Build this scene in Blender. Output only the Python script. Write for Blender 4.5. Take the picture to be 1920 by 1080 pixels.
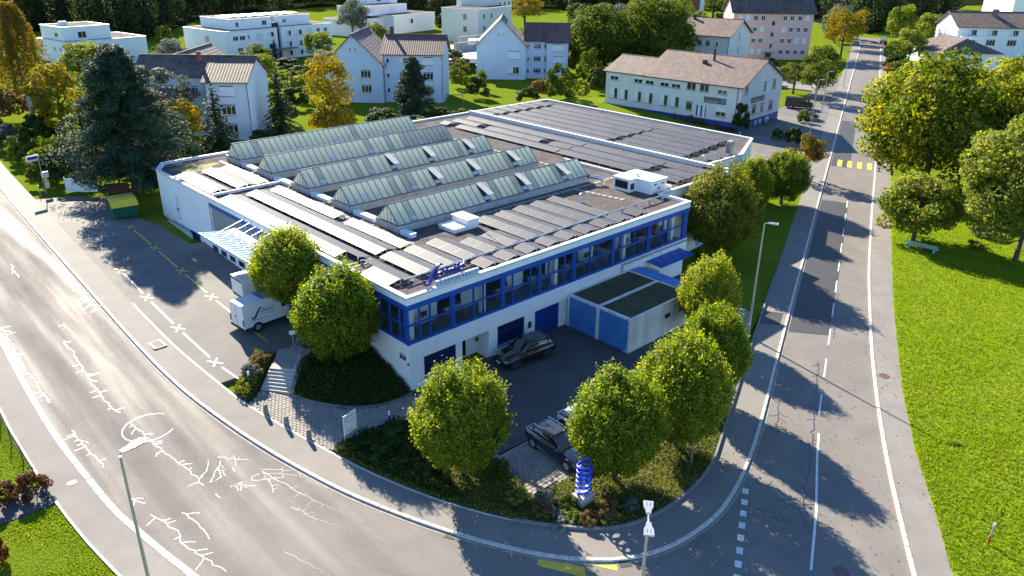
import bpy, bmesh, math, random
import numpy as np
from math import sin, cos, pi, radians, sqrt, atan2, hypot
from mathutils import Vector, Matrix
from mathutils.geometry import delaunay_2d_cdt

for o in list(bpy.data.objects):
    bpy.data.objects.remove(o)
scene = bpy.context.scene
COL = scene.collection

# ------------------------------------------------------------------ camera
cd = bpy.data.cameras.new('camera')
cam = bpy.data.objects.new('camera', cd)
COL.objects.link(cam)
cd.sensor_width = 36.0
cd.lens = 27.247
cd.clip_start = 0.5
cd.clip_end = 6000
CR, CU, CF = (0.72642, -0.68717, 0.01036), (0.26898, 0.29814, 0.91584), (0.63243, 0.66250, -0.40141)
cam.matrix_world = Matrix(((CR[0], CU[0], -CF[0], -27.012), (CR[1], CU[1], -CF[1], -38.378),
                           (CR[2], CU[2], -CF[2], 28.535), (0, 0, 0, 1)))
scene.camera = cam
scene.render.resolution_x, scene.render.resolution_y = 1024, 576

# ------------------------------------------------------------------ light
SUN_AZ, SUN_EL = radians(76.0), radians(29.5)      # azimuth measured from +X towards +Y
world = bpy.data.worlds.new('World')
scene.world = world
world.use_nodes = True
wn = world.node_tree
sky = wn.nodes.new('ShaderNodeTexSky')
sky.sky_type = 'NISHITA'
sky.sun_disc = False
sky.sun_elevation = SUN_EL
sky.sun_rotation = pi / 2 - SUN_AZ
sky.air_density = 1.0
sky.dust_density = 0.0
sky.ozone_density = 7.0
bg = wn.nodes['Background']
bg.inputs['Strength'].default_value = 0.092
wn.links.new(sky.outputs[0], bg.inputs['Color'])
sl = bpy.data.lights.new('sun', 'SUN')
sl.energy = 5.0
sl.angle = radians(0.53)
sl.color = (1.0, 0.895, 0.73)
sun = bpy.data.objects.new('sun', sl)
COL.objects.link(sun)
SV = Vector((cos(SUN_EL) * cos(SUN_AZ), cos(SUN_EL) * sin(SUN_AZ), sin(SUN_EL)))
sun.rotation_euler = SV.to_track_quat('Z', 'Y').to_euler()
sun.location = (20, 60, 60)
vs = scene.view_settings
vs.view_transform = 'Standard'
vs.look = 'None'
vs.exposure = 1.7
vs.gamma = 1.0

# ------------------------------------------------------------------ helpers
def ss(a, b, x):
    t = min(1.0, max(0.0, (x - a) / (b - a)))
    return t * t * (3 - 2 * t)

def H(x, y):
    """height of the ground (m) at x, y"""
    u = y + 1.0
    s = 0.5 * (u + sqrt(u * u + 4))
    s = 47 - 0.5 * ((47 - s) + sqrt((47 - s) ** 2 + 16))
    z = 0.062 * s * (1 - 0.75 * ss(0, 60, x))
    return z

def empty(name, loc=(0, 0, 0), rz=0.0):
    o = bpy.data.objects.new(name, None)
    o.empty_display_size = 0.3
    o.location = loc
    o.rotation_euler = (0, 0, rz)
    COL.objects.link(o)
    return o

def tag(o, label=None, cat=None, group=None, kind=None):
    if label: o['label'] = label
    if cat: o['category'] = cat
    if group: o['group'] = group
    if kind: o['kind'] = kind
    return o

def thing(name, loc, label, cat, group=None, rz=0.0):
    return tag(empty(name, loc, rz), label, cat, group)

def origin(o):
    v = Vector((0, 0, 0))
    while o is not None:
        v = v + o.location
        o = o.parent
    return v

class MB:
    """collects simple shapes; build() links them as one mesh object"""
    def __init__(s):
        s.v, s.f, s.m = [], [], []
        s.mi = 0
    def add(s, verts, faces):
        n = len(s.v)
        s.v += [tuple(p) for p in verts]
        s.f += [tuple(i + n for i in f) for f in faces]
        s.m += [s.mi] * len(faces)
        return s
    def box(s, x0, y0, z0, x1, y1, z1):
        return s.add([(x0, y0, z0), (x1, y0, z0), (x1, y1, z0), (x0, y1, z0), (x0, y0, z1), (x1, y0, z1), (x1, y1, z1), (x0, y1, z1)],
                     [(0, 3, 2, 1), (4, 5, 6, 7), (0, 1, 5, 4), (1, 2, 6, 5), (2, 3, 7, 6), (3, 0, 4, 7)])
    def obox(s, c, ex, ey, ez):
        c, ex, ey, ez = Vector(c), Vector(ex), Vector(ey), Vector(ez)
        P = [c + a * ex + b * ey + d * ez for d in (-1, 1) for (a, b) in ((-1, -1), (1, -1), (1, 1), (-1, 1))]
        return s.add(P, [(0, 3, 2, 1), (4, 5, 6, 7), (0, 1, 5, 4), (1, 2, 6, 5), (2, 3, 7, 6), (3, 0, 4, 7)])
    def prism(s, poly, z0, z1):
        n = len(poly)
        return s.add([(x, y, z0) for x, y in poly] + [(x, y, z1) for x, y in poly],
                     [tuple(range(n - 1, -1, -1)), tuple(range(n, 2 * n))] + [(i, (i + 1) % n, n + (i + 1) % n, n + i) for i in range(n)])
    def quad(s, *p):
        return s.add(p, [tuple(range(len(p)))])
    def extr(s, pts, d):
        """extrude a planar polygon of 3d points along d"""
        n = len(pts); d = Vector(d)
        return s.add([Vector(p) for p in pts] + [Vector(p) + d for p in pts],
                     [tuple(range(n - 1, -1, -1)), tuple(range(n, 2 * n))] + [(i, (i + 1) % n, n + (i + 1) % n, n + i) for i in range(n)])
    def tube(s, pts, r, n=8, cap=True):
        pts = [Vector(p) for p in pts]
        rs = r if isinstance(r, (list, tuple)) else [r] * len(pts)
        V, F = [], []
        up = Vector((0, 0, 1))
        for i, p in enumerate(pts):
            d = (pts[min(i + 1, len(pts) - 1)] - pts[max(i - 1, 0)]).normalized()
            a = d.cross(up)
            if a.length < 0.02: a = d.cross(Vector((1, 0, 0)))
            a.normalize(); b = d.cross(a)
            V += [p + (a * cos(2 * pi * k / n) + b * sin(2 * pi * k / n)) * rs[i] for k in range(n)]
        for i in range(len(pts) - 1):
            F += [(i * n + k, i * n + (k + 1) % n, (i + 1) * n + (k + 1) % n, (i + 1) * n + k) for k in range(n)]
        if cap:
            F += [tuple(range(n - 1, -1, -1)), tuple(range((len(pts) - 1) * n, len(pts) * n))]
        return s.add(V, F)
    def lathe(s, c, prof, n=12, ax='z'):
        V, F = [], []
        for r, h in prof:
            for k in range(n):
                a = 2 * pi * k / n
                if ax == 'z': V.append((c[0] + r * cos(a), c[1] + r * sin(a), c[2] + h))
                elif ax == 'y': V.append((c[0] + r * cos(a), c[1] + h, c[2] + r * sin(a)))
                else: V.append((c[0] + h, c[1] + r * cos(a), c[2] + r * sin(a)))
        for i in range(len(prof) - 1):
            F += [(i * n + k, i * n + (k + 1) % n, (i + 1) * n + (k + 1) % n, (i + 1) * n + k) for k in range(n)]
        F += [tuple(range(n)), tuple(range((len(prof) - 1) * n, len(prof) * n))]
        return s.add(V, F)
    def mesh(s, name, mats, off=(0, 0, 0), smooth=False):
        me = bpy.data.meshes.new(name)
        me.from_pydata([(p[0] - off[0], p[1] - off[1], p[2] - off[2]) for p in s.v], [], s.f)
        for m in (mats if isinstance(mats, (list, tuple)) else [mats]): me.materials.append(m)
        if any(s.m): me.polygons.foreach_set('material_index', s.m)
        if smooth: me.polygons.foreach_set('use_smooth', [True] * len(me.polygons))
        bm = bmesh.new(); bm.from_mesh(me); bmesh.ops.recalc_face_normals(bm, faces=bm.faces); bm.to_mesh(me); bm.free()
        return me
    def build(s, name, mats, parent=None, smooth=False, bevel=0.0, loc=None, local=False):
        """world coordinates unless local; the object's origin is loc or its parent's"""
        off = Vector((0, 0, 0))
        if loc is not None: off = Vector(loc)
        elif parent is not None and not local: off = origin(parent)
        me = s.mesh(name, mats, off, smooth)
        if bevel:
            bm = bmesh.new(); bm.from_mesh(me)
            bmesh.ops.bevel(bm, geom=list(bm.edges), offset=bevel, segments=1, affect='EDGES', profile=0.5)
            bm.to_mesh(me); bm.free()
        return link(name, me, parent, loc if parent is None else ((off - origin(parent)) if loc is not None else (0, 0, 0)))

def link(name, me, parent=None, loc=(0, 0, 0), rot=(0, 0, 0), scale=(1, 1, 1)):
    o = bpy.data.objects.new(name, me)
    COL.objects.link(o)
    o.location = loc if loc is not None else (0, 0, 0)
    o.rotation_euler = rot
    o.scale = scale
    if parent is not None: o.parent = parent
    return o

def copy_tree(o, parent=None):
    c = o.copy(); COL.objects.link(c)
    c.parent = parent
    for ch in [k for k in bpy.data.objects if k.parent == o]:
        copy_tree(ch, c)
    return c

KIDS = {}
def dup(root, loc, rz=0.0, sc=1.0, label=None, kids=None):
    r = root.copy(); COL.objects.link(r)
    r.location = loc; r.rotation_euler = (0, 0, rz)
    r.scale = sc if isinstance(sc, (tuple, list)) else (sc, sc, sc)
    if label: r['label'] = label
    def rec(a, b):
        for ch in KIDS.get(a.name, []):
            c = ch.copy(); COL.objects.link(c); c.parent = b
            rec(ch, c)
    rec(root, r)
    return r
def register(root):
    """remember the parts of a thing so that dup() need not search"""
    for ch in root.children:
        KIDS.setdefault(root.name, []).append(ch)
        register(ch)

def raw_mesh(name, V, F, mats, attr=None, smooth=False):
    """fast mesh from numpy arrays; F is (n, k)"""
    me = bpy.data.meshes.new(name)
    V = np.asarray(V, np.float32); F = np.asarray(F, np.int32)
    k = F.shape[1]
    me.vertices.add(len(V)); me.vertices.foreach_set('co', V.ravel())
    me.loops.add(F.size); me.loops.foreach_set('vertex_index', F.ravel())
    me.polygons.add(len(F))
    me.polygons.foreach_set('loop_start', np.arange(0, F.size, k, dtype=np.int32))
    me.polygons.foreach_set('loop_total', np.full(len(F), k, np.int32))
    if smooth: me.polygons.foreach_set('use_smooth', np.ones(len(F), bool))
    for m in (mats if isinstance(mats, (list, tuple)) else [mats]): me.materials.append(m)
    if attr is not None:
        a = me.attributes.new('tint', 'FLOAT', 'POINT')
        a.data.foreach_set('value', np.asarray(attr, np.float32))
    me.update(calc_edges=True)
    return me

def inside(poly, P):
    P = np.asarray(P); x, y = P[:, 0], P[:, 1]
    r = np.zeros(len(P), bool); n = len(poly); j = n - 1
    for i in range(n):
        xi, yi = poly[i]; xj, yj = poly[j]
        c = ((yi > y) != (yj > y)) & (x < (xj - xi) * (y - yi) / ((yj - yi) or 1e-9) + xi)
        r ^= c; j = i
    return r

def dense(pl, step, closed=False):
    out = []
    n = len(pl)
    for i in range(n if closed else n - 1):
        a, b = pl[i], pl[(i + 1) % n]
        k = max(1, int(math.ceil(hypot(b[0] - a[0], b[1] - a[1]) / step)))
        out += [(a[0] + (b[0] - a[0]) * t / k, a[1] + (b[1] - a[1]) * t / k) for t in range(k)]
    if not closed: out.append(pl[-1])
    return out

def smooth_line(pl, it=2):
    for _ in range(it):
        q = [pl[0]]
        for a, b in zip(pl, pl[1:]):
            q += [(a[0] * .75 + b[0] * .25, a[1] * .75 + b[1] * .25), (a[0] * .25 + b[0] * .75, a[1] * .25 + b[1] * .75)]
        pl = q + [pl[-1]]
    return pl

def offset_line(pl, d):
    out = []
    for i, p in enumerate(pl):
        a, b = pl[max(i - 1, 0)], pl[min(i + 1, len(pl) - 1)]
        dx, dy = b[0] - a[0], b[1] - a[1]; L = hypot(dx, dy) or 1
        out.append((p[0] - dy / L * d, p[1] + dx / L * d))
    return out

def drape(name, poly, dz, m, parent=None, grid=2.0, skirt=0.25, zf=None, edge=2.5):
    """a sheet laid on the ground inside a polygon, with a skirt going down at its edge"""
    zf = zf or (lambda x, y: H(x, y) + dz)
    b = dense(poly, edge, True)
    xs = [p[0] for p in b]; ys = [p[1] for p in b]
    gx = np.arange(min(xs) + grid * .5, max(xs), grid); gy = np.arange(min(ys) + grid * .5, max(ys), grid)
    G = np.array([(x, y) for x in gx for y in gy]) if len(gx) and len(gy) else np.zeros((0, 2))
    if len(G):
        G = G[inside(b, G)]
        B = np.array(b)
        if len(G):
            dmin = np.min(np.hypot(G[:, None, 0] - B[None, :, 0], G[:, None, 1] - B[None, :, 1]), axis=1)
            G = G[dmin > grid * .35]
    pts = [Vector(p) for p in b] + [Vector((float(p[0]), float(p[1]))) for p in G]
    n = len(b)
    co, ed, fa = delaunay_2d_cdt(pts, [(i, (i + 1) % n) for i in range(n)], [list(range(n))], 1, 1e-5)[:3]
    V = [(p[0], p[1], zf(p[0], p[1])) for p in co]
    F = [tuple(f) for f in fa]
    if skirt:
        cnt = {}
        for f in F:
            for i in range(len(f)):
                e = (f[i], f[(i + 1) % len(f)])
                k = tuple(sorted(e)); cnt.setdefault(k, []).append(e)
        low = {}
        for k, es in cnt.items():
            if len(es) == 1:
                a, c = es[0]
                for q in (a, c):
                    if q not in low:
                        low[q] = len(V); V.append((V[q][0], V[q][1], V[q][2] - skirt))
                F.append((c, a, low[a], low[c]))
    me = bpy.data.meshes.new(name)
    me.from_pydata(V, [], F); me.materials.append(m)
    bm = bmesh.new(); bm.from_mesh(me); bmesh.ops.recalc_face_normals(bm, faces=bm.faces)
    bm.normal_update()
    up = sum(f.normal.z * f.calc_area() for f in bm.faces)
    if up < 0: bmesh.ops.reverse_faces(bm, faces=bm.faces)
    bm.to_mesh(me); bm.free()
    return link(name, me, parent)

def strip(mb, pl, w, dz, step=1.0, zf=None):
    """ribbon of width w along a 2d line, on the ground"""
    zf = zf or H
    pl = dense(pl, step)
    L, R = offset_line(pl, w / 2), offset_line(pl, -w / 2)
    V = [(p[0], p[1], zf(p[0], p[1]) + dz) for p in L] + [(p[0], p[1], zf(p[0], p[1]) + dz) for p in R]
    n = len(pl)
    mb.add(V, [(i, i + n, i + n + 1, i + 1) for i in range(n - 1)])
    return mb

# ------------------------------------------------------------------ materials
def nt(name):
    m = bpy.data.materials.new(name); m.use_nodes = True
    n = m.node_tree
    return m, n, n.nodes, n.links, n.nodes['Principled BSDF']

def c4(c): return (c[0], c[1], c[2], 1)

def mat(name, col, rough=0.6, var=0.12, scale=1.5, col2=None, bump=0.0, bscale=40, metal=0.0, spec=0.5, obj=False, fine=0.0, fscale=60, coat=0.0):
    m, n, N, L, B = nt(name)
    co = N.new('ShaderNodeTexCoord') if obj else N.new('ShaderNodeNewGeometry')
    P = co.outputs['Object'] if obj else co.outputs['Position']
    B.inputs['Roughness'].default_value = rough
    B.inputs['Metallic'].default_value = metal
    B.inputs['Specular IOR Level'].default_value = spec
    B.inputs['Coat Weight'].default_value = coat
    if var or col2:
        t = N.new('ShaderNodeTexNoise'); t.inputs['Scale'].default_value = scale; t.inputs['Detail'].default_value = 6
        t.inputs['Roughness'].default_value = 0.65
        L.new(P, t.inputs['Vector'])
        r = N.new('ShaderNodeValToRGB')
        r.color_ramp.elements[0].position = 0.3; r.color_ramp.elements[1].position = 0.7
        a = col if col2 else tuple(max(0, x * (1 - var)) for x in col)
        b = col2 if col2 else tuple(min(1, x * (1 + var)) for x in col)
        r.color_ramp.elements[0].color = c4(a); r.color_ramp.elements[1].color = c4(b)
        L.new(t.outputs['Fac'], r.inputs['Fac'])
        out = r.outputs['Color']
        if fine:
            t2 = N.new('ShaderNodeTexNoise'); t2.inputs['Scale'].default_value = fscale; t2.inputs['Detail'].default_value = 3
            L.new(P, t2.inputs['Vector'])
            mp = N.new('ShaderNodeMapRange'); mp.inputs[1].default_value = 0.3; mp.inputs[2].default_value = 0.7
            mp.inputs[3].default_value = 1 - fine; mp.inputs[4].default_value = 1 + fine
            L.new(t2.outputs['Fac'], mp.inputs[0])
            mx = N.new('ShaderNodeVectorMath'); mx.operation = 'SCALE'
            L.new(out, mx.inputs[0]); L.new(mp.outputs[0], mx.inputs['Scale'])
            out = mx.outputs[0]
        L.new(out, B.inputs['Base Color'])
    else:
        B.inputs['Base Color'].default_value = c4(col)
    if bump:
        t3 = N.new('ShaderNodeTexNoise'); t3.inputs['Scale'].default_value = bscale; t3.inputs['Detail'].default_value = 4
        L.new(P, t3.inputs['Vector'])
        b = N.new('ShaderNodeBump'); b.inputs['Strength'].default_value = bump; b.inputs['Distance'].default_value = 0.02
        L.new(t3.outputs['Fac'], b.inputs['Height']); L.new(b.outputs[0], B.inputs['Normal'])
    return m

def streaks(m, amount=0.12):
    """rain streaks: tall narrow noise multiplied into a wall's colour"""
    N, L = m.node_tree.nodes, m.node_tree.links; B = N['Principled BSDF']
    src = B.inputs['Base Color'].links[0].from_socket
    g = N.new('ShaderNodeNewGeometry'); mp = N.new('ShaderNodeMapping'); mp.inputs['Scale'].default_value = (1.3, 1.3, 0.12)
    L.new(g.outputs['Position'], mp.inputs['Vector'])
    t = N.new('ShaderNodeTexNoise'); t.inputs['Scale'].default_value = 1.0; t.inputs['Detail'].default_value = 5; t.inputs['Roughness'].default_value = 0.7
    L.new(mp.outputs[0], t.inputs['Vector'])
    r = N.new('ShaderNodeMapRange'); r.inputs[1].default_value = 0.42; r.inputs[2].default_value = 0.72; r.inputs[3].default_value = 1.0; r.inputs[4].default_value = 1 - amount
    L.new(t.outputs['Fac'], r.inputs[0])
    v = N.new('ShaderNodeVectorMath'); v.operation = 'SCALE'; L.new(src, v.inputs[0]); L.new(r.outputs[0], v.inputs['Scale'])
    L.new(v.outputs[0], B.inputs['Base Color'])
    return m

def milky(m, f=0.5):
    """let light through a milky sheet of glass"""
    N, L = m.node_tree.nodes, m.node_tree.links; B = N['Principled BSDF']
    t = N.new('ShaderNodeBsdfTranslucent'); t.inputs['Color'].default_value = (0.86, 0.88, 0.80, 1)
    mx = N.new('ShaderNodeMixShader'); mx.inputs[0].default_value = f
    L.new(B.outputs[0], mx.inputs[1]); L.new(t.outputs[0], mx.inputs[2]); L.new(mx.outputs[0], N['Material Output'].inputs['Surface'])
    return m

def leaf_mat(name, cols, trans=0.35, rough=0.65, vary=0.12, spec=0.12):
    """leaves: colour per leaf from the tint attribute, some hue change from tree to tree"""
    m, n, N, L, B = nt(name)
    at = N.new('ShaderNodeAttribute'); at.attribute_name = 'tint'
    r = N.new('ShaderNodeValToRGB')
    e = r.color_ramp.elements
    e[0].position = 0.0; e[1].position = 1.0
    e[0].color = c4(cols[0]); e[1].color = c4(cols[-1])
    for i, c in enumerate(cols[1:-1]):
        q = e.new((i + 1) / (len(cols) - 1)); q.color = c4(c)
    oi = N.new('ShaderNodeObjectInfo')
    ad = N.new('ShaderNodeMath'); ad.operation = 'MULTIPLY_ADD'; ad.inputs[1].default_value = vary * 2
    L.new(oi.outputs['Random'], ad.inputs[0])
    sb = N.new('ShaderNodeMath'); sb.operation = 'SUBTRACT'; sb.inputs[1].default_value = vary
    L.new(at.outputs['Fac'], ad.inputs[2]); L.new(ad.outputs[0], sb.inputs[0])
    L.new(sb.outputs[0], r.inputs['Fac'])
    L.new(r.outputs['Color'], B.inputs['Base Color'])
    B.inputs['Roughness'].default_value = rough
    B.inputs['Specular IOR Level'].default_value = spec
    tr = N.new('ShaderNodeBsdfTranslucent')
    hs = N.new('ShaderNodeHueSaturation'); hs.inputs['Saturation'].default_value = 1.15; hs.inputs['Value'].default_value = 1.5
    L.new(r.outputs['Color'], hs.inputs['Color']); L.new(hs.outputs[0], tr.inputs['Color'])
    mx = N.new('ShaderNodeMixShader'); mx.inputs[0].default_value = trans
    L.new(B.outputs[0], mx.inputs[1]); L.new(tr.outputs[0], mx.inputs[2])
    L.new(mx.outputs[0], N['Material Output'].inputs['Surface'])
    return m

def glass_mat(name, tint=(0.90, 0.94, 0.95), rough=0.02, ior=1.5):
    m, n, N, L, B = nt(name)
    N.remove(B)
    lw = N.new('ShaderNodeLayerWeight'); lw.inputs['Blend'].default_value = 0.5
    pw_ = N.new('ShaderNodeMath'); pw_.operation = 'POWER'; pw_.inputs[1].default_value = 4.0
    L.new(lw.outputs['Facing'], pw_.inputs[0])
    f = N.new('ShaderNodeMath'); f.operation = 'MULTIPLY_ADD'; f.inputs[1].default_value = 0.85; f.inputs[2].default_value = 0.07
    L.new(pw_.outputs[0], f.inputs[0])
    t = N.new('ShaderNodeBsdfTransparent'); t.inputs['Color'].default_value = c4(tint)
    g = N.new('ShaderNodeBsdfGlossy'); g.inputs['Roughness'].default_value = rough
    mx = N.new('ShaderNodeMixShader')
    L.new(f.outputs[0], mx.inputs[0]); L.new(t.outputs[0], mx.inputs[1]); L.new(g.outputs[0], mx.inputs[2])
    L.new(mx.outputs[0], N['Material Output'].inputs['Surface'])
    return m

def panel_mat():
    """dark solar cells with thin busbar grid and pale frame, from object coordinates (panel 1.6 x 0.98)"""
    m, n, N, L, B = nt('solar_cells')
    tc = N.new('ShaderNodeTexCoord'); sx = N.new('ShaderNodeSeparateXYZ')
    L.new(tc.outputs['Object'], sx.inputs[0])
    def line(out, period, off, w):
        a = N.new('ShaderNodeMath'); a.operation = 'ADD'; a.inputs[1].default_value = off + 50 * period
        L.new(out, a.inputs[0])
        d = N.new('ShaderNodeMath'); d.operation = 'MODULO'; d.inputs[1].default_value = period
        L.new(a.outputs[0], d.inputs[0])
        c = N.new('ShaderNodeMath'); c.operation = 'LESS_THAN'; c.inputs[1].default_value = w
        L.new(d.outputs[0], c.inputs[0])
        return c.outputs[0]
    def mx(a, b):
        q = N.new('ShaderNodeMath'); q.operation = 'MAXIMUM'; L.new(a, q.inputs[0]); L.new(b, q.inputs[1]); return q.outputs[0]
    g = mx(line(sx.outputs[0], 0.158, 0.47, 0.010), line(sx.outputs[1], 0.157, 0.785, 0.010))
    oi = N.new('ShaderNodeObjectInfo')
    cr = N.new('ShaderNodeValToRGB')
    cr.color_ramp.elements[0].color = (0.040, 0.041, 0.050, 1); cr.color_ramp.elements[1].color = (0.060, 0.060, 0.068, 1)
    L.new(oi.outputs['Random'], cr.inputs['Fac'])
    m1 = N.new('ShaderNodeMix'); m1.data_type = 'RGBA'
    L.new(g, m1.inputs['Factor']); L.new(cr.outputs['Color'], m1.inputs['A']); m1.inputs['B'].default_value = (0.16, 0.16, 0.17, 1)
    L.new(m1.outputs['Result'], B.inputs['Base Color'])
    B.inputs['Roughness'].default_value = 0.58
    B.inputs['Specular IOR Level'].default_value = 0.24
    B.inputs['Coat Weight'].default_value = 0.0
    return m

def tile_mat(name, c1, c2, across, up_period=0.36, w=0.22):
    """clay tiles: rows by height (z) and columns along the ridge direction (world), with bump"""
    m, n, N, L, B = nt(name)
    g = N.new('ShaderNodeNewGeometry')
    dp = N.new('ShaderNodeVectorMath'); dp.operation = 'DOT_PRODUCT'; dp.inputs[1].default_value = (cos(across), sin(across), 0)
    L.new(g.outputs['Position'], dp.inputs[0])
    sz = N.new('ShaderNodeSeparateXYZ'); L.new(g.outputs['Position'], sz.inputs[0])
    def saw(out, per):
        d = N.new('ShaderNodeMath'); d.operation = 'DIVIDE'; d.inputs[1].default_value = per; L.new(out, d.inputs[0])
        f = N.new('ShaderNodeMath'); f.operation = 'FRACT'; L.new(d.outputs[0], f.inputs[0])
        fl = N.new('ShaderNodeMath'); fl.operation = 'FLOOR'; L.new(d.outputs[0], fl.inputs[0])
        return f.outputs[0], fl.outputs[0]
    a, ia = saw(dp.outputs['Value'], w); b, ib = saw(sz.outputs[2], up_period * 0.5)
    cx = N.new('ShaderNodeCombineXYZ'); L.new(ia, cx.inputs[0]); L.new(ib, cx.inputs[1])
    wn_ = N.new('ShaderNodeTexWhiteNoise'); L.new(cx.outputs[0], wn_.inputs['Vector'])
    no = N.new('ShaderNodeTexNoise'); no.inputs['Scale'].default_value = 0.35; no.inputs['Detail'].default_value = 5
    L.new(g.outputs['Position'], no.inputs['Vector'])
    av = N.new('ShaderNodeMath'); av.operation = 'MULTIPLY_ADD'; av.inputs[1].default_value = 0.45
    L.new(wn_.outputs['Value'], av.inputs[0])
    sc = N.new('ShaderNodeMath'); sc.operation = 'MULTIPLY'; sc.inputs[1].default_value = 0.6; L.new(no.outputs['Fac'], sc.inputs[0])
    L.new(sc.outputs[0], av.inputs[2])
    r = N.new('ShaderNodeValToRGB'); r.color_ramp.elements[0].position = 0.15; r.color_ramp.elements[1].position = 0.8
    r.color_ramp.elements[0].color = c4(c1); r.color_ramp.elements[1].color = c4(c2)
    L.new(av.outputs[0], r.inputs['Fac']); L.new(r.outputs['Color'], B.inputs['Base Color'])
    si = N.new('ShaderNodeMath'); si.operation = 'PINGPONG'; si.inputs[1].default_value = 0.5; L.new(a, si.inputs[0])
    h = N.new('ShaderNodeMath'); h.operation = 'SUBTRACT'; L.new(si.outputs[0], h.inputs[0]); L.new(b, h.inputs[1])
    bp = N.new('ShaderNodeBump'); bp.inputs['Strength'].default_value = 0.9; bp.inputs['Distance'].default_value = 0.07
    L.new(h.outputs[0], bp.inputs['Height']); L.new(bp.outputs[0], B.inputs['Normal'])
    B.inputs['Roughness'].default_value = 0.75
    return m

def grass_mat(name, c1, c2, c3, s1=0.25, s2=9):
    m, n, N, L, B = nt(name)
    g = N.new('ShaderNodeNewGeometry')
    a = N.new('ShaderNodeTexNoise'); a.inputs['Scale'].default_value = s1; a.inputs['Detail'].default_value = 6
    b = N.new('ShaderNodeTexNoise'); b.inputs['Scale'].default_value = s2; b.inputs['Detail'].default_value = 5
    L.new(g.outputs['Position'], a.inputs['Vector']); L.new(g.outputs['Position'], b.inputs['Vector'])
    r = N.new('ShaderNodeValToRGB'); r.color_ramp.elements[0].position = 0.3; r.color_ramp.elements[1].position = 0.72
    r.color_ramp.elements[0].color = c4(c1); r.color_ramp.elements[1].color = c4(c2)
    L.new(b.outputs['Fac'], r.inputs['Fac'])
    mp = N.new('ShaderNodeMapRange'); mp.inputs[1].default_value = 0.5; mp.inputs[2].default_value = 0.75; mp.inputs[4].default_value = 0.6
    L.new(a.outputs['Fac'], mp.inputs[0])
    mx = N.new('ShaderNodeMix'); mx.data_type = 'RGBA'
    L.new(mp.outputs[0], mx.inputs['Factor']); L.new(r.outputs['Color'], mx.inputs['A']); mx.inputs['B'].default_value = c4(c3)
    L.new(mx.outputs['Result'], B.inputs['Base Color'])
    bp = N.new('ShaderNodeBump'); bp.inputs['Strength'].default_value = 0.8; bp.inputs['Distance'].default_value = 0.08
    L.new(b.outputs['Fac'], bp.inputs['Height']); L.new(bp.outputs[0], B.inputs['Normal'])
    B.inputs['Roughness'].default_value = 0.95
    B.inputs['Specular IOR Level'].default_value = 0.0
    return m

def road_mat():
    """old asphalt with paler, polished wheel tracks along both streets"""
    m = mat('asphalt_road', (0.185, 0.170, 0.153), 0.85, 0.13, 0.3, bump=0.5, bscale=45, fine=0.22, fscale=22, spec=0.2)
    n = m.node_tree; N, L = n.nodes, n.links; B = N['Principled BSDF']
    g = N.new('ShaderNodeNewGeometry')
    mp = N.new('ShaderNodeMapping'); mp.inputs['Scale'].default_value = (1.0, 0.035, 1.0)
    L.new(g.outputs['Position'], mp.inputs['Vector'])
    t = N.new('ShaderNodeTexNoise'); t.inputs['Scale'].default_value = 0.75; t.inputs['Detail'].default_value = 4
    L.new(mp.outputs[0], t.inputs['Vector'])
    t2 = N.new('ShaderNodeTexNoise'); t2.inputs['Scale'].default_value = 9; t2.inputs['Detail'].default_value = 6; t2.inputs['Roughness'].default_value = 0.8
    L.new(g.outputs['Position'], t2.inputs['Vector'])
    ad = N.new('ShaderNodeMath'); ad.operation = 'MULTIPLY_ADD'; ad.inputs[1].default_value = 0.45
    L.new(t2.outputs['Fac'], ad.inputs[0]); L.new(t.outputs['Fac'], ad.inputs[2])
    r = N.new('ShaderNodeMapRange'); r.inputs[1].default_value = 0.55; r.inputs[2].default_value = 0.9; r.inputs[3].default_value = 0.03; r.inputs[4].default_value = 0.13
    L.new(ad.outputs[0], r.inputs[0]); L.new(r.outputs[0], B.inputs['Specular IOR Level'])
    r2 = N.new('ShaderNodeMapRange'); r2.inputs[1].default_value = 0.55; r2.inputs[2].default_value = 0.9; r2.inputs[3].default_value = 0.85; r2.inputs[4].default_value = 0.6
    L.new(ad.outputs[0], r2.inputs[0]); L.new(r2.outputs[0], B.inputs['Roughness'])
    return m
M = {}
M['road'] = road_mat()
M['walk'] = mat('asphalt_pavement', (0.205, 0.190, 0.170), 0.8, 0.12, 0.5, bump=0.4, bscale=70, fine=0.15, fscale=30, spec=0.25)
M['lot'] = mat('asphalt_yard', (0.150, 0.143, 0.133), 0.8, 0.22, 0.3, bump=0.4, bscale=60, fine=0.2, fscale=25, spec=0.25)
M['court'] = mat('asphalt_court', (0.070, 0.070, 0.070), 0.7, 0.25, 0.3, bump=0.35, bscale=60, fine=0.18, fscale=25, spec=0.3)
M['patch'] = mat('new_asphalt', (0.050, 0.049, 0.049), 0.62, 0.12, 0.8, bump=0.4, bscale=60, fine=0.15, spec=0.35)
M['seal'] = mat('bitumen_seal', (0.020, 0.020, 0.021), 0.36, 0.1, 3, spec=0.65)
M['line'] = mat('white_road_paint', (0.66, 0.65, 0.61), 0.6, 0.16, 3, fine=0.12, spec=0.4)
M['yellow'] = mat('yellow_road_paint', (0.62, 0.44, 0.035), 0.6, 0.2, 3, fine=0.12)
M['kerb'] = mat('granite_kerb', (0.52, 0.49, 0.44), 0.7, 0.2, 2.5, bump=0.3, fine=0.15)
M['concrete'] = mat('concrete', (0.42, 0.40, 0.36), 0.85, 0.22, 1.2, bump=0.3, fine=0.12)
M['darkconc'] = mat('weathered_concrete', (0.18, 0.175, 0.165), 0.85, 0.25, 1.5, bump=0.3, fine=0.15)
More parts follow.
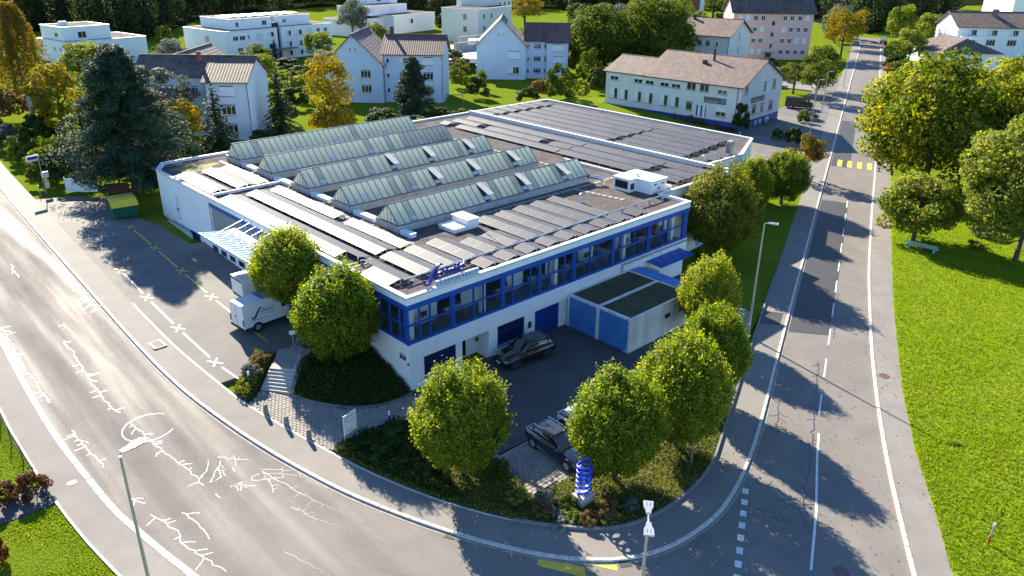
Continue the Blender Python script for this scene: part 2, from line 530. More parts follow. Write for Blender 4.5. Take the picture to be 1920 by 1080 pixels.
M['paver'] = mat('concrete_pavers', (0.27, 0.245, 0.215), 0.85, 0.22, 1.4, bump=0.25, fine=0.15)
M['joint'] = mat('sand_joint', (0.10, 0.095, 0.075), 0.9, 0.3, 3)
M['soil'] = mat('garden_soil', (0.050, 0.042, 0.026), 0.95, 0.3, 2.5, col2=(0.055, 0.075, 0.018), bump=0.6, bscale=15)
M['woodfloor'] = mat('woodland_floor', (0.016, 0.020, 0.009), 0.95, 0.4, 0.2, spec=0)
M['grass'] = grass_mat('lawn_grass', (0.085, 0.130, 0.009), (0.155, 0.205, 0.018), (0.18, 0.20, 0.03))
M['meadow'] = grass_mat('meadow_grass', (0.105, 0.170, 0.008), (0.205, 0.28, 0.016), (0.24, 0.27, 0.035), 0.12, 5)
M['gravel'] = mat('roof_gravel', (0.105, 0.094, 0.088), 0.95, 0.35, 0.7, bump=1.0, bscale=22, fine=0.65, fscale=9, spec=0.05)
M['moss'] = mat('mossy_roof', (0.030, 0.034, 0.016), 0.95, 0.4, 1.0, col2=(0.075, 0.080, 0.026), bump=0.8, bscale=14, fine=0.3, fscale=12)
M['mosspatch'] = mat('yellow_moss', (0.16, 0.14, 0.05), 0.95, 0.4, 1.2, col2=(0.27, 0.24, 0.06), bump=0.8, bscale=14)
M['white'] = streaks(mat('white_render', (0.84, 0.84, 0.83), 0.75, 0.035, 0.6, bump=0.08, bscale=60, fine=0.02), 0.05)
M['stain'] = mat('stained_render', (0.70, 0.69, 0.64), 0.8, 0.14, 0.9, bump=0.1, fine=0.06)
M['stain'] = streaks(M['stain'], 0.28)
M['cap'] = mat('parapet_cap', (0.74, 0.72, 0.68), 0.45, 0.06, 1.0)
M['plaster'] = mat('pale_blue_plaster', (0.50, 0.61, 0.74), 0.8, 0.05, 0.5, bump=0.1, fine=0.03)
M['plasterg'] = mat('pale_grey_plaster', (0.60, 0.62, 0.64), 0.8, 0.05, 0.5, bump=0.1, fine=0.03)
M['plaster'] = streaks(M['plaster'], 0.06); M['plasterg'] = streaks(M['plasterg'], 0.06)
M['cream'] = mat('cream_render', (0.68, 0.66, 0.60), 0.8, 0.05, 0.5, fine=0.03)
M['pink'] = mat('pink_render', (0.72, 0.44, 0.39), 0.8, 0.05, 0.4, fine=0.03)
M['blue'] = mat('blue_paint', (0.006, 0.075, 0.36), 0.45, 0.10, 1.0, spec=0.5)
M['bluedoor'] = mat('faded_blue_door', (0.055, 0.215, 0.52), 0.6, 0.25, 0.8, fine=0.08)
M['darkblue'] = mat('dark_blue_paint', (0.005, 0.038, 0.22), 0.45, 0.08, 1.0)
M['shutter'] = mat('grey_shutter', (0.30, 0.30, 0.30), 0.6, 0.08, 1.5)
M['blind'] = mat('white_blind', (0.66, 0.70, 0.74), 0.6, 0.05, 2)
M['frame'] = mat('white_window_frame', (0.74, 0.74, 0.73), 0.5, 0.03, 2)
M['glass'] = glass_mat('window_glass')
M['pane'] = mat('dark_window_pane', (0.022, 0.026, 0.030), 0.06, 0.5, 0.7, spec=0.7)
M['milk'] = mat('wired_skylight_glass', (0.70, 0.75, 0.69), 0.3, 0.10, 0.9, spec=0.5, fine=0.05, fscale=6)
M['milk2'] = mat('dirty_skylight_glass', (0.38, 0.41, 0.38), 0.3, 0.2, 0.9, spec=0.4, fine=0.08, fscale=6)
M['milk'] = milky(M['milk'], .68); M['milk2'] = milky(M['milk2'], .5)
M['bar'] = mat('blue_grey_bar', (0.085, 0.14, 0.21), 0.45, 0.1, 2)
M['flap'] = mat('cream_flap', (0.58, 0.57, 0.50), 0.8, 0.05, 2, spec=0.1)
M['alu'] = mat('aluminium', (0.55, 0.55, 0.55), 0.38, 0.05, 3, metal=0.8)
M['galv'] = mat('galvanised_steel', (0.42, 0.43, 0.44), 0.45, 0.1, 3, metal=0.6)
M['dark'] = mat('dark_metal', (0.035, 0.036, 0.04), 0.5, 0.1, 3)
M['black'] = mat('black_rubber', (0.014, 0.014, 0.015), 0.75, 0.1, 5)
M['panel'] = panel_mat()
M['backsheet'] = mat('panel_edge', (0.30, 0.30, 0.31), 0.5, 0.05, 3, metal=0.4)
M['tileA'] = tile_mat('brown_roof_tiles', (0.040, 0.027, 0.022), (0.16, 0.108, 0.082), radians(-44), 0.5, 0.44)
M['tileD'] = tile_mat('reddish_roof_tiles', (0.060, 0.038, 0.031), (0.17, 0.118, 0.095), radians(95), 0.4, 0.42)
M['tileC'] = tile_mat('mossy_red_tiles', (0.050, 0.034, 0.028), (0.17, 0.088, 0.078), radians(-46), 0.5, 0.44)
M['bark'] = mat('bark', (0.085, 0.066, 0.048), 0.9, 0.3, 6, bump=0.6, bscale=25, obj=True)
M['birchbark'] = mat('birch_bark', (0.36, 0.34, 0.30), 0.8, 0.3, 4, bump=0.4, bscale=15, obj=True)
M['red'] = mat('red_plastic', (0.45, 0.02, 0.02), 0.4, 0.05, 2)
M['skipyellow'] = mat('yellow_skip_lid', (0.80, 0.55, 0.03), 0.5, 0.12, 1.5, fine=0.05)
M['skipgreen'] = mat('green_skip_paint', (0.012, 0.10, 0.055), 0.5, 0.15, 1.5)
M['brick'] = mat('red_brick', (0.22, 0.085, 0.05), 0.85, 0.2, 6)
M['interior'] = mat('office_wall', (0.78, 0.78, 0.74), 0.85, 0.05, 1)
M['carpet'] = mat('office_floor', (0.16, 0.16, 0.155), 0.8, 0.15, 1.5)
M['wood'] = mat('weathered_timber', (0.20, 0.14, 0.085), 0.8, 0.2, 4)
M['bench'] = mat('pale_blue_bench_paint', (0.30, 0.46, 0.50), 0.55, 0.12, 3)
M['stone'] = mat('rock', (0.13, 0.125, 0.115), 0.9, 0.35, 2, bump=0.6, bscale=12)
M['manhole'] = mat('cast_iron', (0.12, 0.07, 0.055), 0.6, 0.25, 6, bump=0.4, bscale=40)
M['paintblack'] = mat('black_car_paint', (0.006, 0.0065, 0.008), 0.18, 0, 1, coat=1.0)
M['paintnavy'] = mat('navy_car_paint', (0.008, 0.013, 0.045), 0.2, 0, 1, coat=1.0)
M['paintwhite'] = mat('white_car_paint', (0.74, 0.75, 0.76), 0.3, 0.02, 1, coat=0.6)
M['paintlight'] = mat('pale_blue_car_paint', (0.45, 0.56, 0.64), 0.3, 0, 1, coat=0.8)
M['carglass'] = mat('car_glass', (0.010, 0.012, 0.014), 0.05, 0, 1, spec=0.8, coat=0.5)
M['roofglass'] = mat('panorama_roof', (0.03, 0.04, 0.045), 0.2, 0, 1, spec=0.4)
M['chrome'] = mat('chrome', (0.7, 0.7, 0.72), 0.15, 0, 1, metal=1.0)
M['lamp'] = mat('headlamp_glass', (0.30, 0.32, 0.34), 0.12, 0, 1, spec=0.8)
M['tail'] = mat('tail_lamp', (0.35, 0.008, 0.01), 0.2, 0, 1)
M['print'] = mat('blue_print', (0.010, 0.028, 0.22), 0.5, 0, 1)
M['printgrey'] = mat('grey_print', (0.10, 0.11, 0.13), 0.5, 0, 1)
M['magenta'] = mat('magenta_print', (0.6, 0.03, 0.16), 0.5, 0, 1)
M['board'] = mat('grey_sign_board', (0.075, 0.085, 0.10), 0.5, 0.05, 1)
M['tractorblue'] = mat('tractor_blue', (0.02, 0.12, 0.5), 0.4, 0.05, 1)
M['tarmacred'] = mat('reddish_boulders', (0.22, 0.17, 0.15), 0.9, 0.3, 3)
L_BALL = leaf_mat('hornbeam_leaves', [(0.050, 0.094, 0.008), (0.120, 0.182, 0.011), (0.27, 0.305, 0.026), (0.46, 0.42, 0.08)], 0.56, .5, .12, .22)
L_BALL2 = leaf_mat('browning_hornbeam_leaves', [(0.048, 0.078, 0.010), (0.11, 0.145, 0.012), (0.22, 0.22, 0.025), (0.32, 0.21, 0.035)], 0.5, .5, .12, .22)
L_MAPLE = leaf_mat('maple_leaves', [(0.038, 0.070, 0.010), (0.095, 0.138, 0.014), (0.22, 0.235, 0.026), (0.42, 0.33, 0.05)], 0.52)
L_MAPLE2 = leaf_mat('pale_maple_leaves', [(0.058, 0.094, 0.014), (0.13, 0.172, 0.024), (0.25, 0.265, 0.05), (0.38, 0.34, 0.09)], 0.5)
L_GREEN = leaf_mat('green_tree_leaves', [(0.032, 0.058, 0.010), (0.070, 0.108, 0.014), (0.13, 0.16, 0.022), (0.22, 0.19, 0.035)], 0.42)
L_YEL = leaf_mat('yellow_autumn_leaves', [(0.10, 0.11, 0.015), (0.20, 0.165, 0.018), (0.30, 0.21, 0.02), (0.34, 0.20, 0.02)], 0.40)
L_PINE = leaf_mat('pine_needles', [(0.014, 0.034, 0.021), (0.028, 0.058, 0.033), (0.048, 0.084, 0.045), (0.075, 0.108, 0.06)], 0.12)
L_FIR = leaf_mat('fir_needles', [(0.010, 0.026, 0.010), (0.018, 0.040, 0.014), (0.030, 0.056, 0.018), (0.05, 0.072, 0.024)], 0.12)
L_SILV = leaf_mat('silver_leaves', [(0.05, 0.065, 0.04), (0.10, 0.12, 0.085), (0.16, 0.18, 0.14), (0.22, 0.23, 0.19)], 0.3)
L_BIRCH = leaf_mat('birch_leaves', [(0.075, 0.060, 0.016), (0.13, 0.095, 0.018), (0.19, 0.13, 0.022), (0.25, 0.16, 0.03)], 0.4)
L_WOOD = leaf_mat('woodland_leaves', [(0.013, 0.025, 0.011), (0.025, 0.044, 0.015), (0.048, 0.068, 0.02), (0.11, 0.115, 0.03)], 0.28)
L_COVER = leaf_mat('ground_cover_leaves', [(0.065, 0.098, 0.011), (0.13, 0.158, 0.016), (0.21, 0.20, 0.03), (0.26, 0.17, 0.045)], 0.4)
L_DARK = leaf_mat('dark_ivy_leaves', [(0.014, 0.034, 0.008), (0.028, 0.058, 0.010), (0.050, 0.080, 0.014), (0.09, 0.10, 0.022)], 0.25)
L_RED = leaf_mat('red_hedge_leaves', [(0.05, 0.05, 0.012), (0.10, 0.05, 0.02), (0.18, 0.045, 0.03), (0.10, 0.11, 0.02)], 0.35)
L_RUST = leaf_mat('rusty_shrub_leaves', [(0.08, 0.06, 0.02), (0.15, 0.095, 0.035), (0.24, 0.15, 0.06), (0.30, 0.21, 0.10)], 0.35)
L_GRASS = leaf_mat('grass_blades', [(0.075, 0.130, 0.006), (0.155, 0.225, 0.012), (0.235, 0.295, 0.02), (0.32, 0.33, 0.05)], 0.45, vary=0)
# ------------------------------------------------------------------ ground, roads, pavements
random.seed(11)
RNG = np.random.default_rng(7)
KERB = [(-4.0, 140), (-8.2, 100), (-10.4, 64), (-10.9, 56), (-11.4, 45), (-11.6, 34), (-11.8, 24.6), (-11.9, 18.5), (-11.9, 13.5), (-11.7, 9.1), (-11.1, 4.2), (-10.5, 0.6), (-9.9, -2.4), (-9.3, -5.3), (-8.6, -7.8), (-7.7, -10.4), (-6.8, -12.7), (-5.8, -14.8), (-4.7, -16.8), (-3.2, -18.8), (-1.8, -20.1), (-0.5, -20.8), (0.9, -21.3), (2.7, -21.55), (4.9, -21.6), (7.4, -21.1), (10.0, -20.3), (13.0, -19.2), (18.0, -17.1), (22.9, -15.0), (29.3, -12.3), (38.2, -8.55), (47.9, -4.5), (68.1, 4.0), (93.2, 14.5), (107.8, 20.6), (150.7, 38.6), (181.9, 51.6), (230.7, 72), (262, 86)]
WALKBACK = [(-1.4, 140), (-5.4, 100), (-7.6, 77), (-8.3, 65.4), (-8.9, 53.2), (-9.5, 41), (-9.7, 30.8), (-9.9, 22.3), (-9.95, 16.9), (-9.85, 13.4), (-9.5, 7.7), (-9.3, 5.6), (-8.6, 1.9), (-7.8, -2.0), (-7.2, -5.3), (-6.1, -9.2), (-4.8, -12.4), (-3.4, -15.0), (-1.5, -17.4), (-0.5, -18.3), (0.6, -18.9), (2.2, -19.3), (4.0, -19.45), (6.3, -19.3), (8.7, -18.8), (11.5, -17.6), (14.9, -16.15), (18.5, -14.6), (24.6, -12.0), (34.8, -7.7), (47.4, -2.4), (62.3, 3.9), (69.4, 6.9), (91.2, 16.1), (128.5, 31.8), (177.3, 52.3), (229.8, 74.2), (261, 88)]
LKERB = [(-11.5, 140), (-15.6, 100), (-17.9, 64), (-18.5, 45), (-19.0, 34), (-19.2, 25.2), (-19.5, 19.2), (-19.7, 12.6), (-19.7, 8.3), (-19.5, 4.4), (-19.3, 0.9), (-18.95, -1.4), (-18.55, -4.0), (-18.1, -6.5), (-17.3, -12), (-16, -24), (-14, -60)]
LBACK = [(-13.9, 140), (-18, 100), (-20.2, 64), (-20.8, 45), (-21.2, 34), (-21.4, 24), (-21.5, 15.3), (-21.6, 11.8), (-21.55, 6.6), (-21.5, 4.5), (-21.35, 1.9), (-21.15, -0.7), (-20.8, -3.8), (-20.3, -7), (-19.4, -12), (-18, -24), (-16, -60)]
RKERB = [(-2, -60), (0, -37), (4, -33.4), (8.4, -30.7), (12.2, -28.5), (15.7, -26.5), (19.8, -24.3), (24.9, -21.7), (31.3, -18.6), (40.1, -14.6), (46.8, -11.6), (58.7, -6.6), (65.9, -3.6), (83.5, 3.6), (109.4, 14.4), (145.7, 29.7), (195.9, 50.8), (234.3, 67.0), (264, 80)]
RBACK = [(0.2, -60), (1.6, -37.6), (5.6, -34.6), (9.9, -32.0), (13.1, -30.2), (16.3, -28.3), (19.0, -26.7), (25.6, -23.3), (32.8, -20.0), (41.7, -16.0), (63.4, -6.9), (83.6, 1.5), (109.9, 12.7), (146, 28.0), (196, 49.1), (234.5, 65.4)]
KERB, WALKBACK, RKERB, LKERB = smooth_line(KERB, 1), smooth_line(WALKBACK, 1), smooth_line(RKERB, 1), smooth_line(LKERB, 1)

def grid_ground():
    xs = [-2500, -900, -400, -200, -120] + list(range(-80, 150, 4)) + list(range(150, 341, 10)) + [420, 600, 1000, 2500]
    ys = [-2500, -900, -400, -200, -120] + list(range(-80, 150, 4)) + list(range(150, 341, 10)) + [420, 600, 1000, 2500]
    V = [(x, y, H(x, y) - 0.16) for x in xs for y in ys]
    n = len(ys)
    F = [(i * n + j, (i + 1) * n + j, (i + 1) * n + j + 1, i * n + j + 1) for i in range(len(xs) - 1) for j in range(n - 1)]
    me = bpy.data.meshes.new('ground'); me.from_pydata(V, [], F); me.materials.append(M['grass'])
    return tag(link('ground', me), kind='structure')
grid_ground()

road_poly = KERB + list(reversed(RKERB)) + list(reversed(LKERB))
road = tag(drape('road', road_poly, 0.0, M['road'], grid=2.2, edge=3), kind='structure')
walk = tag(drape('pavement_along_yard', KERB + list(reversed(WALKBACK)), 0.10, M['walk'], grid=3, edge=2.2), kind='structure')
tag(drape('pavement_along_meadow', RBACK + list(reversed(RKERB)), 0.10, M['walk'], grid=3, edge=2.2), kind='structure')
tag(drape('pavement_along_lawn', LKERB + list(reversed(LBACK)), 0.10, M['walk'], grid=3, edge=2.2), kind='structure')
meadow_poly = RBACK[:12] + [(84, -40), (84, -75), (0, -75)]
tag(drape('meadow', meadow_poly, 0.115, M['meadow'], grid=3, edge=2.5), kind='structure')
LL = [p for p in LBACK if p[1] > 5.6]
tag(drape('upper_lawn', LL + [(-21.6, 5.6), (-60, 7.5), (-60, 140)], 0.07, M['grass'], grid=5, edge=4), kind='structure')
tag(drape('lower_lawn', [(-21.45, 3.4)] + [p for p in LBACK if p[1] < 3.0] + [(-60, -60), (-60, 5)], 0.07, M['grass'], grid=5, edge=4), kind='structure')
tag(drape('garden_path', [(-21.5, 5.5), (-21.4, 3.5), (-60, 5.2), (-60, 7.3)], 0.06, M['court'], grid=3), kind='structure')

lot_poly = [p for p in WALKBACK if 7.6 < p[1] < 56] + [(-9.3, 7.5), (-6.2, 10.6), (-4.9, 9.6), (-2.4, 8.9), (-0.02, 8.9), (-0.02, 33.2), (-1.2, 33.4), (-1.7, 39.8), (-2.6, 43.2), (-2.4, 51.2), (-5.5, 54.6), (-8.6, 56.2)]
lot_poly = [(-8.9, 56)] + [p for p in WALKBACK if 7.6 < p[1] < 55.5] + lot_poly[len([p for p in WALKBACK if 7.6 < p[1] < 56]):-1]
yard = tag(drape('yard', lot_poly, 0.096, M['lot'], grid=2.0, edge=2.0), kind='structure')
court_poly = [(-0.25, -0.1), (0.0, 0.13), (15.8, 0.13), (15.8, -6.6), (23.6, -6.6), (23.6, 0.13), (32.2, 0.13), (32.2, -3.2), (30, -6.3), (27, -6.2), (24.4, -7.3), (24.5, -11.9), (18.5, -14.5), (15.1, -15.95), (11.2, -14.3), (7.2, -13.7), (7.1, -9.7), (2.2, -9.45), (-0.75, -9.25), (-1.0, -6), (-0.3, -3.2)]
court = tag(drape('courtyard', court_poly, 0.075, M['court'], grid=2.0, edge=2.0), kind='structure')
tag(drape('driveway', [(69.5, 7.4), (91.2, 16.6), (96, 22), (88.5, 27), (78, 21), (66.5, 10.5), (66, 8)], 0.09, M['concrete'], grid=4), kind='structure')
tag(drape('house_forecourt', [(96, 18.6), (122, 29.6), (121, 36), (109, 31), (99, 27)], 0.09, M['walk'], grid=4), kind='structure')
tag(drape('parking_square', [(104, 118), (132, 118), (148, 140), (136, 158), (110, 150)], 0.06, M['concrete'], grid=6), kind='structure')
tag(drape('far_car_park', [(140, 38), (168, 50.5), (172, 62), (150, 64), (138, 50)], 0.06, M['walk'], grid=6), kind='structure')
tag(drape('lawn_strip', [(25.4, -11.2), (34.8, -7.95), (47.4, -2.65), (62.3, 3.6), (69.0, 6.5), (66, 8), (60.8, 9.6), (52.2, 6.0), (45, 4.4), (38.5, 2.6), (33.2, -3.0), (30.2, -6.4), (29.8, -8.9)], 0.09, M['grass'], grid=2.5), kind='structure')

def seg_box(mb, a, b, w, z0, z1, dz=0.0):
    za, zb = H(*a) + dz, H(*b) + dz
    d = Vector((b[0] - a[0], b[1] - a[1])); L = d.length or 1; n = Vector((-d.y, d.x)) / L * w / 2
    A = [(a[0] + n.x, a[1] + n.y), (a[0] - n.x, a[1] - n.y), (b[0] - n.x, b[1] - n.y), (b[0] + n.x, b[1] + n.y)]
    zz = [za, za, zb, zb]
    mb.add([(p[0], p[1], z + z0) for p, z in zip(A, zz)] + [(p[0], p[1], z + z1) for p, z in zip(A, zz)],
           [(0, 3, 2, 1), (4, 5, 6, 7), (0, 1, 5, 4), (1, 2, 6, 5), (2, 3, 7, 6), (3, 0, 4, 7)])

stone_me = None
def kerb_run(name, line, near, parent_label=None, width=0.2, seg=1.0):
    """a kerb: single stones near the camera, one continuous run farther off"""
    global stone_me
    if stone_me is None:
        mb = MB().box(-0.5, -0.5, -0.2, 0.5, 0.5, 0.0)
        me = mb.mesh('kerb_stone', M['kerb'])
        bm = bmesh.new(); bm.from_mesh(me)
        bmesh.ops.bevel(bm, geom=[e for e in bm.edges if e.verts[0].co.z > -0.01 and e.verts[1].co.z > -0.01], offset=0.03, segments=1, affect='EDGES')
        bm.to_mesh(me); bm.free(); stone_me = me
    pts = dense(line, seg)
    far = MB()
    stones = []
    for a, b in zip(pts, pts[1:]):
        m_ = ((a[0] + b[0]) / 2, (a[1] + b[1]) / 2)
        if near(m_): stones.append((a, b))
        elif hypot(m_[0] + 27, m_[1] + 38) < 300: seg_box(far, a, b, width, -0.15, 0.125)
    k = far.build(name, M['kerb'])
    tag(k, kind='structure')
    for a, b in stones:
        L = hypot(b[0] - a[0], b[1] - a[1])
        za, zb = H(*a), H(*b)
        o = link('kerb_stone', stone_me, k, ((a[0] + b[0]) / 2, (a[1] + b[1]) / 2, (za + zb) / 2 + 0.125 + random.uniform(-.006, .006)),
                 (0, -atan2(zb - za, L), atan2(b[1] - a[1], b[0] - a[0])), (L * 0.985, width, 1))
    return k
kerb_run('yard_kerb', offset_line(KERB, -0.0), lambda p: p[1] < 32 and p[0] < 44)
kerb_run('meadow_kerb', RKERB, lambda p: 3 < p[0] < 52)
kerb_run('lawn_kerb', LKERB, lambda p: -9 < p[1] < 30, width=0.36)
mb = MB(); strip(mb, offset_line(WALKBACK[14:36], 0.0), 0.16, 0.118)
tag(mb.build('yard_edging', M['kerb']), kind='structure')
mb = MB(); strip(mb, offset_line(KERB[6:], -0.24), 0.16, 0.012)
tag(mb.build('gutter', M['paver']), kind='structure')
mb = MB()
for a, b in zip(dense(WALKBACK[34:60], 1.0), dense(WALKBACK[34:60], 1.0)[1:]):
    seg_box(mb, a, b, 0.14, -0.1, 0.26)
tag(mb.build('bed_edging', M['darkconc']), kind='structure')
mb = MB()
for a, b in zip(dense(LBACK[3:16], 1.2), dense(LBACK[3:16], 1.2)[1:]):
    if not (3.3 < (a[1] + b[1]) / 2 < 5.8): seg_box(mb, a, b, 0.12, -0.1, 0.16)
tag(mb.build('lawn_edging', M['kerb']), kind='structure')

# ---- markings, patches and repairs, all part of the road or of the yard
def on(parent, name, m, fn):
    b = MB(); fn(b); return b.build(name, m, parent)
def quadstrip(a, b, w, dz):
    return lambda mb: strip(mb, [a, b], w, dz, 0.8)
CL = [(4.8, -27.1), (9.1, -25.2), (14.4, -22.6), (16.6, -21.6)]
mb = MB(); strip(mb, CL, 0.13, 0.008); mb.build('centre_line', M['line'], road)
d0 = Vector((0.9205, 0.3908))
for k in range(10):
    a = Vector((18.6, -20.6)) + d0 * (k * 5.6)
    on(road, 'lane_dash', M['line'], quadstrip(a, a + d0 * 3.0, 0.11, 0.008))
for k in range(8):
    a = Vector((8.1, -21.4)) + Vector((-0.885, -0.466)) * (k * 1.02)
    on(road, 'give_way_dash', M['line'], quadstrip(a, a + Vector((-0.885, -0.466)) * 0.5, 0.34, 0.008))
def slab(pts, dz):
    return lambda mb: mb.quad(*[(x, y, H(x, y) + dz) for x, y in pts])
on(road, 'crossing_stripe', M['yellow'], slab([(-5.1, -17.5), (-4.62, -17.05), (-3.45, -19.2), (-3.9, -19.75)], 0.009))
on(road, 'crossing_stripe', M['yellow'], slab([(-3.05, -19.35), (-2.75, -18.95), (-2.05, -20.15), (-2.4, -20.5)], 0.009))
on(road, 'crossing_stripe', M['yellow'], slab([(-6.4, -18.7), (-5.9, -18.2), (-4.7, -20.4), (-5.2, -20.9)], 0.009))
cw = Vector((84.6, 9.9)); cn_ = Vector((0.39, -0.92))
for k in range(5):
    c = cw + cn_ * (0.55 + k * 1.35)
    e1, e2 = d0 * 2.0, cn_ * 0.32
    if k < 4:
        on(road, 'crossing_stripe', M['yellow'], slab([c - e1 - e2, c + e1 - e2, c + e1 + e2, c - e1 + e2], 0.012))
# newer asphalt along the left lane of the street
def along(t, off):
    """point on the street: t metres along the kerb from (13,-19.2), off metres into the carriageway"""
    p = Vector((13, -19.2)) + d0 * t + cn_ * off
    return (p.x, p.y)
tag(drape('asphalt_patch', [along(16.8, .35), along(57, .35), along(57, 3.6), along(31, 3.6), along(17.5, 3.4)], 0.004, M['patch'], road, grid=2.5, skirt=0), kind='structure')
drape('asphalt_patch', [along(75, .35), along(110, .35), along(110, 3.2), along(75, 3.2)], 0.004, M['patch'], road, grid=3, skirt=0)
drape('asphalt_patch', [(28.9, -12.0), (31.4, -10.95), (30.6, -9.6), (28.2, -10.6)], 0.104, M['patch'], walk, grid=1.5, skirt=0)
# bitumen sealed cracks
def wiggle(pl, amp, step=0.35):
    p = dense(pl, step)
    return [(x + random.uniform(-amp, amp), y + random.uniform(-amp, amp)) for x, y in p]
def crack(mb, pl, amp=0.10, w=0.034, spur=0.28, spl=0.75):
    p = wiggle(pl, amp)
    strip(mb, p, w, 0.006, 5)
    for i in range(1, len(p) - 1):
        if random.random() < spur:
            a = atan2(p[i + 1][1] - p[i - 1][1], p[i + 1][0] - p[i - 1][0]) + random.choice((-1, 1)) * random.uniform(0.7, 1.7)
            L = random.uniform(0.2, spl); q = p[i]
            mid = (q[0] + cos(a) * L * .5 + random.uniform(-.06, .06), q[1] + sin(a) * L * .5 + random.uniform(-.06, .06))
            strip(mb, [q, mid, (q[0] + cos(a + random.uniform(-.4, .4)) * L, q[1] + sin(a) * L)], w * 0.85, 0.0065, 5)
mb = MB()
crack(mb, [(-15.8, 21.7), (-15.8, 19.2), (-16.1, 15.3), (-16.2, 12.5), (-15.9, 10.1)])
crack(mb, [(-15.7, 8.4), (-15.6, 6.7), (-15.3, 4.8), (-14.9, 2.2), (-14.8, 0.3), (-14.5, -1.7)], spur=0.4)
crack(mb, [(-18.8, 26.7), (-18.8, 23.9), (-18.9, 21.1), (-19.0, 18.8), (-18.9, 16.0), (-18.9, 13.9)], spur=0.4, spl=0.7)
crack(mb, [(-18.7, 9.9), (-18.7, 7.8), (-18.4, 5.1)], spur=0.6, spl=0.7)
crack(mb, [(-18.0, -0.6), (-17.3, -2.7), (-17.5, -3.8), (-17.2, -5.4), (-16.8, -7.3)], spur=0.5, spl=0.9)
crack(mb, [(-18.3, 1.6), (-17.8, 0.6)], spur=0.7)
crack(mb, [(-16.6, -1.6), (-16.3, -3.0), (-16.4, -4.4)], spur=0.4, spl=0.9)
for _ in range(16):
    a = (-12.6 + random.uniform(-1.1, 1.1), 0.0 + random.uniform(-2.0, 2.2))
    t = random.uniform(-2.4, -0.6); L = random.uniform(0.8, 2.2)
    crack(mb, [a, (a[0] + cos(t) * L, a[1] + sin(t) * L)], 0.09, 0.026, 0.4, 0.6)
crack(mb, [(-10.3, -2.4), (-9.9, -4.3), (-9.2, -6.5), (-8.3, -8.8)], spur=0.25, w=0.03)
crack(mb, [(-11.6, -1.2), (-11.0, -4.3), (-10.3, -7.0), (-9.7, -9.5)], spur=0.35, w=0.03)
crack(mb, [(-11.9, -5.2), (-11.4, -7.1), (-10.2, -9.5), (-9.7, -11.7)], spur=0.5, w=0.03)
crack(mb, [(-12.2, 31.0), (-12.4, 28.0), (-12.3, 25.0)], spur=0.8, spl=1.0)
crack(mb, [(-15.3, 38.2), (-15.5, 35.1)], spur=0.2)
crack(mb, [(-15.1, 24.5), (-15.0, 23.0)], spur=0.2)
crack(mb, [(-13.9, -8), (-13.0, -11.5), (-11.8, -14.5)], spur=0.12, w=0.025)
crack(mb, [(-12.4, -9), (-9.6, -15.5)], spur=0.1, w=0.02)
ring = [(-15.05 + 1.55 * cos(t * 2 * pi / 40), 7.3 + 1.45 * sin(t * 2 * pi / 40)) for t in range(41)]
strip(mb, ring[4:36], 0.032, 0.007, 5)
crack(mb, [along(12.5, 3.0), along(7, 3.1), along(3, 3.2), along(-1, 3.3), along(-6, 3.3)], 0.12, 0.06, 0.3)
crack(mb, [along(5.0, .9), along(2.5, 1.0), along(0, 1.2)], 0.1, 0.05, 0.4)
for _ in range(7):
    a = along(random.uniform(-8, -3), random.uniform(1.0, 3.6)); t = random.uniform(0, 6.28)
    crack(mb, [a, (a[0] + cos(t) * 1.4, a[1] + sin(t) * 1.4)], 0.12, 0.05, 0.4, 0.9)
crack(mb, [along(27, 3.75), along(17, 3.8)], 0.1, 0.045, 0.1)
tag(mb.build('crack_seal', M['seal'], road), kind='stuff')
# yard markings
def xmark(c, r, ang, dz):
    def f(mb):
        for s in (0.62, -0.62):
            d = Vector((cos(ang + s), sin(ang + s))) * r
            strip(mb, [Vector(c) - d, Vector(c) + d], 0.14, dz, 5)
            dz_ = 0.002
    return f
WL = [(-8.35, 31.4), (-8.55, 24.8), (-8.65, 18.3), (-8.6, 11.9), (-8.3, 8.9)]
YL = [(-4.1, 40.9), (-4.2, 34.4), (-4.3, 28.1), (-4.4, 21.8), (-4.35, 15.3), (-4.35, 12.2)]
for P_, m_ in ((WL, M['line']), (YL, M['yellow'])):
    for a, b in zip(P_, P_[1:]):
        d = (Vector(b) - Vector(a)).normalized()
        on(yard, 'bay_line', m_, quadstrip(Vector(a) + d * .9, Vector(b) - d * .9 if b is not P_[-1] else b, 0.14, 0.102))
for k, c in enumerate(WL[:4]): on(yard, 'bay_cross', M['yellow'] if k == 0 else M['line'], xmark(c, 0.62, pi / 2, 0.105))
for c in YL[:5]: on(yard, 'bay_cross', M['yellow'], xmark(c, 0.62, pi / 2, 0.105))
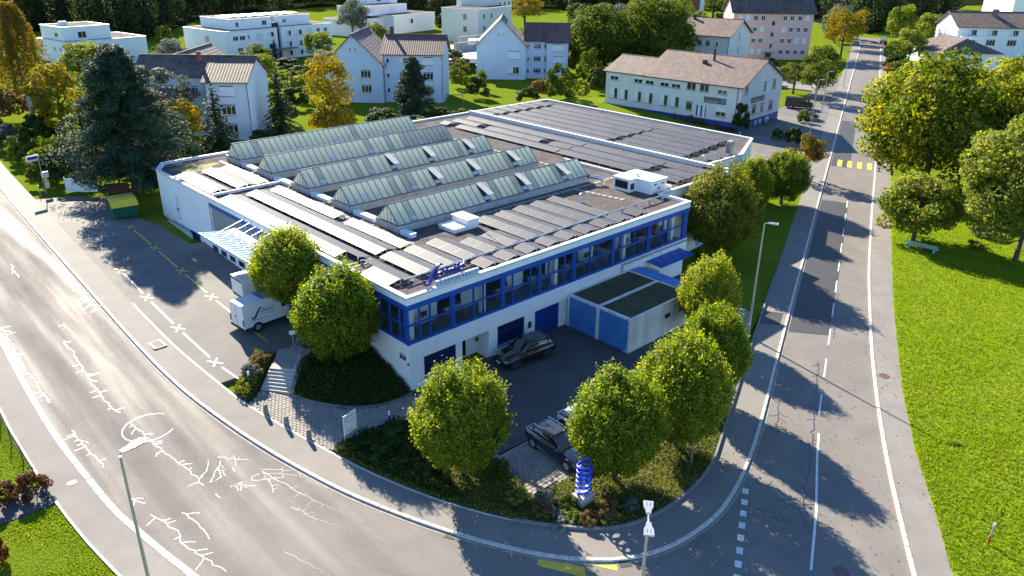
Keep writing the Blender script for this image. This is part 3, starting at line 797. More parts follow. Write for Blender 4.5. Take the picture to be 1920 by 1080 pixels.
# covers and drains
def cover(name, x, y, r, m_, dz, parent):
    b = MB(); b.lathe((x, y, H(x, y) + dz), [(r, -0.05), (r, 0.0), (r * .9, 0.006)], 18); b.build(name, m_, parent)
cover('manhole_cover', 27.0, -21.4, 0.42, M['manhole'], 0.106, walk)
cover('manhole_cover', 5.8, -28.2, 0.42, M['manhole'], 0.006, road)
cover('manhole_cover', -20.3, 4.7, 0.26, M['kerb'], 0.106, walk)
mb = MB()
for dx in (-.38, .38):
    mb.box(-10.8 + dx - .1, 16.2, H(-10.8, 16.8) + .1, -10.8 + dx + .1, 17.5, H(-10.8, 16.8) + .145)
for dy in (16.2, 17.4): mb.box(-11.2, dy - .05, H(-10.8, 16.8) + .1, -10.4, dy + .05, H(-10.8, 16.8) + .143)
mb.build('cover_frame', M['concrete'], walk)
for x, y, a in ((-1.75, -20.45, -0.55), (-6.95, -12.85, -1.1)):
    b = MB(); 
    for k in range(-3, 4):
        b.obox((x + cos(a) * k * .09, y + sin(a) * k * .09, H(x, y) + .012), (cos(a) * .03, sin(a) * .03, 0), (-sin(a) * .22, cos(a) * .22, 0), (0, 0, .012))
    b.build('drain_grate', M['dark'], road)

# ---- paved path with hexagonal pavers
path_poly = [(-9.2, 5.5), (-8.55, 1.9), (-7.65, -2.1), (-5.4, -1.7), (-3.4, -2.0), (-2.1, -2.9), (-0.35, -3.2), (-0.2, -0.2), (-1, -0.35), (-2.8, -0.05), (-4.5, 1.15), (-5.8, 3.05), (-6.45, 4.75), (-7.75, 6.65)]
path = tag(drape('paved_path', path_poly, 0.055, M['joint'], grid=1.5), kind='structure')
def hex_pavers(poly, s, dz, zf=H):
    V, F = [], []
    xs = [p[0] for p in poly]; ys = [p[1] for p in poly]
    C = []
    j = 0; y = min(ys)
    while y < max(ys):
        x = min(xs) + (s * .5 if j % 2 else 0)
        while x < max(xs):
            C.append((x, y)); x += s
        y += s * 0.866; j += 1
    C = np.array(C); C = C[inside(poly, C)]
    r0, r1 = s * 0.545, s * 0.50
    for cx, cy in C:
        z = zf(cx, cy) + dz + random.uniform(-.006, .006); n = len(V)
        V += [(cx + r0 * sin(k * pi / 3), cy + r0 * cos(k * pi / 3), z - .05) for k in range(6)]
        V += [(cx + r1 * sin(k * pi / 3), cy + r1 * cos(k * pi / 3), z) for k in range(6)]
        F.append(tuple(n + 11 - k for k in range(6)))
        F += [(n + k, n + 6 + k, n + 6 + (k + 1) % 6, n + (k + 1) % 6) for k in range(6)]
    me = bpy.data.meshes.new('paving'); me.from_pydata(V, [], F); me.materials.append(M['paver'])
    bm = bmesh.new(); bm.from_mesh(me); bmesh.ops.recalc_face_normals(bm, faces=bm.faces)
    bm.to_mesh(me); bm.free()
    return me
tag(link('paving', hex_pavers(path_poly, 0.27, 0.10), path), kind='stuff')
# ---- parking bay of single paving stones
stall_poly = [(-0.7, -9.35), (2.2, -9.55), (7.0, -9.8), (7.0, -13.55), (2.15, -13.85), (-1.5, -13.55)]
stall = tag(drape('parking_bay', stall_poly, 0.06, M['joint'], grid=1.5), kind='structure')
pm = MB().box(-.2, -.125, -.05, .2, .125, 0).mesh('paving_stone', M['paver'])
bm = bmesh.new(); bm.from_mesh(pm); bmesh.ops.bevel(bm, geom=[e for e in bm.edges if min(v.co.z for v in e.verts) > -.01], offset=.018, segments=1, affect='EDGES'); bm.to_mesh(pm); bm.free()
C = [(x + (0.21 if j % 2 else 0), y) for j, y in enumerate(np.arange(-13.7, -9.3, .27)) for x in np.arange(-1.4, 6.9, .42)]
C = np.array(C); C = C[inside(stall_poly, C)]
C = C[np.argsort(C[:, 0])]
for x, y in C[:290]:
    link('paving_stone', pm, stall, (x, y, 0.11 + random.uniform(-.006, .006)), (0, 0, random.uniform(-.02, .02)))
mb = MB()
for x, y in C[290:]: mb.box(x - .2, y - .125, .05, x + .2, y + .125, .11)
tag(mb.build('paving', M['paver'], stall), kind='stuff')
e_poly = [(24.5, -7.4), (27, -6.3), (30.0, -6.5), (29.7, -8.9), (25.3, -11.2), (24.6, -11.6)]
ep = tag(drape('entrance_paving', e_poly, 0.05, M['joint'], grid=1.5), kind='structure')
tag(link('paving', hex_pavers(e_poly, 0.3, 0.095), ep), kind='stuff')

# ---- planted beds
corner_poly = [(-7.55, -2.25), (-5.4, -1.85), (-3.4, -2.15), (-2.15, -3.05), (-1.15, -6), (-0.9, -9.35), (-1.6, -13.65), (2.15, -14.0), (7.15, -13.7), (11.1, -14.45), (14.7, -16.1)] + list(reversed([p for p in offset_line(WALKBACK, 0.1) if (p[1] < -2.4 and p[0] < 14.4)]))
def z_corner(x, y): return H(x, y) + 0.16 + 0.12 * sin(x * .9) * sin(y * .7)
tag(drape('corner_bed', corner_poly, 0, M['soil'], grid=1.0, edge=1.5, skirt=0.4, zf=z_corner), kind='structure')
B2 = [(-6.45, 4.85), (-5.75, 3.15), (-4.45, 1.25), (-2.75, 0.05), (-1.0, -0.25), (-0.02, -0.15)]
def z_bank(x, y):
    yb = float(np.interp(x, [p[0] for p in B2], [p[1] for p in B2]))
    return H(x, y) * 0 + 0.12 + min(1.7, 0.35 * max(0.0, y - yb) + 0.25 * max(0.0, -(x + 4.5)))
bank_poly = B2 + [(-0.02, 8.8), (-2.3, 8.8), (-3.3, 6.9), (-4.95, 6.15)]
tag(drape('planted_bank', bank_poly, 0, M['soil'], grid=0.8, edge=1.0, skirt=0.5, zf=z_bank), kind='structure')
mb = MB()
for a, b in zip(dense(smooth_line(B2, 2), .6), dense(smooth_line(B2, 2), .6)[1:]): seg_box(mb, a, b, 0.12, -.1, 0.2)
tag(mb.build('bank_edging', M['darkconc']), kind='structure')
lb_poly = [(-9.35, 7.4), (-9.15, 6.0), (-7.95, 6.9), (-6.5, 8.0), (-5.0, 9.5), (-6.2, 10.5)]
def z_lb(x, y): return H(x, y) + 0.2 + 0.18 * max(0.0, min(1.5, (x + 8.5)))
tag(drape('stair_bed', lb_poly, 0, M['soil'], grid=0.8, edge=1.0, skirt=0.5, zf=z_lb), kind='structure')
tag(drape('ditch_bed', [(-1.25, 33.6), (-0.75, 34.0), (-0.6, 40.2), (-1.65, 39.9)], 0.14, M['grass'], grid=1.5), kind='structure')

# ---- steps up to the yard
st = thing('stone_steps', (-6.5, 6.2, 0), 'flight of grey concrete steps beside the planted bank', 'steps')
s0, s1 = Vector((-7.75, 6.75)), Vector((-6.5, 4.9))          # bottom line
t0, t1 = Vector((-6.35, 7.75)), Vector((-5.05, 6.2))         # top line
zb, zt = 0.50, 1.42
for k in range(7):
    f0, f1 = k / 7, (k + 1.15) / 7
    P = [s0.lerp(t0, f0), s1.lerp(t1, f0), s1.lerp(t1, min(1, f1)), s0.lerp(t0, min(1, f1))]
    b = MB(); b.prism([(p.x, p.y) for p in P], zb - .3, zb + (zt - zb) * (k + 1) / 7)
    b.build('step', M['concrete'], st, bevel=0.012)
lp = [t0, t1, Vector((-3.35, 6.85)), Vector((-2.35, 8.85)), Vector((-4.75, 9.6))]
b = MB(); b.prism([(p.x, p.y) for p in lp], 0.3, zt + .005); b.build('landing', M['paver'], st)
ww = [(-6.42, 4.75), (-5.9, 5.2), (-4.95, 6.0), (-4.2, 6.3), (-3.3, 6.7)]
b = MB()
hs = [0.95, 1.3, 1.75, 1.75, 1.75]
L_, R_ = offset_line(ww, .14), offset_line(ww, -.14)
for i in range(4):
    V = [(*L_[i], 0), (*R_[i], 0), (*R_[i + 1], 0), (*L_[i + 1], 0), (*L_[i], hs[i]), (*R_[i], hs[i]), (*R_[i + 1], hs[i + 1]), (*L_[i + 1], hs[i + 1])]
    b.add(V, [(4, 5, 6, 7), (0, 1, 5, 4), (2, 3, 7, 6), (1, 2, 6, 5), (3, 0, 4, 7)])
b.build('side_wall', M['darkconc'], st)
rl = [(-6.3, 4.95), (-5.6, 5.5), (-4.95, 6.05), (-4.1, 6.35)]
zz = [0.95, 1.4, 1.75, 1.75]
b = MB(); b.tube([(x, y, z + .85) for (x, y), z in zip(rl, zz)], .028, 6)
b.tube([(x, y, z + .45) for (x, y), z in zip(rl, zz)], .018, 6)
b.build('handrail', M['galv'], st)
for (x, y), z in zip(rl, zz): MB().tube([(x, y, z - .1), (x, y, z + .85)], .024, 6).build('rail_post', M['galv'], st)
# ------------------------------------------------------------------ the factory
fac = thing('factory_building', (16, 22, 0), 'white flat roofed factory with blue window bands and saw skylights', 'building')
def fbox(name, m, *b, bevel=0.0, parent=None):
    mb = MB()
    for q in (b if isinstance(b[0], (tuple, list)) else [b]): mb.box(*q)
    return mb.build(name, m, parent or fac, bevel=bevel)
ZR = 7.38
# parapets and fascias (outer faces), butting at the corners
fbox('fascia', M['white'], (0, 0, 6.78, 32.3, .3, 7.28))
fbox('fascia', M['white'], (0, .302, 6.78, .3, 43, 7.28))
fbox('fascia', M['white'], (32.0, .302, 6.0, 32.3, 3.3, 7.28))
fbox('fascia', M['white'], (32.302, 3.3, 0, 44.4, 3.6, 7.28))
fbox('fascia', M['white'], (44.402, 6.6, 0, 52.0, 6.9, 7.28), (44.1, 3.602, 0, 44.4, 6.6, 7.28))
b = MB(); b.prism([(52.002, 6.6), (60.2, 10.2), (59.9, 10.35), (51.95, 6.9)], 0, 7.28); b.build('fascia', M['white'], fac)
fbox('wall', M['white'], (59.9, 10.36, 0, 60.2, 45.35, 7.28))
fbox('wall', M['white'], (1.6, 45.352, 0, 60.2, 45.65, 7.28))
b = MB(); b.prism([(0, 43.002), (1.55, 45.65), (1.85, 45.35), (.3, 43.002)], 1.5, 7.28); b.build('wall', M['white'], fac)
for q in ((-.05, -.05, 32.35, .30), (-.05, .302, .30, 43.0), (32.02, .302, 32.35, 3.25), (32.02, 3.252, 44.05, 3.6), (44.052, 6.55, 52, 6.9), (1.5, 45.35, 60.25, 45.7), (59.9, 10.3, 60.25, 45.348)):
    fbox('parapet_cap', M['cap'], (q[0], q[1], 7.28, q[2], q[3], ZR))
    fbox('drip_edge', M['galv'], (q[0] - .015, q[1] - .015, 7.25, q[2] + .015, q[3] + .015, 7.283))
fbox('parapet_cap', M['cap'], (44.1, 3.65, 6.9, 44.5, 45.34, 7.62))
b = MB(); b.prism([(52.002, 6.52), (60.25, 10.12), (59.85, 10.29), (51.93, 6.97)], 7.28, ZR); b.build('parapet_cap', M['cap'], fac)
b = MB(); b.prism([(-.05, 43.002), (1.5, 45.7), (1.9, 45.298), (.38, 43.002)], 7.28, ZR); b.build('parapet_cap', M['cap'], fac)
deck = fbox('roof_deck', M['gravel'], (.3, .3, 6.9, 31.99, 45.35, 7.12), (31.992, 3.6, 6.9, 44.09, 45.35, 7.12))
b = MB(); b.prism([(44.41, 6.9), (51.95, 6.9), (59.9, 10.36), (59.9, 45.35), (44.41, 45.35)], 6.9, 7.12); b.build('roof_deck', M['gravel'], fac)
fbox('upstand', M['cap'], (34.9, 4.2, 7.12, 35.15, 18.5, 7.42))
b = MB(); pts = []
for k in range(14):
    a = k / 14 * 2 * pi; r = 1 + .25 * sin(3 * a + 1) + .12 * sin(5 * a)
    pts.append((3.6 + 2.3 * r * cos(a), 42.0 + 1.4 * r * sin(a), 7.126))
b.quad(*pts); b.build('moss_patch', M['mosspatch'], deck)
# upper front: blue header, windows, spandrel
fbox('header', M['blue'], (-.02, -.02, 6.42, 32.28, .28, 6.778), (-.02, .282, 6.42, .28, 30.5, 6.778))
fbox('spandrel', M['white'], (0, 0, 2.52, 32.3, .28, 3.80), (0, .282, 2.52, .28, 12.0, 3.80), (0, 12.002, 0.4, .28, 30.5, 3.80))
WX = [(.14, 3.77, 1.09, 1.97), (4.13, 8.58, 5.91, 6.86), (8.91, 12.46, 9.77, 11.64), (12.76, 16.34, 13.65, 15.46), (16.73, 21.23, 18.49, 19.43), (21.6, 26.1, 22.36, 24.31), (26.52, 31.44, 28.38, 29.16)]
def window_unit(u, axis, zmid=5.2):
    """blue frame with two mullions and a rail, six panes; along x (front) or y (left side)"""
    a, d, m1, m2 = u
    xs = [a, m1, m2, d]; z0, z1 = 3.80, 6.42
    t = .09
    mb = MB()
    def bx(u0, u1, v0, v1, y0=.03, y1=.17):
        if axis == 'x': mb.box(u0, y0, v0, u1, y1, v1)
        else: mb.box(y0, u0, v0, y1, u1, v1)
    bx(a - .16, a, z0, z1, .0, .2); bx(d, d + .16, z0, z1, .0, .2)
    bx(a, d, z0, z0 + .2); bx(a, d, z1 - .06, z1)
    for m_ in (m1, m2): bx(m_ - t / 2, m_ + t / 2, z0 + .2, z1 - .06)
    for i in range(3):
        u0 = xs[i] + (t / 2 if i else 0); u1 = xs[i + 1] - (t / 2 if i < 2 else 0)
        bx(u0, u1, zmid - .05, zmid + .05)
    w = mb.build('window', M['blue'], fac)
    for i in range(3):
        u0 = xs[i] + (t / 2 if i else 0); u1 = xs[i + 1] - (t / 2 if i < 2 else 0)
        for v0, v1 in ((z0 + .2, zmid - .05), (zmid + .05, z1 - .06)):
            p = MB()
            if axis == 'x': p.quad((u0, .09, v0), (u1, .09, v0), (u1, .09, v1), (u0, .09, v1))
            else: p.quad((.09, u0, v0), (.09, u0, v1), (.09, u1, v1), (.09, u1, v0))
            p.build('pane', M['glass'], w)
    return w
for u in WX: window_unit(u, 'x')
for u in ((.45, 3.35, 1.0, 2.15), (3.7, 7.5, 4.6, 6.2), (7.85, 11.8, 9.2, 10.4)): window_unit(u, 'y')
fbox('corner_post', M['blue'], (-.01, -.01, 3.8, .13, .13, 6.42))
fbox('corner_post', M['blue'], (31.62, .0, 3.8, 32.1, .2, 6.42))
# left side: roller shutters, plain wall, door
for y0, y1 in ((12.15, 15.6), (15.75, 19.4), (19.55, 23.3)):
    s = fbox('roller_shutter', M['shutter'], (.12, y0, 3.8, .2, y1, 6.42))
fbox('roller_shutter', M['shutter'], (.1, 23.7, 3.8, .2, 30.38, 6.42))
for k in range(8): fbox('shutter_seam', M['dark'], (.096, 24.4 + k * .85, 3.82, .099, 24.42 + k * .85, 6.40))
fbox('wall', M['white'], (0, 30.502, 1.0, .28, 38.1, 6.778), (0, 38.1, 5.6, .28, 39.0, 6.778), (0, 39.0, 1.0, .28, 43, 6.778))
fbox('wall', M['white'], (0.05, 30.38, 3.8, .28, 30.5, 6.42), (.05, 23.3, 3.8, .28, 23.7, 6.42))
dr = fbox('door', M['cream'], (.05, 38.12, 3.0, .12, 38.98, 5.58))
fbox('wall', M['white'], (0.0, 38.1, 1.0, .28, 39.0, 3.0))
MB().tube([(-.02, 38.3, 4.3), (-.18, 38.3, 4.4), (-.2, 38.3, 4.15)], .05, 6).build('lamp', M['dark'], fac)
for y0 in (24.6, 26.4, 28.2, 30.0): fbox('basement_window', M['pane'], (-.02, y0, 2.0, .05, y0 + 1.1, 2.5))
fbox('basement_window', M['darkblue'], (-.02, 33.9, 1.9, .05, 36.1, 2.7))
fbox('downpipe', M['galv'], (-.06, 30.5, 4.0, -.0, 30.56, 6.8))
# lower front
LW = [(0.12, 1.36), (4.25, 4.84), (7.45, 8.3), (11.15, 12.3), (15.1, 24.9), (27.2, 32.2)]
for a, c in LW: fbox('lower_wall', M['white'], (a, .15, -.2, c, .4, 2.52))
fbox('lower_wall', M['white'], (.12, .402, -.2, .4, 11.9, 2.52))
for q in ((1.36, .15, -.2, 4.25, .4, .74), (8.3, .15, -.2, 11.15, .4, .74), (24.9, .3, 2.35, 27.2, .4, 2.52)): fbox('lower_wall', M['white'], q)
def barred(x0, x1):
    mb = MB()
    for a in (x0, (x0 + x1) / 2 + .25, x1 - .1): mb.box(a, .2, .74, a + .1, .3, 2.5)
    mb.box(x0, .2, .74, x1, .3, .9); mb.box(x0, .2, 2.38, x1, .3, 2.5); mb.box(x0, .2, 1.75, x1, .28, 1.83)
    w = mb.build('window', M['darkblue'], fac)
    MB().box(x0, .31, .74, x1, .33, 2.5).build('pane', M['pane'], w)
    b = MB()
    for k in range(1, 17):
        x = x0 + (x1 - x0) * k / 17
        b.box(x - .012, .165, .8, x + .012, .19, 2.45)
    b.build('bars', M['darkblue'], w)
    fbox('sill', M['blue'], (x0 - .03, .1, .66, x1 + .03, .3, .738))
barred(1.36, 4.25); barred(8.3, 11.15)
fbox('recess_wall', M['white'], (4.84, 1.6, -.2, 7.45, 1.75, 2.52), (4.74, .402, -.2, 4.84, 1.6, 2.52), (7.45, .402, -.2, 7.55, 1.6, 2.52))
e = fbox('entrance_door', M['darkblue'], (4.95, 1.5, .0, 5.08, 1.58, 2.4), (5.8, 1.5, 0, 5.95, 1.58, 2.4), (5.08, 1.5, 2.2, 5.8, 1.58, 2.4), (5.08, 1.5, 0, 5.8, 1.58, .2))
MB().box(5.08, 1.53, .2, 5.8, 1.55, 2.2).build('pane', M['pane'], e)
MB().box(5.96, 1.53, .2, 6.3, 1.55, 2.2).build('pane', M['pane'], e)
fbox('letter_box', M['dark'], (7.1, 1.2, 1.2, 7.3, 1.3, 1.45))
d = MB()
for k in range(8): d.box(12.32 + k * .348, .24, .05, 12.32 + k * .348 + .335, .30, 2.5)
dd = d.build('gate', M['darkblue'], fac)
fbox('gate_back', M['darkblue'], (12.3, .301, 0, 15.1, .33, 2.52))
fbox('gate_step', M['concrete'], (12.2, -.25, .0, 15.2, .149, .14))
fbox('wall_box', M['dark'], (11.55, .05, 1.25, 11.85, .149, 1.75))
fbox('wall_box', M['white'], (11.6, .06, 2.0, 11.85, .149, 2.3))
MB().lathe((11.5, -.02, .55), [(.13, 0), (.16, .05), (.13, .12)], 10, 'y').build('hose_reel', M['dark'], fac)
MB().lathe((12.0, -.02, .62), [(.1, 0), (.13, .05), (.1, .12)], 10, 'y').build('hose_reel', M['dark'], fac)
sg = fbox('wall_sign', M['print'], (-.03, .36, 2.53, -.003, 1.05, 2.92))
fbox('print', M['magenta'], (-.036, .52, 2.6, -.031, .78, 2.78), parent=sg)
fbox('print', M['frame'], (-.036, .40, 2.82, -.031, .95, 2.88), parent=sg)
fbox('lamp', M['dark'], (-.12, .0, 2.33, -.0, .09, 2.45))
# gutter pipe on the right part
fbox('drain_pipe', M['alu'], (22.6, -.13, 3.55, 32.1, -.01, 3.72), (22.6, -.13, 2.9, 22.76, -.01, 3.55))
# office interior seen through the glass
fbox('floor_slab', M['carpet'], (.3, .3, 3.55, 31.9, 11.0, 3.72))
fbox('interior_wall', M['interior'], (.3, 11, 3.72, 31.9, 11.15, 6.42))
for x in (3.9, 8.8, 16.5, 26.3): fbox('partition', M['interior'], (x, 4.2, 3.72, x + .1, 10.98, 6.42))
for x0, x1 in ((2.1, 4.3), (11.2, 13.0), (15.6, 16.4), (19.6, 21.5), (24.5, 26.6), (6.6, 8.4)): fbox('partition', M['interior'], (x0, 2.3, 3.72, x1, 2.4, 6.42))
fbox('ceiling', M['interior'], (.3, .3, 6.425, 31.9, 11.15, 6.6))
for x in (.75, 7.3, 15.0, 23.6, 30.6): fbox('column', M['white'], (x - .17, .55, 3.72, x + .17, .95, 6.42))
for k, x in enumerate((2.6, 5.4, 10.4, 14.0, 17.8, 19.9, 22.9, 25.2, 28.0, 30.4)):
    W = ('first', 'second', 'third', 'fourth', 'fifth', 'fifth', 'sixth', 'sixth', 'last', 'last')[k]
    side = 'left' if k in (4, 6, 8) else 'right'
    lab = 'pale desk with a dark monitor inside the %s window from the corner' % W if k < 4 else 'pale desk with a dark monitor at the %s end of the %s window' % (side, W)
    t = thing('office_desk', (x, 1.6, 3.72), lab, 'desk', 'desks behind the window band')
    MB().box(-.75, -.4, .70, .75, .4, .74).build('desk_top', M['frame'], t, local=True)
    for sx in (-.7, .66): MB().box(sx, -.38, 0, sx + .04, .38, .698).build('leg', M['galv'], t, local=True)
    b = MB().box(-.3, .05, .9, .3, .09, 1.28); b.box(-.04, .07, .742, .04, .11, .9); b.build('monitor', M['dark'], t, local=True)
    MB().box(.32 - .9 * (k % 2), -.3, .742, .62 - .9 * (k % 2), 0.1, .80 + .03 * (k % 3)).build('papers', M['frame'], t, local=True)

# ---- double garage
ga = thing('double_garage', (19.8, -3.2, 0), 'double concrete garage with two blue doors and mossy flat roof', 'garage')
GX0, GX1, GY0, GY1, GZ = 15.85, 23.6, -6.5, -.05, 2.95
b = MB()
b.box(GX0, GY0, 0, GX0 + .25, GY0 + .2, GZ - .2); b.box(GX0, GY1 - .2, 0, GX0 + .25, GY1, GZ - .2); b.box(GX0, -3.42, 0, GX0 + .25, -3.1, GZ - .2)
b.box(GX0, GY0, GZ - .2, GX0 + .25, GY1, GZ)
b.build('front_frame', M['stain'], ga, bevel=.015)
b = MB(); b.box(GX0 + .252, GY0, 0, 20.3, GY0 + .18, GZ); b.box(21.2, GY0, 0, 22.2, GY0 + .18, GZ); b.box(23.1, GY0, 0, GX1, GY0 + .18, GZ)
for x0, x1 in ((20.3, 21.2), (22.2, 23.1)): b.box(x0, GY0, 0, x1, GY0 + .18, 1.42); b.box(x0, GY0, 1.98, x1, GY0 + .18, GZ)
b.build('side_wall', M['stain'], ga)
b = MB(); b.box(GX1 - .18, GY0 + .182, 0, GX1, GY1, GZ); b.box(GX0 + .252, GY1 - .18, 0, GX1 - .182, GY1, GZ); b.build('rear_wall', M['stain'], ga)
for x0, x1 in ((20.3, 21.2), (22.2, 23.1)):
    w = MB(); w.box(x0, GY0 + .04, 1.42, x0 + .06, GY0 + .12, 1.98); w.box(x1 - .06, GY0 + .04, 1.42, x1, GY0 + .12, 1.98); w.box(x0 + .06, GY0 + .04, 1.42, x1 - .06, GY0 + .12, 1.48); w.box(x0 + .06, GY0 + .04, 1.92, x1 - .06, GY0 + .12, 1.98)
    w = w.build('window', M['frame'], ga); MB().box(x0 + .06, GY0 + .08, 1.48, x1 - .06, GY0 + .09, 1.92).build('pane', M['pane'], w)
for y0, y1 in ((GY0 + .2, -3.42), (-3.1, GY1 - .2)):
    b = MB(); n = 20
    for k in range(n):
        u0 = y0 + (y1 - y0) * k / n; b.box(GX0 + (.05 if k % 2 else .065), u0, .04, GX0 + .12, u0 + (y1 - y0) / n - .004, GZ - .21)
    dgo = b.build('garage_door', M['bluedoor'], ga)
    MB().lathe((GX0 + .02, (y0 + y1) / 2, .75), [(.03, -.0), (.05, .02), (.05, .03)], 8, 'x').build('handle', M['dark'], dgo)
b = MB(); b.box(GX0 + .3, GY0 + .25, GZ - .2, GX1 - .2, -3.4, GZ - .06); b.box(GX0 + .3, -3.1, GZ - .2, GX1 - .2, GY1 - .2, GZ - .06); b.build('moss_roof', M['moss'], ga)
b = MB(); b.box(GX0 + .252, -3.4, GZ - .2, GX1 - .182, -3.1, GZ + .0); b.build('roof_divider', M['stain'], ga)
for y in (GY0 + .3, -3.26, GY1 - .25): MB().box(GX0 - .12, y - .08, .07, GX0 - .002, y + .08, .25).build('door_stop', M['concrete'], ga)
# blue glass canopies at the side entrance
for (name, lab, pts, zz) in (('entrance_canopy', 'sloping blue canopy fixed beside the garage roof', [(23.75, -.1), (25.3, -.1), (25.3, -5.0), (23.75, -5.0)], (2.92, 2.80)),):
    t = thing(name, (24.5, -2.5, 0), lab, 'canopy')
    b = MB(); b.add([(x, y, zz[0] if x < 24 else zz[1]) for x, y in pts] + [(x, y, (zz[0] if x < 24 else zz[1]) - .05) for x, y in pts], [(0, 1, 2, 3), (7, 6, 5, 4), (0, 4, 5, 1), (1, 5, 6, 2), (2, 6, 7, 3), (3, 7, 4, 0)])
    b.build('sheet', M['bluedoor'], t)
    for y in (-4.8, -.3): MB().tube([(25.1, y, 0.07), (25.1, y, 2.78)], .04, 6).build('post', M['galv'], t)
t = thing('door_canopy', (28.8, -.8, 2.9), 'dark blue door canopy hung on steel rods', 'canopy')
b = MB(); b.obox((28.7, -.85, 2.95), (2.5, 0, 0), (0, .82, .08), (0, -.004, .03)); b.build('sheet', M['blue'], t)
for x in (26.9, 28.1, 29.3, 30.5): MB().tube([(x, -.02, 3.45), (x, -1.25, 2.95)], .018, 5).build('rod', M['galv'], t)
fbox('porch_wall', M['cream'], (26.3, -1.4, -.1, 26.45, .13, 2.45))
fbox('porch_door', M['darkblue'], (25.0, .2, 0, 26.2, .28, 2.35))
fbox('porch_back', M['white'], (24.9, .281, -.1, 27.2, .3, 2.349))

# ---- butterfly canopy over the loading bay on the left side
t = thing('loading_canopy', (-1.8, 19.5, 6.0), 'pale corrugated loading bay canopy hung on steel rods', 'canopy')
Y0, Y1 = 13.2, 24.2
b = MB(); b.extr([(-.01, Y0, 6.1), (-.01, Y1, 6.1), (-1.4, Y1, 6.0), (-1.4, Y0, 6.0)], (0, 0, .05)); b.build('inner_sheet', mat('canopy_sheet', (.55, .54, .52), .8, .06, 1, spec=.05), t)
b = MB(); n = 36
for k in range(n):
    y0 = Y0 + (Y1 - Y0) * k / n; y1 = Y0 + (Y1 - Y0) * (k + 1) / n; dz = .03 * (k % 2)
    b.add([(-1.42, y0, 6.0 + dz), (-1.42, y1, 6.0 + dz), (-3.7, y1, 6.36 + dz), (-3.7, y0, 6.36 + dz), (-1.42, y0, 5.94), (-1.42, y1, 5.94), (-3.7, y1, 6.3), (-3.7, y0, 6.3)], [(0, 1, 2, 3), (7, 6, 5, 4), (0, 4, 5, 1), (1, 5, 6, 2), (2, 6, 7, 3), (3, 7, 4, 0)])
b.build('outer_sheet', mat('tree_shaded_sheet', (0.27, 0.36, 0.44), 0.7, 0.08, 1.5, spec=.05), t)  # tree shade on the outer half is put into this darker, bluer colour
for k in range(8):
    y = 23.2 - 1.2 * k
    MB().tube([(-.01, y, 7.05), (-2.75, y, 6.28)], .03, 6).build('rod', M['galv'], t)
b = MB(); b.box(-3.74, Y0, 6.3, -3.702, Y1, 6.42); b.build('fascia_strip', M['alu'], t)
# brick pier and ramp wall beneath
bp_ = thing('brick_pier', (-1.0, 13.6, .9), 'small red brick pier below the loading canopy', 'pier')
bk = MB().box(-.115, -.055, 0, .115, .055, .065).mesh('brick', M['brick'])
for r in range(20):
    for k in range(3):
        link('brick', bk, bp_, (-.26 + k * .24 + (.12 if r % 2 else 0), -.115, .06 + r * .078), (0, 0, 0))
MB().box(-.5, -.055, 0, .5, .3, 1.6).build('core', M['darkconc'], bp_, local=True)
wl = thing('ditch_wall', (-.5, 37.5, 2.3), 'low concrete wall with handrail in front of the cellar window', 'wall')
b = MB(); b.box(-.62, 34.6, 1.9, -.47, 40.3, 2.75); b.build('coping', M['concrete'], wl)
b = MB(); b.tube([(-.55, 40.2, 3.4), (-.55, 38.2, 3.35)], .03, 6); b.tube([(-.55, 40.2, 2.7), (-.55, 40.2, 3.4)], .025, 6); b.tube([(-.55, 38.2, 2.7), (-.55, 38.2, 3.35)], .025, 6); b.build('handrail', M['galv'], wl)

# ------------------------------------------------------------------ skylights
SKY_Y = [39.62, 32.55, 25.45, 18.3, 11.25]
SX0, SX1, SD, SZ0, SZ1, NP = 7.5, 30.65, 2.95, 7.8, 9.2, 34
pw = (SX1 - SX0) / NP
slope = atan2(SZ1 - SZ0, SD / 2); SL = hypot(SZ1 - SZ0, SD / 2)
pane_me = MB().box(-pw / 2 + .03, 0, -.012, pw / 2 - .03, SL - .02, .012).mesh('pane', M['milk'])
pane_me2 = MB().box(-pw / 2 + .03, 0, -.012, pw / 2 - .03, SL - .02, .012).mesh('pane', M['milk2'])
bar_me = MB().box(-.028, 0, -.02, .028, SL, .045).mesh('glazing_bar', M['bar'])
fl = MB(); fl.box(-pw / 2, 0, -.02, pw / 2, SL * .93, .02)
flap_me = fl.mesh('vent_flap', M['flap'])
ordn = ['farthest', 'fourth nearest', 'middle', 'second nearest', 'nearest']
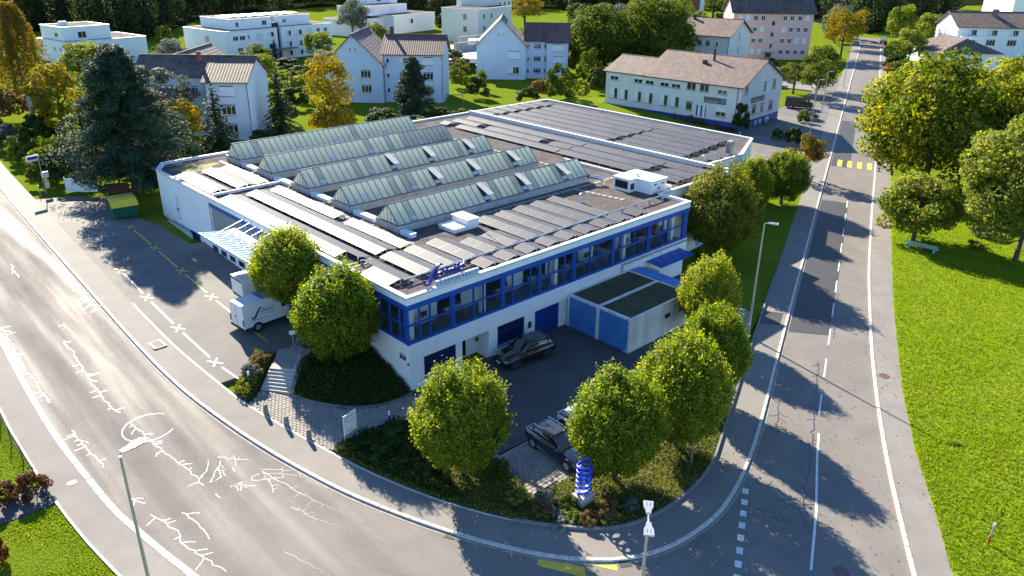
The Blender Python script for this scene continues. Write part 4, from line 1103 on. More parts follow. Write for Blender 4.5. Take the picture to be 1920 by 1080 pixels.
for si, y0 in enumerate(SKY_Y):
    t = thing('ridge_skylight', ((SX0 + SX1) / 2, y0 + SD / 2, 7.12), 'long ridged glass skylight, %s of the five on the roof' % ordn[si], 'skylight', 'ridge skylights in a row')
    ox, oy, oz = t.location
    b = MB(); b.box(SX0 - .12, y0 - .1, 7.12, SX1 + .12, y0 + SD + .1, SZ0 - .07); b.build('curb', M['concrete'], t)
    b = MB(); b.box(SX0 - .16, y0 - .14, SZ0 - .068, SX1 + .16, y0 + SD + .14, SZ0); b.build('flashing', M['bar'], t)
    b = MB(); b.tube([(SX0 - .05, y0 + SD / 2, SZ1 + .02), (SX1 + .05, y0 + SD / 2, SZ1 + .02)], .06, 6); b.build('ridge_cap', M['bar'], t)
    openv = [int((x - SX0) / pw) for x in ((17.65, 22.3, 27.6) if si >= 2 else ())]
    closed = [int((x - SX0) / pw) for x in ((9.5, 14.8, 19.6, 26.0) if si < 2 else (9.5, 14.6))]
    for k in range(NP):
        x = SX0 + pw * (k + .5)
        if k in openv:
            f = link('vent_flap', flap_me, t, (x - ox, y0 + SD / 2 - .05 - oy, SZ1 + .03 - oz), (pi + slope - radians(22), 0, 0))
            h = MB(); h.obox((x, y0 + SD / 4 + .06, (SZ0 + SZ1) / 2 - .06), (pw / 2 - .03, 0, 0), (0, SD / 4 - .04, (SZ1 - SZ0) / 2 - .04), (0, -.008, .008)); h.build('vent_shade_sheet', M['wood'] if k > 28 and si == 4 else M['dark'], t)  # dark sheet added to stand for the shade inside the open vent
            b = MB(); b.obox((x, y0 + .27, SZ0 + .27), (pw / 2 - .02, 0, 0), (0, .27 * .5, .25 * .5), (0, -.012, .012)); b.build('vent_sill', M['paintlight'], t)
            b = MB(); b.tube([(x + pw / 2 - .06, y0 + .75, SZ0 + .7), (x + pw / 2 - .06, y0 + .35, SZ0 + 1.0)], .015, 5); b.build('vent_stay', M['wood'], t)
            continue
        link('pane', pane_me2 if (random.random() < .16 or (si == 1 and k > 23)) else pane_me, t, (x - ox, y0 - oy, SZ0 - oz), (slope, 0, 0))
        if k in closed:
            b = MB(); b.obox((x, y0 + .22, SZ0 + .26), (pw / 2 - .03, 0, 0), (0, .11, .105), (0, -.02, .02)); b.build('vent_handle', M['paintlight'], t)
    for k in range(NP + 1):
        link('glazing_bar', bar_me, t, (SX0 + pw * k - ox, y0 - oy, SZ0 - oz), (slope, 0, 0))
    b = MB(); b.extr([(SX0, y0 + SD, SZ0), (SX1, y0 + SD, SZ0), (SX1, y0 + SD / 2, SZ1), (SX0, y0 + SD / 2, SZ1)], (0, -.02, .0)); b.build('rear_glazing', M['milk'], t)
    for xe in (SX0, SX1):
        n = 6
        for k in range(n):
            a, c = k / n, (k + 1) / n
            za = SZ0 + (SZ1 - SZ0) * (1 - abs(2 * a - 1)); zc = SZ0 + (SZ1 - SZ0) * (1 - abs(2 * c - 1))
            b = MB(); b.extr([(xe, y0 + SD * a + .02, SZ0), (xe, y0 + SD * c - .02, SZ0), (xe, y0 + SD * c - .02, max(SZ0 + .03, zc - .05)), (xe, y0 + SD * a + .02, max(SZ0 + .03, za - .05))], (.02, 0, 0))
            b.build('gable_pane', M['milk'], t)
        b = MB()
        for k in range(1, n):
            a = k / n; b.box(xe - .02, y0 + SD * a - .02, SZ0, xe + .03, y0 + SD * a + .02, SZ0 + (SZ1 - SZ0) * (1 - abs(2 * a - 1)))
        b.tube([(xe, y0, SZ0), (xe, y0 + SD / 2, SZ1)], .04, 5); b.tube([(xe, y0 + SD, SZ0), (xe, y0 + SD / 2, SZ1)], .04, 5)
        b.build('gable_frame', M['bar'], t)
for k, (y0, y1) in enumerate(((36.3, 39.2), (29.2, 32.2), (22.0, 25.1), (14.8, 17.9), (9.5, 11.0))):
    t = thing('duct_cover', (7.7, (y0 + y1) / 2, 7.12), 'white sheet duct cover at the %s of the nearest skylight' % 'front end' if k == 4 else 'white sheet duct cover left of the gap behind the %s skylight' % ('fourth nearest', 'middle', 'second nearest', 'nearest')[k], 'duct cover', 'white duct covers')
    MB().box(7.42, y0, 7.12, 7.98, y1, 7.46).build('casing', M['white'], t, bevel=.02)
    MB().box(7.38, y0 - .03, 7.462, 8.02, y1 + .03, 7.50).build('lid', M['cap'], t)
# concrete slabs laid as walkways on the gravel
slab_me = MB().box(-.24, -.24, 0, .24, .24, .045).mesh('walkway_slab', M['paver'])
for k in range(62): link('walkway_slab', slab_me, deck, (6.75 - 16 + random.uniform(-.03, .03), 8.6 + k * .56 - 22, 7.121), (0, 0, random.uniform(-.05, .05)))
for k in range(30): link('walkway_slab', slab_me, deck, (15.5 + k * .62 - 16, 10.42 + random.uniform(-.04, .04) - 22, 7.121), (0, 0, random.uniform(-.05, .05)))
for k in range(9): link('walkway_slab', slab_me, deck, (27.7 + k * .1 - 16, 10.0 - k * .62 - 22, 7.121), (0, 0, random.uniform(-.08, .08)))
for k in range(40): link('walkway_slab', slab_me, deck, (32.4 + random.uniform(-.05, .05) - 16, 14 + k * .68 - 22, 7.121), (0, 0, random.uniform(-.05, .05)))

# ------------------------------------------------------------------ solar arrays: east-west tents
b = MB(); b.box(-.485, -.79, -.035, .485, .79, -.003); b.mi = 0
pmesh = bpy.data.meshes.new('solar_panel')
pv, pf, pmi = [], [], []
def _bx(x0, y0, z0, x1, y1, z1, mi):
    n = len(pv); pv.extend([(x0, y0, z0), (x1, y0, z0), (x1, y1, z0), (x0, y1, z0), (x0, y0, z1), (x1, y0, z1), (x1, y1, z1), (x0, y1, z1)])
    pf.extend([tuple(i + n for i in f) for f in ((0, 3, 2, 1), (4, 5, 6, 7), (0, 1, 5, 4), (1, 2, 6, 5), (2, 3, 7, 6), (3, 0, 4, 7))]); pmi.extend([mi] * 6)
_bx(-.47, -.785, -.03, .47, .785, 0, 0)
_bx(-.49, -.80, -.035, -.47, .80, .004, 1); _bx(.47, -.80, -.035, .49, .80, .004, 1)
_bx(-.47, -.80, -.035, .47, -.785, .004, 1); _bx(-.47, .785, -.035, .47, .80, .004, 1)
pmesh.from_pydata(pv, [], pf); pmesh.materials.append(M['panel']); pmesh.materials.append(M['backsheet']); pmesh.polygons.foreach_set('material_index', pmi)
TILT = radians(11.5); PW = .98 * cos(TILT); PH = .98 * sin(TILT); ZL = 7.36; PL = 1.62
def array(label, strips):
    """strips: (x0, y0, count_west, count_east or None, east_start)"""
    cx = sum(s[0] for s in strips) / len(strips); cy = sum(s[1] for s in strips) / len(strips)
    t = thing('solar_array', (cx, cy, 7.12), label, 'solar panels', 'solar arrays on the flat roof')
    rails = MB()
    for s in strips:
        x0, y0, nw = s[0], s[1], s[2]
        ne = s[3] if len(s) > 3 and s[3] is not None else nw
        ye = s[4] if len(s) > 4 else y0
        skip = s[5] if len(s) > 5 else ()
        for k in range(nw):
            if k in skip: continue
            link('solar_panel', pmesh, t, (x0 + PW / 2 - cx, y0 + PL * (k + .5) - cy, ZL + PH / 2 - 7.12), (random.uniform(-.004, .004), -TILT + random.uniform(-.004, .004), 0))
        for k in range(ne):
            if k in skip: continue
            link('solar_panel', pmesh, t, (x0 + PW * 1.5 + .08 - cx, ye + PL * (k + .5) - cy, ZL + PH / 2 - 7.12), (random.uniform(-.004, .004), TILT + random.uniform(-.004, .004), 0))
        n = max(nw, ne); yy = min(y0, ye)
        for k in range(n + 1):
            y = yy + k * PL
            rails.box(x0 - .05, y - .03, 7.13, x0 + 2 * PW + .15, y + .03, 7.17)
            rails.box(x0 + PW - .02, y - .025, 7.17, x0 + PW + .1, y + .025, ZL + PH - .04)
            rails.box(x0 + .0, y - .025, 7.17, x0 + .06, y + .025, ZL - .03)
    rails.build('mounting_rails', M['alu'], t)
    return t
array('solar panels along the left roof edge behind the cross duct', [(.55, 31.35, 5), (3.25, 31.35, 5), (5.32, 31.35, 5, 0)])
array('long solar rows along the left roof edge in front of the cross duct', [(.48, 19.35, 6), (3.0, 19.3, 6), (5.25, 17.45, 7, 0), (.52, 9.62, 6, 7, 8.0), (3.02, 7.95, 7, 7), (5.22, 7.85, 5, 0)])
array('solar panels on the front of the roof behind the long pipe', [(.40, 2.55, 2, 3), (3.0, 2.55, 3), (5.16, 2.55, 3), (7.35, 2.6, 3), (9.48, 2.62, 2), (11.66, 2.64, 2), (13.88, 2.66, 4), (16.03, 2.68, 4), (18.24, 2.68, 4), (20.38, 2.7, 4), (22.62, 2.72, 4, 0)])
array('single row of solar tents along the front parapet', [(x, .42 + x * .008, 1) for x in (7.3, 9.48, 11.68, 13.96, 16.08, 18.27, 20.5, 22.65, 25.05)])
MIDY = 9.75
array('solar rows beside the skylights in front of the white roof divider', [(36.42, MIDY, 7), (36.42, 21.3, 13, 13, 21.3, (11,)), (38.62, MIDY, 7, 7, MIDY, ()), (38.62, 21.3, 13, 13, 21.3, (2, 9)), (40.86, MIDY, 7), (40.86, 21.3, 13), (36.5, 4.6, 2, 2, 4.6), (38.7, 4.7, 3, 3, 4.7, (2,)), (40.9, 4.7, 3)])
array('solar rows behind the white roof divider at the far end', [(44.75 + 2.2 * k, 10.2 + .25 * k, 6) for k in range(6)] + [(44.75 + 2.2 * k, 21.2, 12) for k in range(6)] + [(44.75 + 2.2 * k, 41.6, 2) for k in range(6)] + [(46.9, 7.0, 1), (49.1, 7.0, 1)])
# ducts, pipes, boxes on the roof
t = thing('cable_pipe', (16, 2.55, 7.3), 'long pale pipe running across the front solar panels', 'pipe')
MB().tube([(1.5, 2.36, 7.5), (14.5, 2.42, 7.5), (31.6, 2.6, 7.5)], .07, 8).build('pipe', M['alu'], t)
for k in range(16): MB().box(1.9 + k * 1.95, 2.30, 7.12, 2.0 + k * 1.95, 2.52, 7.44).build('bracket', M['alu'], t)
t = thing('cross_duct', (4.3, 30.8, 7.3), 'white cable duct crossing the left roof between solar rows', 'duct')
MB().box(.5, 30.68, 7.2, 8.0, 30.9, 7.42).build('duct', M['white'], t)
for x in (1.2, 3.2, 5.2, 7.2): MB().box(x, 30.66, 7.12, x + .12, 30.92, 7.199).build('foot', M['concrete'], t)
t = thing('roof_hatch', (12.1, 9.0, 7.12), 'white stepped roof hatch box near the nearest skylight', 'roof hatch')
MB().box(10.75, 8.1, 7.12, 12.2, 10.1, 7.42).build('low_box', M['white'], t, bevel=.02)
MB().box(10.68, 8.03, 7.422, 12.19, 10.17, 7.5).build('low_lid', M['cap'], t)
MB().box(12.21, 8.1, 7.12, 13.4, 10.15, 7.92).build('tall_box', M['white'], t, bevel=.02)
for k in range(4): MB().box(12.15, 8.0 + k * .565, 7.922, 13.46, 8.0 + k * .565 + .55, 8.0).build('lid_sheet', M['cap'], t)
t = thing('roof_antenna', (12.9, 8.6, 8.0), 'thin mast antenna standing on the roof hatch', 'antenna')
MB().tube([(12.9, 8.6, 8.0), (12.9, 8.6, 10.3)], .02, 6).build('mast', M['galv'], t)
MB().tube([(12.9, 8.6, 9.2), (12.9, 8.6, 9.5)], .04, 6).build('whip', M['frame'], t)
MB().lathe((12.9, 8.6, 10.3), [(.02, 0), (.05, .04), (.01, .1)], 6).build('tip', M['galv'], t)
t = thing('plant_house', (32, 6, 7.12), 'white L shaped ventilation housing at the right end of the roof', 'ventilation housing')
hp = [(30.75, 7.95), (30.75, 6.0), (31.75, 6.0), (31.75, 4.2), (34.2, 4.2), (34.2, 7.95)]
b = MB(); b.prism(hp, 7.12, 8.3); b.build('walls', M['white'], t)
b = MB(); b.prism([(30.65, 8.05), (30.65, 5.9), (31.65, 5.9), (31.65, 4.1), (34.3, 4.1), (34.3, 8.05)], 8.302, 8.42); b.build('roof', M['cap'], t)
g_ = MB()
for k in range(7): g_.box(30.70, 6.25, 7.45 + k * .1, 30.749, 7.7, 7.52 + k * .1)
g_.box(30.735, 6.2, 7.4, 30.748, 7.75, 8.15); g_.build('louvre', M['black'], t)
for x, z in ((32.2, 7.95), (33.4, 7.9), (32.8, 7.5)): MB().box(x, 4.17, z, x + .4, 4.199, z + .12).build('vent_slot', M['dark'], t)
MB().box(30.9, 5.97, 7.35, 31.5, 5.999, 7.95).build('grille', M['dark'], t)
MB().lathe((32.3, 6.3, 8.42), [(.16, 0), (.16, .12), (.22, .14), (.1, .26)], 10).build('roof_vent', M['cap'], t)
t = thing('bent_duct', (30.7, 9.6, 7.12), 'short bent steel air duct beside the white ventilation housing', 'duct')
MB().tube([(30.9, 9.4, 7.12), (30.9, 9.4, 7.6), (30.6, 9.9, 7.85), (30.2, 10.6, 7.9)], .2, 10).build('duct', M['alu'], t)
MB().tube([(30.2, 10.6, 7.9), (30.15, 10.72, 7.9)], .25, 10).build('mouth', M['black'], t)
t = thing('vent_pipe', (25.0, 7.0, 7.12), 'short grey vent pipe among the front solar panels', 'vent pipe')
MB().lathe((25.0, 7.0, 7.12), [(.13, 0), (.13, .65)], 10).build('pipe', M['cap'], t)
MB().lathe((25.0, 7.0, 7.78), [(.2, 0), (.2, .16), (.06, .24)], 10).build('cowl', M['galv'], t)
t = thing('vent_pipe', (46.2, 7.9, 7.12), 'short steel vent pipe beside the small far solar group', 'vent pipe')
MB().lathe((46.2, 7.9, 7.12), [(.16, 0), (.16, .6)], 10).build('pipe', M['galv'], t)
MB().lathe((46.2, 7.9, 7.73), [(.24, 0), (.24, .14), (.06, .22)], 10).build('cowl', M['galv'], t)
t = thing('air_unit', (51.2, 7.9, 7.12), 'upright grey air unit near the far right roof corner', 'air unit')
MB().box(50.85, 7.55, 7.2, 51.55, 8.2, 8.75).build('casing', M['shutter'], t, bevel=.03)
MB().box(50.9, 7.6, 7.12, 51.5, 8.15, 7.199).build('foot', M['dark'], t)
for k in range(5): MB().box(50.82, 7.65, 7.5 + k * .2, 50.849, 8.1, 7.56 + k * .2).build('grille', M['dark'], t)
t = thing('roof_railing', (34.5, 44.8, 7.12), 'small steel guard rail at the rear edge of the roof', 'railing')
b = MB()
b.tube([(32.0, 45.1, 8.15), (34.9, 45.1, 8.15), (34.9, 43.4, 8.15)], .03, 6); b.tube([(32.0, 45.1, 7.65), (34.9, 45.1, 7.65), (34.9, 43.4, 7.65)], .02, 6); b.build('rail', M['galv'], t)
for x, y in ((32, 45.1), (33.5, 45.1), (34.9, 45.1), (34.9, 43.4)): MB().tube([(x, y, 7.12), (x, y, 8.15)], .025, 6).build('post', M['galv'], t)

# ------------------------------------------------------------------ lettering
def text_mesh(s, size, ext, m, shear=0.0, space=1.0):
    c = bpy.data.curves.new('t', 'FONT'); c.body = s; c.size = size; c.extrude = ext; c.shear = shear; c.space_character = space
    c.resolution_u = 3
    o = bpy.data.objects.new('t', c); COL.objects.link(o)
    bpy.context.view_layer.update()
    me = bpy.data.meshes.new_from_object(o.evaluated_get(bpy.context.evaluated_depsgraph_get()))
    bpy.data.objects.remove(o); me.materials.clear(); me.materials.append(m)
    return me
def swoosh(mb, s, th):
    """big script S: a slanted stroke with a hook at each end, in the local x (right) - z (up) plane, y = thickness"""
    cl = [(-.04, .32, .04), (-.05, .16, .10), (.02, .05, .14), (.14, .02, .17), (.28, .10, .20), (.42, .30, .21), (.56, .52, .21), (.70, .74, .19), (.84, .90, .16), (.98, .97, .12), (1.10, .97, .08), (1.20, .90, .03)]
    up, dn = [], []
    for i, (x, z, w) in enumerate(cl):
        a, c = cl[max(0, i - 1)], cl[min(len(cl) - 1, i + 1)]
        dx, dz = c[0] - a[0], c[1] - a[1]; L = hypot(dx, dz)
        up.append(((x - dz / L * w * .5) * s, (z + dx / L * w * .5) * s)); dn.append(((x + dz / L * w * .5) * s, (z - dx / L * w * .5) * s))
    for i in range(len(cl) - 1):
        q = [dn[i], dn[i + 1], up[i + 1], up[i]]
        mb.add([(p[0], -th / 2, p[1]) for p in q] + [(p[0], th / 2, p[1]) for p in q], [(0, 1, 2, 3), (7, 6, 5, 4), (0, 4, 5, 1), (2, 6, 7, 3)] + ([(3, 7, 4, 0)] if i == 0 else []) + ([(1, 5, 6, 2)] if i == len(cl) - 2 else []))
    return mb
sgn = thing('roof_sign', (1.9, .55, 7.2), 'blue script company sign with pale letter blocks on the front parapet', 'sign')
swoosh(MB(), 1.28, .2).build('initial', mat('sign_blue', (.008, .02, .26), .4, 0, 1), sgn, local=True)
sgn.children[0].location = (.1, 0, .3)
BL = bpy.data.materials['sign_blue']
x = 1.08
for ch, sz in (('c', .82), ('h', .98), ('m', .82), ('i', .88), ('d', .98)):
    me = text_mesh(ch, sz, .07, BL, .35)
    w = max(v.co.x for v in me.vertices) - min(v.co.x for v in me.vertices)
    o = link('letter', me, sgn, (x, 0, .62), (pi / 2, 0, 0)); x += w + .04
for k, ch in enumerate('FEDERNFABRIK'):
    p = MB(); p.box(.72 + k * .325, -.42, .22, .72 + k * .325 + .30, -.22, .54)
    pb = p.build('letter_block', M['paintlight'], sgn, local=True)
    me = text_mesh(ch, .30, .004, BL)
    link('letter', me, pb, (.76 + k * .325, -.427, .27), (pi / 2, 0, 0))
MB().box(.6, -.2, .02, 4.75, -.14, .14).build('base_rail', M['alu'], sgn, local=True)
# ------------------------------------------------------------------ houses
class Frame:
    """a wall frame: u along the front (to the right), v away from the viewer"""
    def __init__(s, O, deg):
        a = radians(deg); s.O = Vector(O); s.e = Vector((cos(a), sin(a))); s.v = Vector((-sin(a), cos(a)))
    def p(s, u, v, z):
        q = s.O + s.e * u + s.v * v
        return (q.x, q.y, z)
def gable(f, par, u0, u1, v0, v1, zb, ze, zr, wall, tile, axis='u', oh=.45, ridge=None, gutter=True):
    """walls with gables, and a tiled roof of two slabs"""
    P = f.p
    b = MB()
    if axis == 'u':
        vm = (v0 + v1) / 2 if ridge is None else ridge
        for u in (u0, u1): b.quad(P(u, v0, zb), P(u, v1, zb), P(u, v1, ze), P(u, vm, zr), P(u, v0, ze))
        b.quad(P(u0, v0, zb), P(u1, v0, zb), P(u1, v0, ze), P(u0, v0, ze)); b.quad(P(u0, v1, zb), P(u1, v1, zb), P(u1, v1, ze), P(u0, v1, ze))
    else:
        um = (u0 + u1) / 2 if ridge is None else ridge
        for v in (v0, v1): b.quad(P(u0, v, zb), P(u1, v, zb), P(u1, v, ze), P(um, v, zr), P(u0, v, ze))
        b.quad(P(u0, v0, zb), P(u0, v1, zb), P(u0, v1, ze), P(u0, v0, ze)); b.quad(P(u1, v0, zb), P(u1, v1, zb), P(u1, v1, ze), P(u1, v0, ze))
    b.build('wall', wall, par)
    th = .16
    r = MB()
    def slab(A, B, C, D):
        r.add([A, B, C, D] + [(q[0], q[1], q[2] + th) for q in (A, B, C, D)], [(3, 2, 1, 0), (4, 5, 6, 7), (0, 1, 5, 4), (1, 2, 6, 5), (2, 3, 7, 6), (3, 0, 4, 7)])
    z_ = .02
    if axis == 'u':
        s1 = (zr - ze) / (vm - v0); s2 = (zr - ze) / (v1 - vm)
        slab(P(u0 - oh, v0 - oh, ze - s1 * oh + z_), P(u1 + oh, v0 - oh, ze - s1 * oh + z_), P(u1 + oh, vm, zr + z_), P(u0 - oh, vm, zr + z_))
        slab(P(u0 - oh, vm + .003, zr + z_), P(u1 + oh, vm + .003, zr + z_), P(u1 + oh, v1 + oh, ze - s2 * oh + z_), P(u0 - oh, v1 + oh, ze - s2 * oh + z_))
        rp = [P(u0 - oh, vm, zr + th), P(u1 + oh, vm, zr + th)]
        gt = [P(u0 - oh, v0 - oh - .06, ze - s1 * oh + .08), P(u1 + oh, v0 - oh - .06, ze - s1 * oh + .08)]
    else:
        s1 = (zr - ze) / (um - u0); s2 = (zr - ze) / (u1 - um)
        slab(P(u0 - oh, v0 - oh, ze - s1 * oh + z_), P(um, v0 - oh, zr + z_), P(um, v1 + oh, zr + z_), P(u0 - oh, v1 + oh, ze - s1 * oh + z_))
        slab(P(um + .003, v0 - oh, zr + z_), P(u1 + oh, v0 - oh, ze - s2 * oh + z_), P(u1 + oh, v1 + oh, ze - s2 * oh + z_), P(um + .003, v1 + oh, zr + z_))
        rp = [P(um, v0 - oh, zr + th), P(um, v1 + oh, zr + th)]
        gt = [P(u1 + oh + .06, v0 - oh, ze - s2 * oh + .08), P(u1 + oh + .06, v1 + oh, ze - s2 * oh + .08)]
    ro = r.build('roof', tile, par)
    MB().tube(rp, .13, 6).build('ridge_tiles', tile, ro)
    if gutter: MB().tube(gt, .08, 6).build('gutter', M['dark'], ro)
    return ro
def win(f, par, face, u, z, w, h, style='w', at=0.0, div=1, sill=None, fr=None):
    """window on the front (face f: v = at), the right end (r: u = at) or left end (l)"""
    def bx(mb, a0, a1, z0, z1, d0, d1):
        pts = []
        for zz_ in (z0, z1):
            for (a, d) in ((a0, d0), (a1, d0), (a1, d1), (a0, d1)):
                if face == 'f': pts.append(f.p(a, at - d, zz_))
                elif face == 'r': pts.append(f.p(at + d, a, zz_))
                else: pts.append(f.p(at - d, a, zz_))
        mb.add(pts, [(0, 3, 2, 1), (4, 5, 6, 7), (0, 1, 5, 4), (1, 2, 6, 5), (2, 3, 7, 6), (3, 0, 4, 7)])
    a0, a1, z0, z1 = u - w / 2, u + w / 2, z - h / 2, z + h / 2
    t = .07
    b = MB()
    bx(b, a0, a0 + t, z0, z1, .0, .06); bx(b, a1 - t, a1, z0, z1, .0, .06); bx(b, a0 + t, a1 - t, z0, z0 + t, 0, .06); bx(b, a0 + t, a1 - t, z1 - t, z1, 0, .06)
    for k in range(1, div + 1):
        c = a0 + w * k / (div + 1); bx(b, c - t * .5, c + t * .5, z0 + t, z1 - t, 0, .055)
    wo = b.build('window', fr or M['frame'], par)
    p = MB(); bx(p, a0 + t, a1 - t, z0 + t, z1 - t, .005, .02)
    p.build('blind' if style == 'b' else 'pane', M['blind'] if style == 'b' else M['pane'], wo)
    if style == 'c':
        q = MB(); bx(q, a0 + t, a0 + t + (w - 2 * t) * .45, z0 + t, z1 - t, .021, .026); q.build('curtain', M['blind'], wo)
    if style == 'h':
        q = MB(); bx(q, a0 + t, a1 - t, z0 + h * .5, z1 - t, .021, .03); q.build('blind', M['blind'], wo)
    q = MB(); bx(q, a0 - .06, a1 + .06, z0 - .08, z0 - .002, 0, .14); q.build('sill', sill or M['bar'], wo)
    if style in 'bw' and h > .8:
        q = MB(); bx(q, a0, a1, z1 + .002, z1 + .16, 0, .07); q.build('blind_box', sill or M['bar'], wo)
    return wo
def pipe(f, par, u, v, z0, z1):
    MB().tube([f.p(u, v, z0), f.p(u, v, z1)], .05, 6).build('downpipe', M['dark'], par)
def stack(f, par, u, v, z0, z1, w=.5, m='brick'):
    c = f.p(u, v, 0); MB().box(c[0] - w / 2, c[1] - w / 2, z0, c[0] + w / 2, c[1] + w / 2, z1).build('chimney', M[m], par)

# left blue house
fA = Frame((19.0, 75.0), -44)
A = thing('apartment_house', (20, 80, H(20, 80)), 'blue house on the left with a narrow projecting three storey front', 'house')
gable(fA, A, .3, 6.3, .4, 10.2, 1.2, 10.55, 13.35, M['plaster'], M['tileA'])
gable(fA, A, -10.5, .298, 1.7, 8.9, 1.2, 10.95, 13.34, M['plaster'], M['tileA'], oh=.3)
gable(fA, A, -13, -3, 9.5, 26, 1.2, 8.6, 12.7, M['plaster'], M['tileA'], 'v', .6)
for z, s in ((9.1, 'b'), (6.4, 'w'), (3.65, 'w')): win(fA, A, 'f', 3.3, z, 2.1, 1.3, s, .4, 2)
for z in (8.9, 6.1, 3.4): win(fA, A, 'f', -1.8, z, 1.0, 1.1, 'w', 1.7, 1); win(fA, A, 'f', -6.0, z, 1.8, 1.2, 'w', 1.7, 1)
pipe(fA, A, 6.34, .3, 1.5, 10.4); stack(fA, A, -1.6, 4.4, 12.3, 14.2)
# middle blue house
fB = Frame((61.3, 90.9), -46)
Bh = thing('apartment_house', (65, 92, .7), 'middle blue house with steep gable behind the yellow tree', 'house')
gable(fB, Bh, .0, 11.5, 0, 10, .2, 9.75, 12.7, M['plaster'], M['tileC'])
gable(fB, Bh, -11, -.002, -1.3, 13, .2, 8.0, 13.2, M['plaster'], M['tileA'], 'v', .6)
for z, s in ((8.4, 'b'), (5.6, 'w'), (2.9, 'w')): win(fB, Bh, 'f', 8.7, z, 2.0, 1.3, s, 0, 2)
for z, s in ((8.5, 'c'), (5.7, 'w'), (2.9, 'w')): win(fB, Bh, 'f', 4.0, z, 1.7, 1.1, s, 0, 2); win(fB, Bh, 'f', .9, z, .6, .8, 'w', 0, 0)
for z in (6.0, 3.2): win(fB, Bh, 'f', -3.2, z, 2.0, 1.3, 'w', -1.3, 2)
for u in (-6.0, -5.0): win(fB, Bh, 'f', u, 10.6, .4, .8, 'w', -1.3, 0)
pipe(fB, Bh, .1, -.12, .5, 9.5); pipe(fB, Bh, 11.45, -.1, .5, 9.5); stack(fB, Bh, 1.0, 5.2, 12.2, 14.3, .5, 'dark')
# right blue house
fC = Frame((94.2, 101.3), -44.5)
Ch = thing('apartment_house', (103, 102, .7), 'right blue house with big plain gable facing the lawn', 'house')
gable(fC, Ch, 0, 11.3, 0, 13, .2, 8.3, 13.9, M['plaster'], M['tileA'], 'v', .6)
gable(fC, Ch, 11.302, 16.2, 2.2, 11.2, .2, 9.2, 12.5, M['plaster'], M['tileC'])
gable(fC, Ch, 16.202, 21.2, 1.0, 11.4, .2, 9.0, 12.49, M['plaster'], M['tileC'])
win(fC, Ch, 'f', 8.6, 6.0, 2.6, 1.6, 'b', 0, 0); win(fC, Ch, 'f', 8.6, 2.7, 2.5, 1.5, 'c', 0, 2)
for u in (5.2, 6.1): win(fC, Ch, 'f', u, 10.7, .4, .8, 'w', 0, 0)
for z, s in ((7.8, 'w'), (5.0, 'w'), (2.3, 'w')): win(fC, Ch, 'f', 14.0, z, 1.7, .95, s, 2.2, 2); win(fC, Ch, 'f', 11.9, z, .5, .8, s, 2.2, 0); win(fC, Ch, 'f', 15.8, z, .5, .9, s, 2.2, 0)
for z in (7.6, 4.9, 2.3): win(fC, Ch, 'f', 18.8, z, 2.3, 1.4, 'b', 1.0, 0)
pipe(fC, Ch, 21.15, .9, .5, 8.8)
bal = MB(); bal.obox(Vector(fC.p(-1.0, 3, 8.6)), (*(fC.e * 1.0), 0), (*(fC.v * 2.4), 0), (0, 0, .5)); bal.obox(Vector(fC.p(-1.0, 3, 4.6)), (*(fC.e * 1.0), 0), (*(fC.v * 2.4), 0), (0, 0, .5)); bal.build('balcony', M['frame'], Ch)
# long white house with blue plinth
fD = Frame((87.72, 57.0), -85.2)
Dh = thing('office_house', (98, 43, .6), 'long white house with reddish tiled roof and deep blue plinth', 'house')
gable(fD, Dh, 8.3, 27.3, 0, 15.5, 1.95, 7.95, 11.55, M['plasterg'], M['tileD'])
gable(fD, Dh, 0, 8.298, 0, 11.2, 1.95, 7.95, 10.2, M['plasterg'], M['tileD'], oh=.43)
b = MB()
for (u0, u1, v0, v1) in ((-.02, 27.32, -.03, .02), (27.28, 27.33, .02, 15.52), (-.03, .02, .02, 11.2)):
    c = [fD.p(u0, v0, 0), fD.p(u1, v0, 0), fD.p(u1, v1, 0), fD.p(u0, v1, 0)]
    b.prism([(q[0], q[1]) for q in c], -.3, 2.02)
b.build('plinth', M['darkblue'], Dh)
for u, s in ((1.9, 'h'), (7.1, 'h'), (9.5, 'h'), (12.6, 'h'), (14.9, 'h'), (17.9, 'w'), (20.4, 'w'), (23.8, 'h')): win(fD, Dh, 'f', u, 7.1, 1.8, 1.25, s, 0, 1, M['dark'])
for u in (2.0, 4.3, 7.2, 9.6, 12.7, 15.0): win(fD, Dh, 'f', u, 4.1, 1.6, 1.9, 'c', 0, 1, M['dark'])
win(fD, Dh, 'f', 17.8, 3.7, 1.3, 1.3, 'w', 0, 0, M['dark']); win(fD, Dh, 'f', 23.9, 3.5, 1.9, 1.4, 'h', 0, 1, M['dark'])
d_ = MB()
for u0, u1 in ((19.25, 19.55), (20.1, 20.4), (20.95, 21.1)): d_.obox(Vector(fD.p((u0 + u1) / 2, -.02, 3.2)), (*(fD.e * (u1 - u0) / 2), 0), (*(fD.v * .03), 0), (0, 0, .95))
dd = d_.build('door', M['darkblue'], Dh)
pn = MB(); pn.obox(Vector(fD.p(20.1, .0, 3.2)), (*(fD.e * .95), 0), (*(fD.v * .015), 0), (0, 0, .93)); pn.build('pane', M['blind'], dd)
for v, z, w, h in ((.95, 7.4, 1.2, 1.4), (7.9, 7.2, 1.1, 1.3), (11.5, 7.15, 1.3, 1.4), (4.6, 3.65, 1.5, 1.4), (7.7, 3.6, 1.1, 1.3), (11.2, 3.5, 1.6, 1.4)): win(fD, Dh, 'r', v + .6, z, w, h, 'w', 27.3, 1, M['dark'])
for v, z, w, h in ((4.1, .95, .9, 1.6), (6.5, 1.2, .8, .8), (8.2, 1.2, .8, .8), (11.0, 1.2, 1.3, .9)): win(fD, Dh, 'r', v, z, w, h, 'h', 27.33, 1, M['dark'])
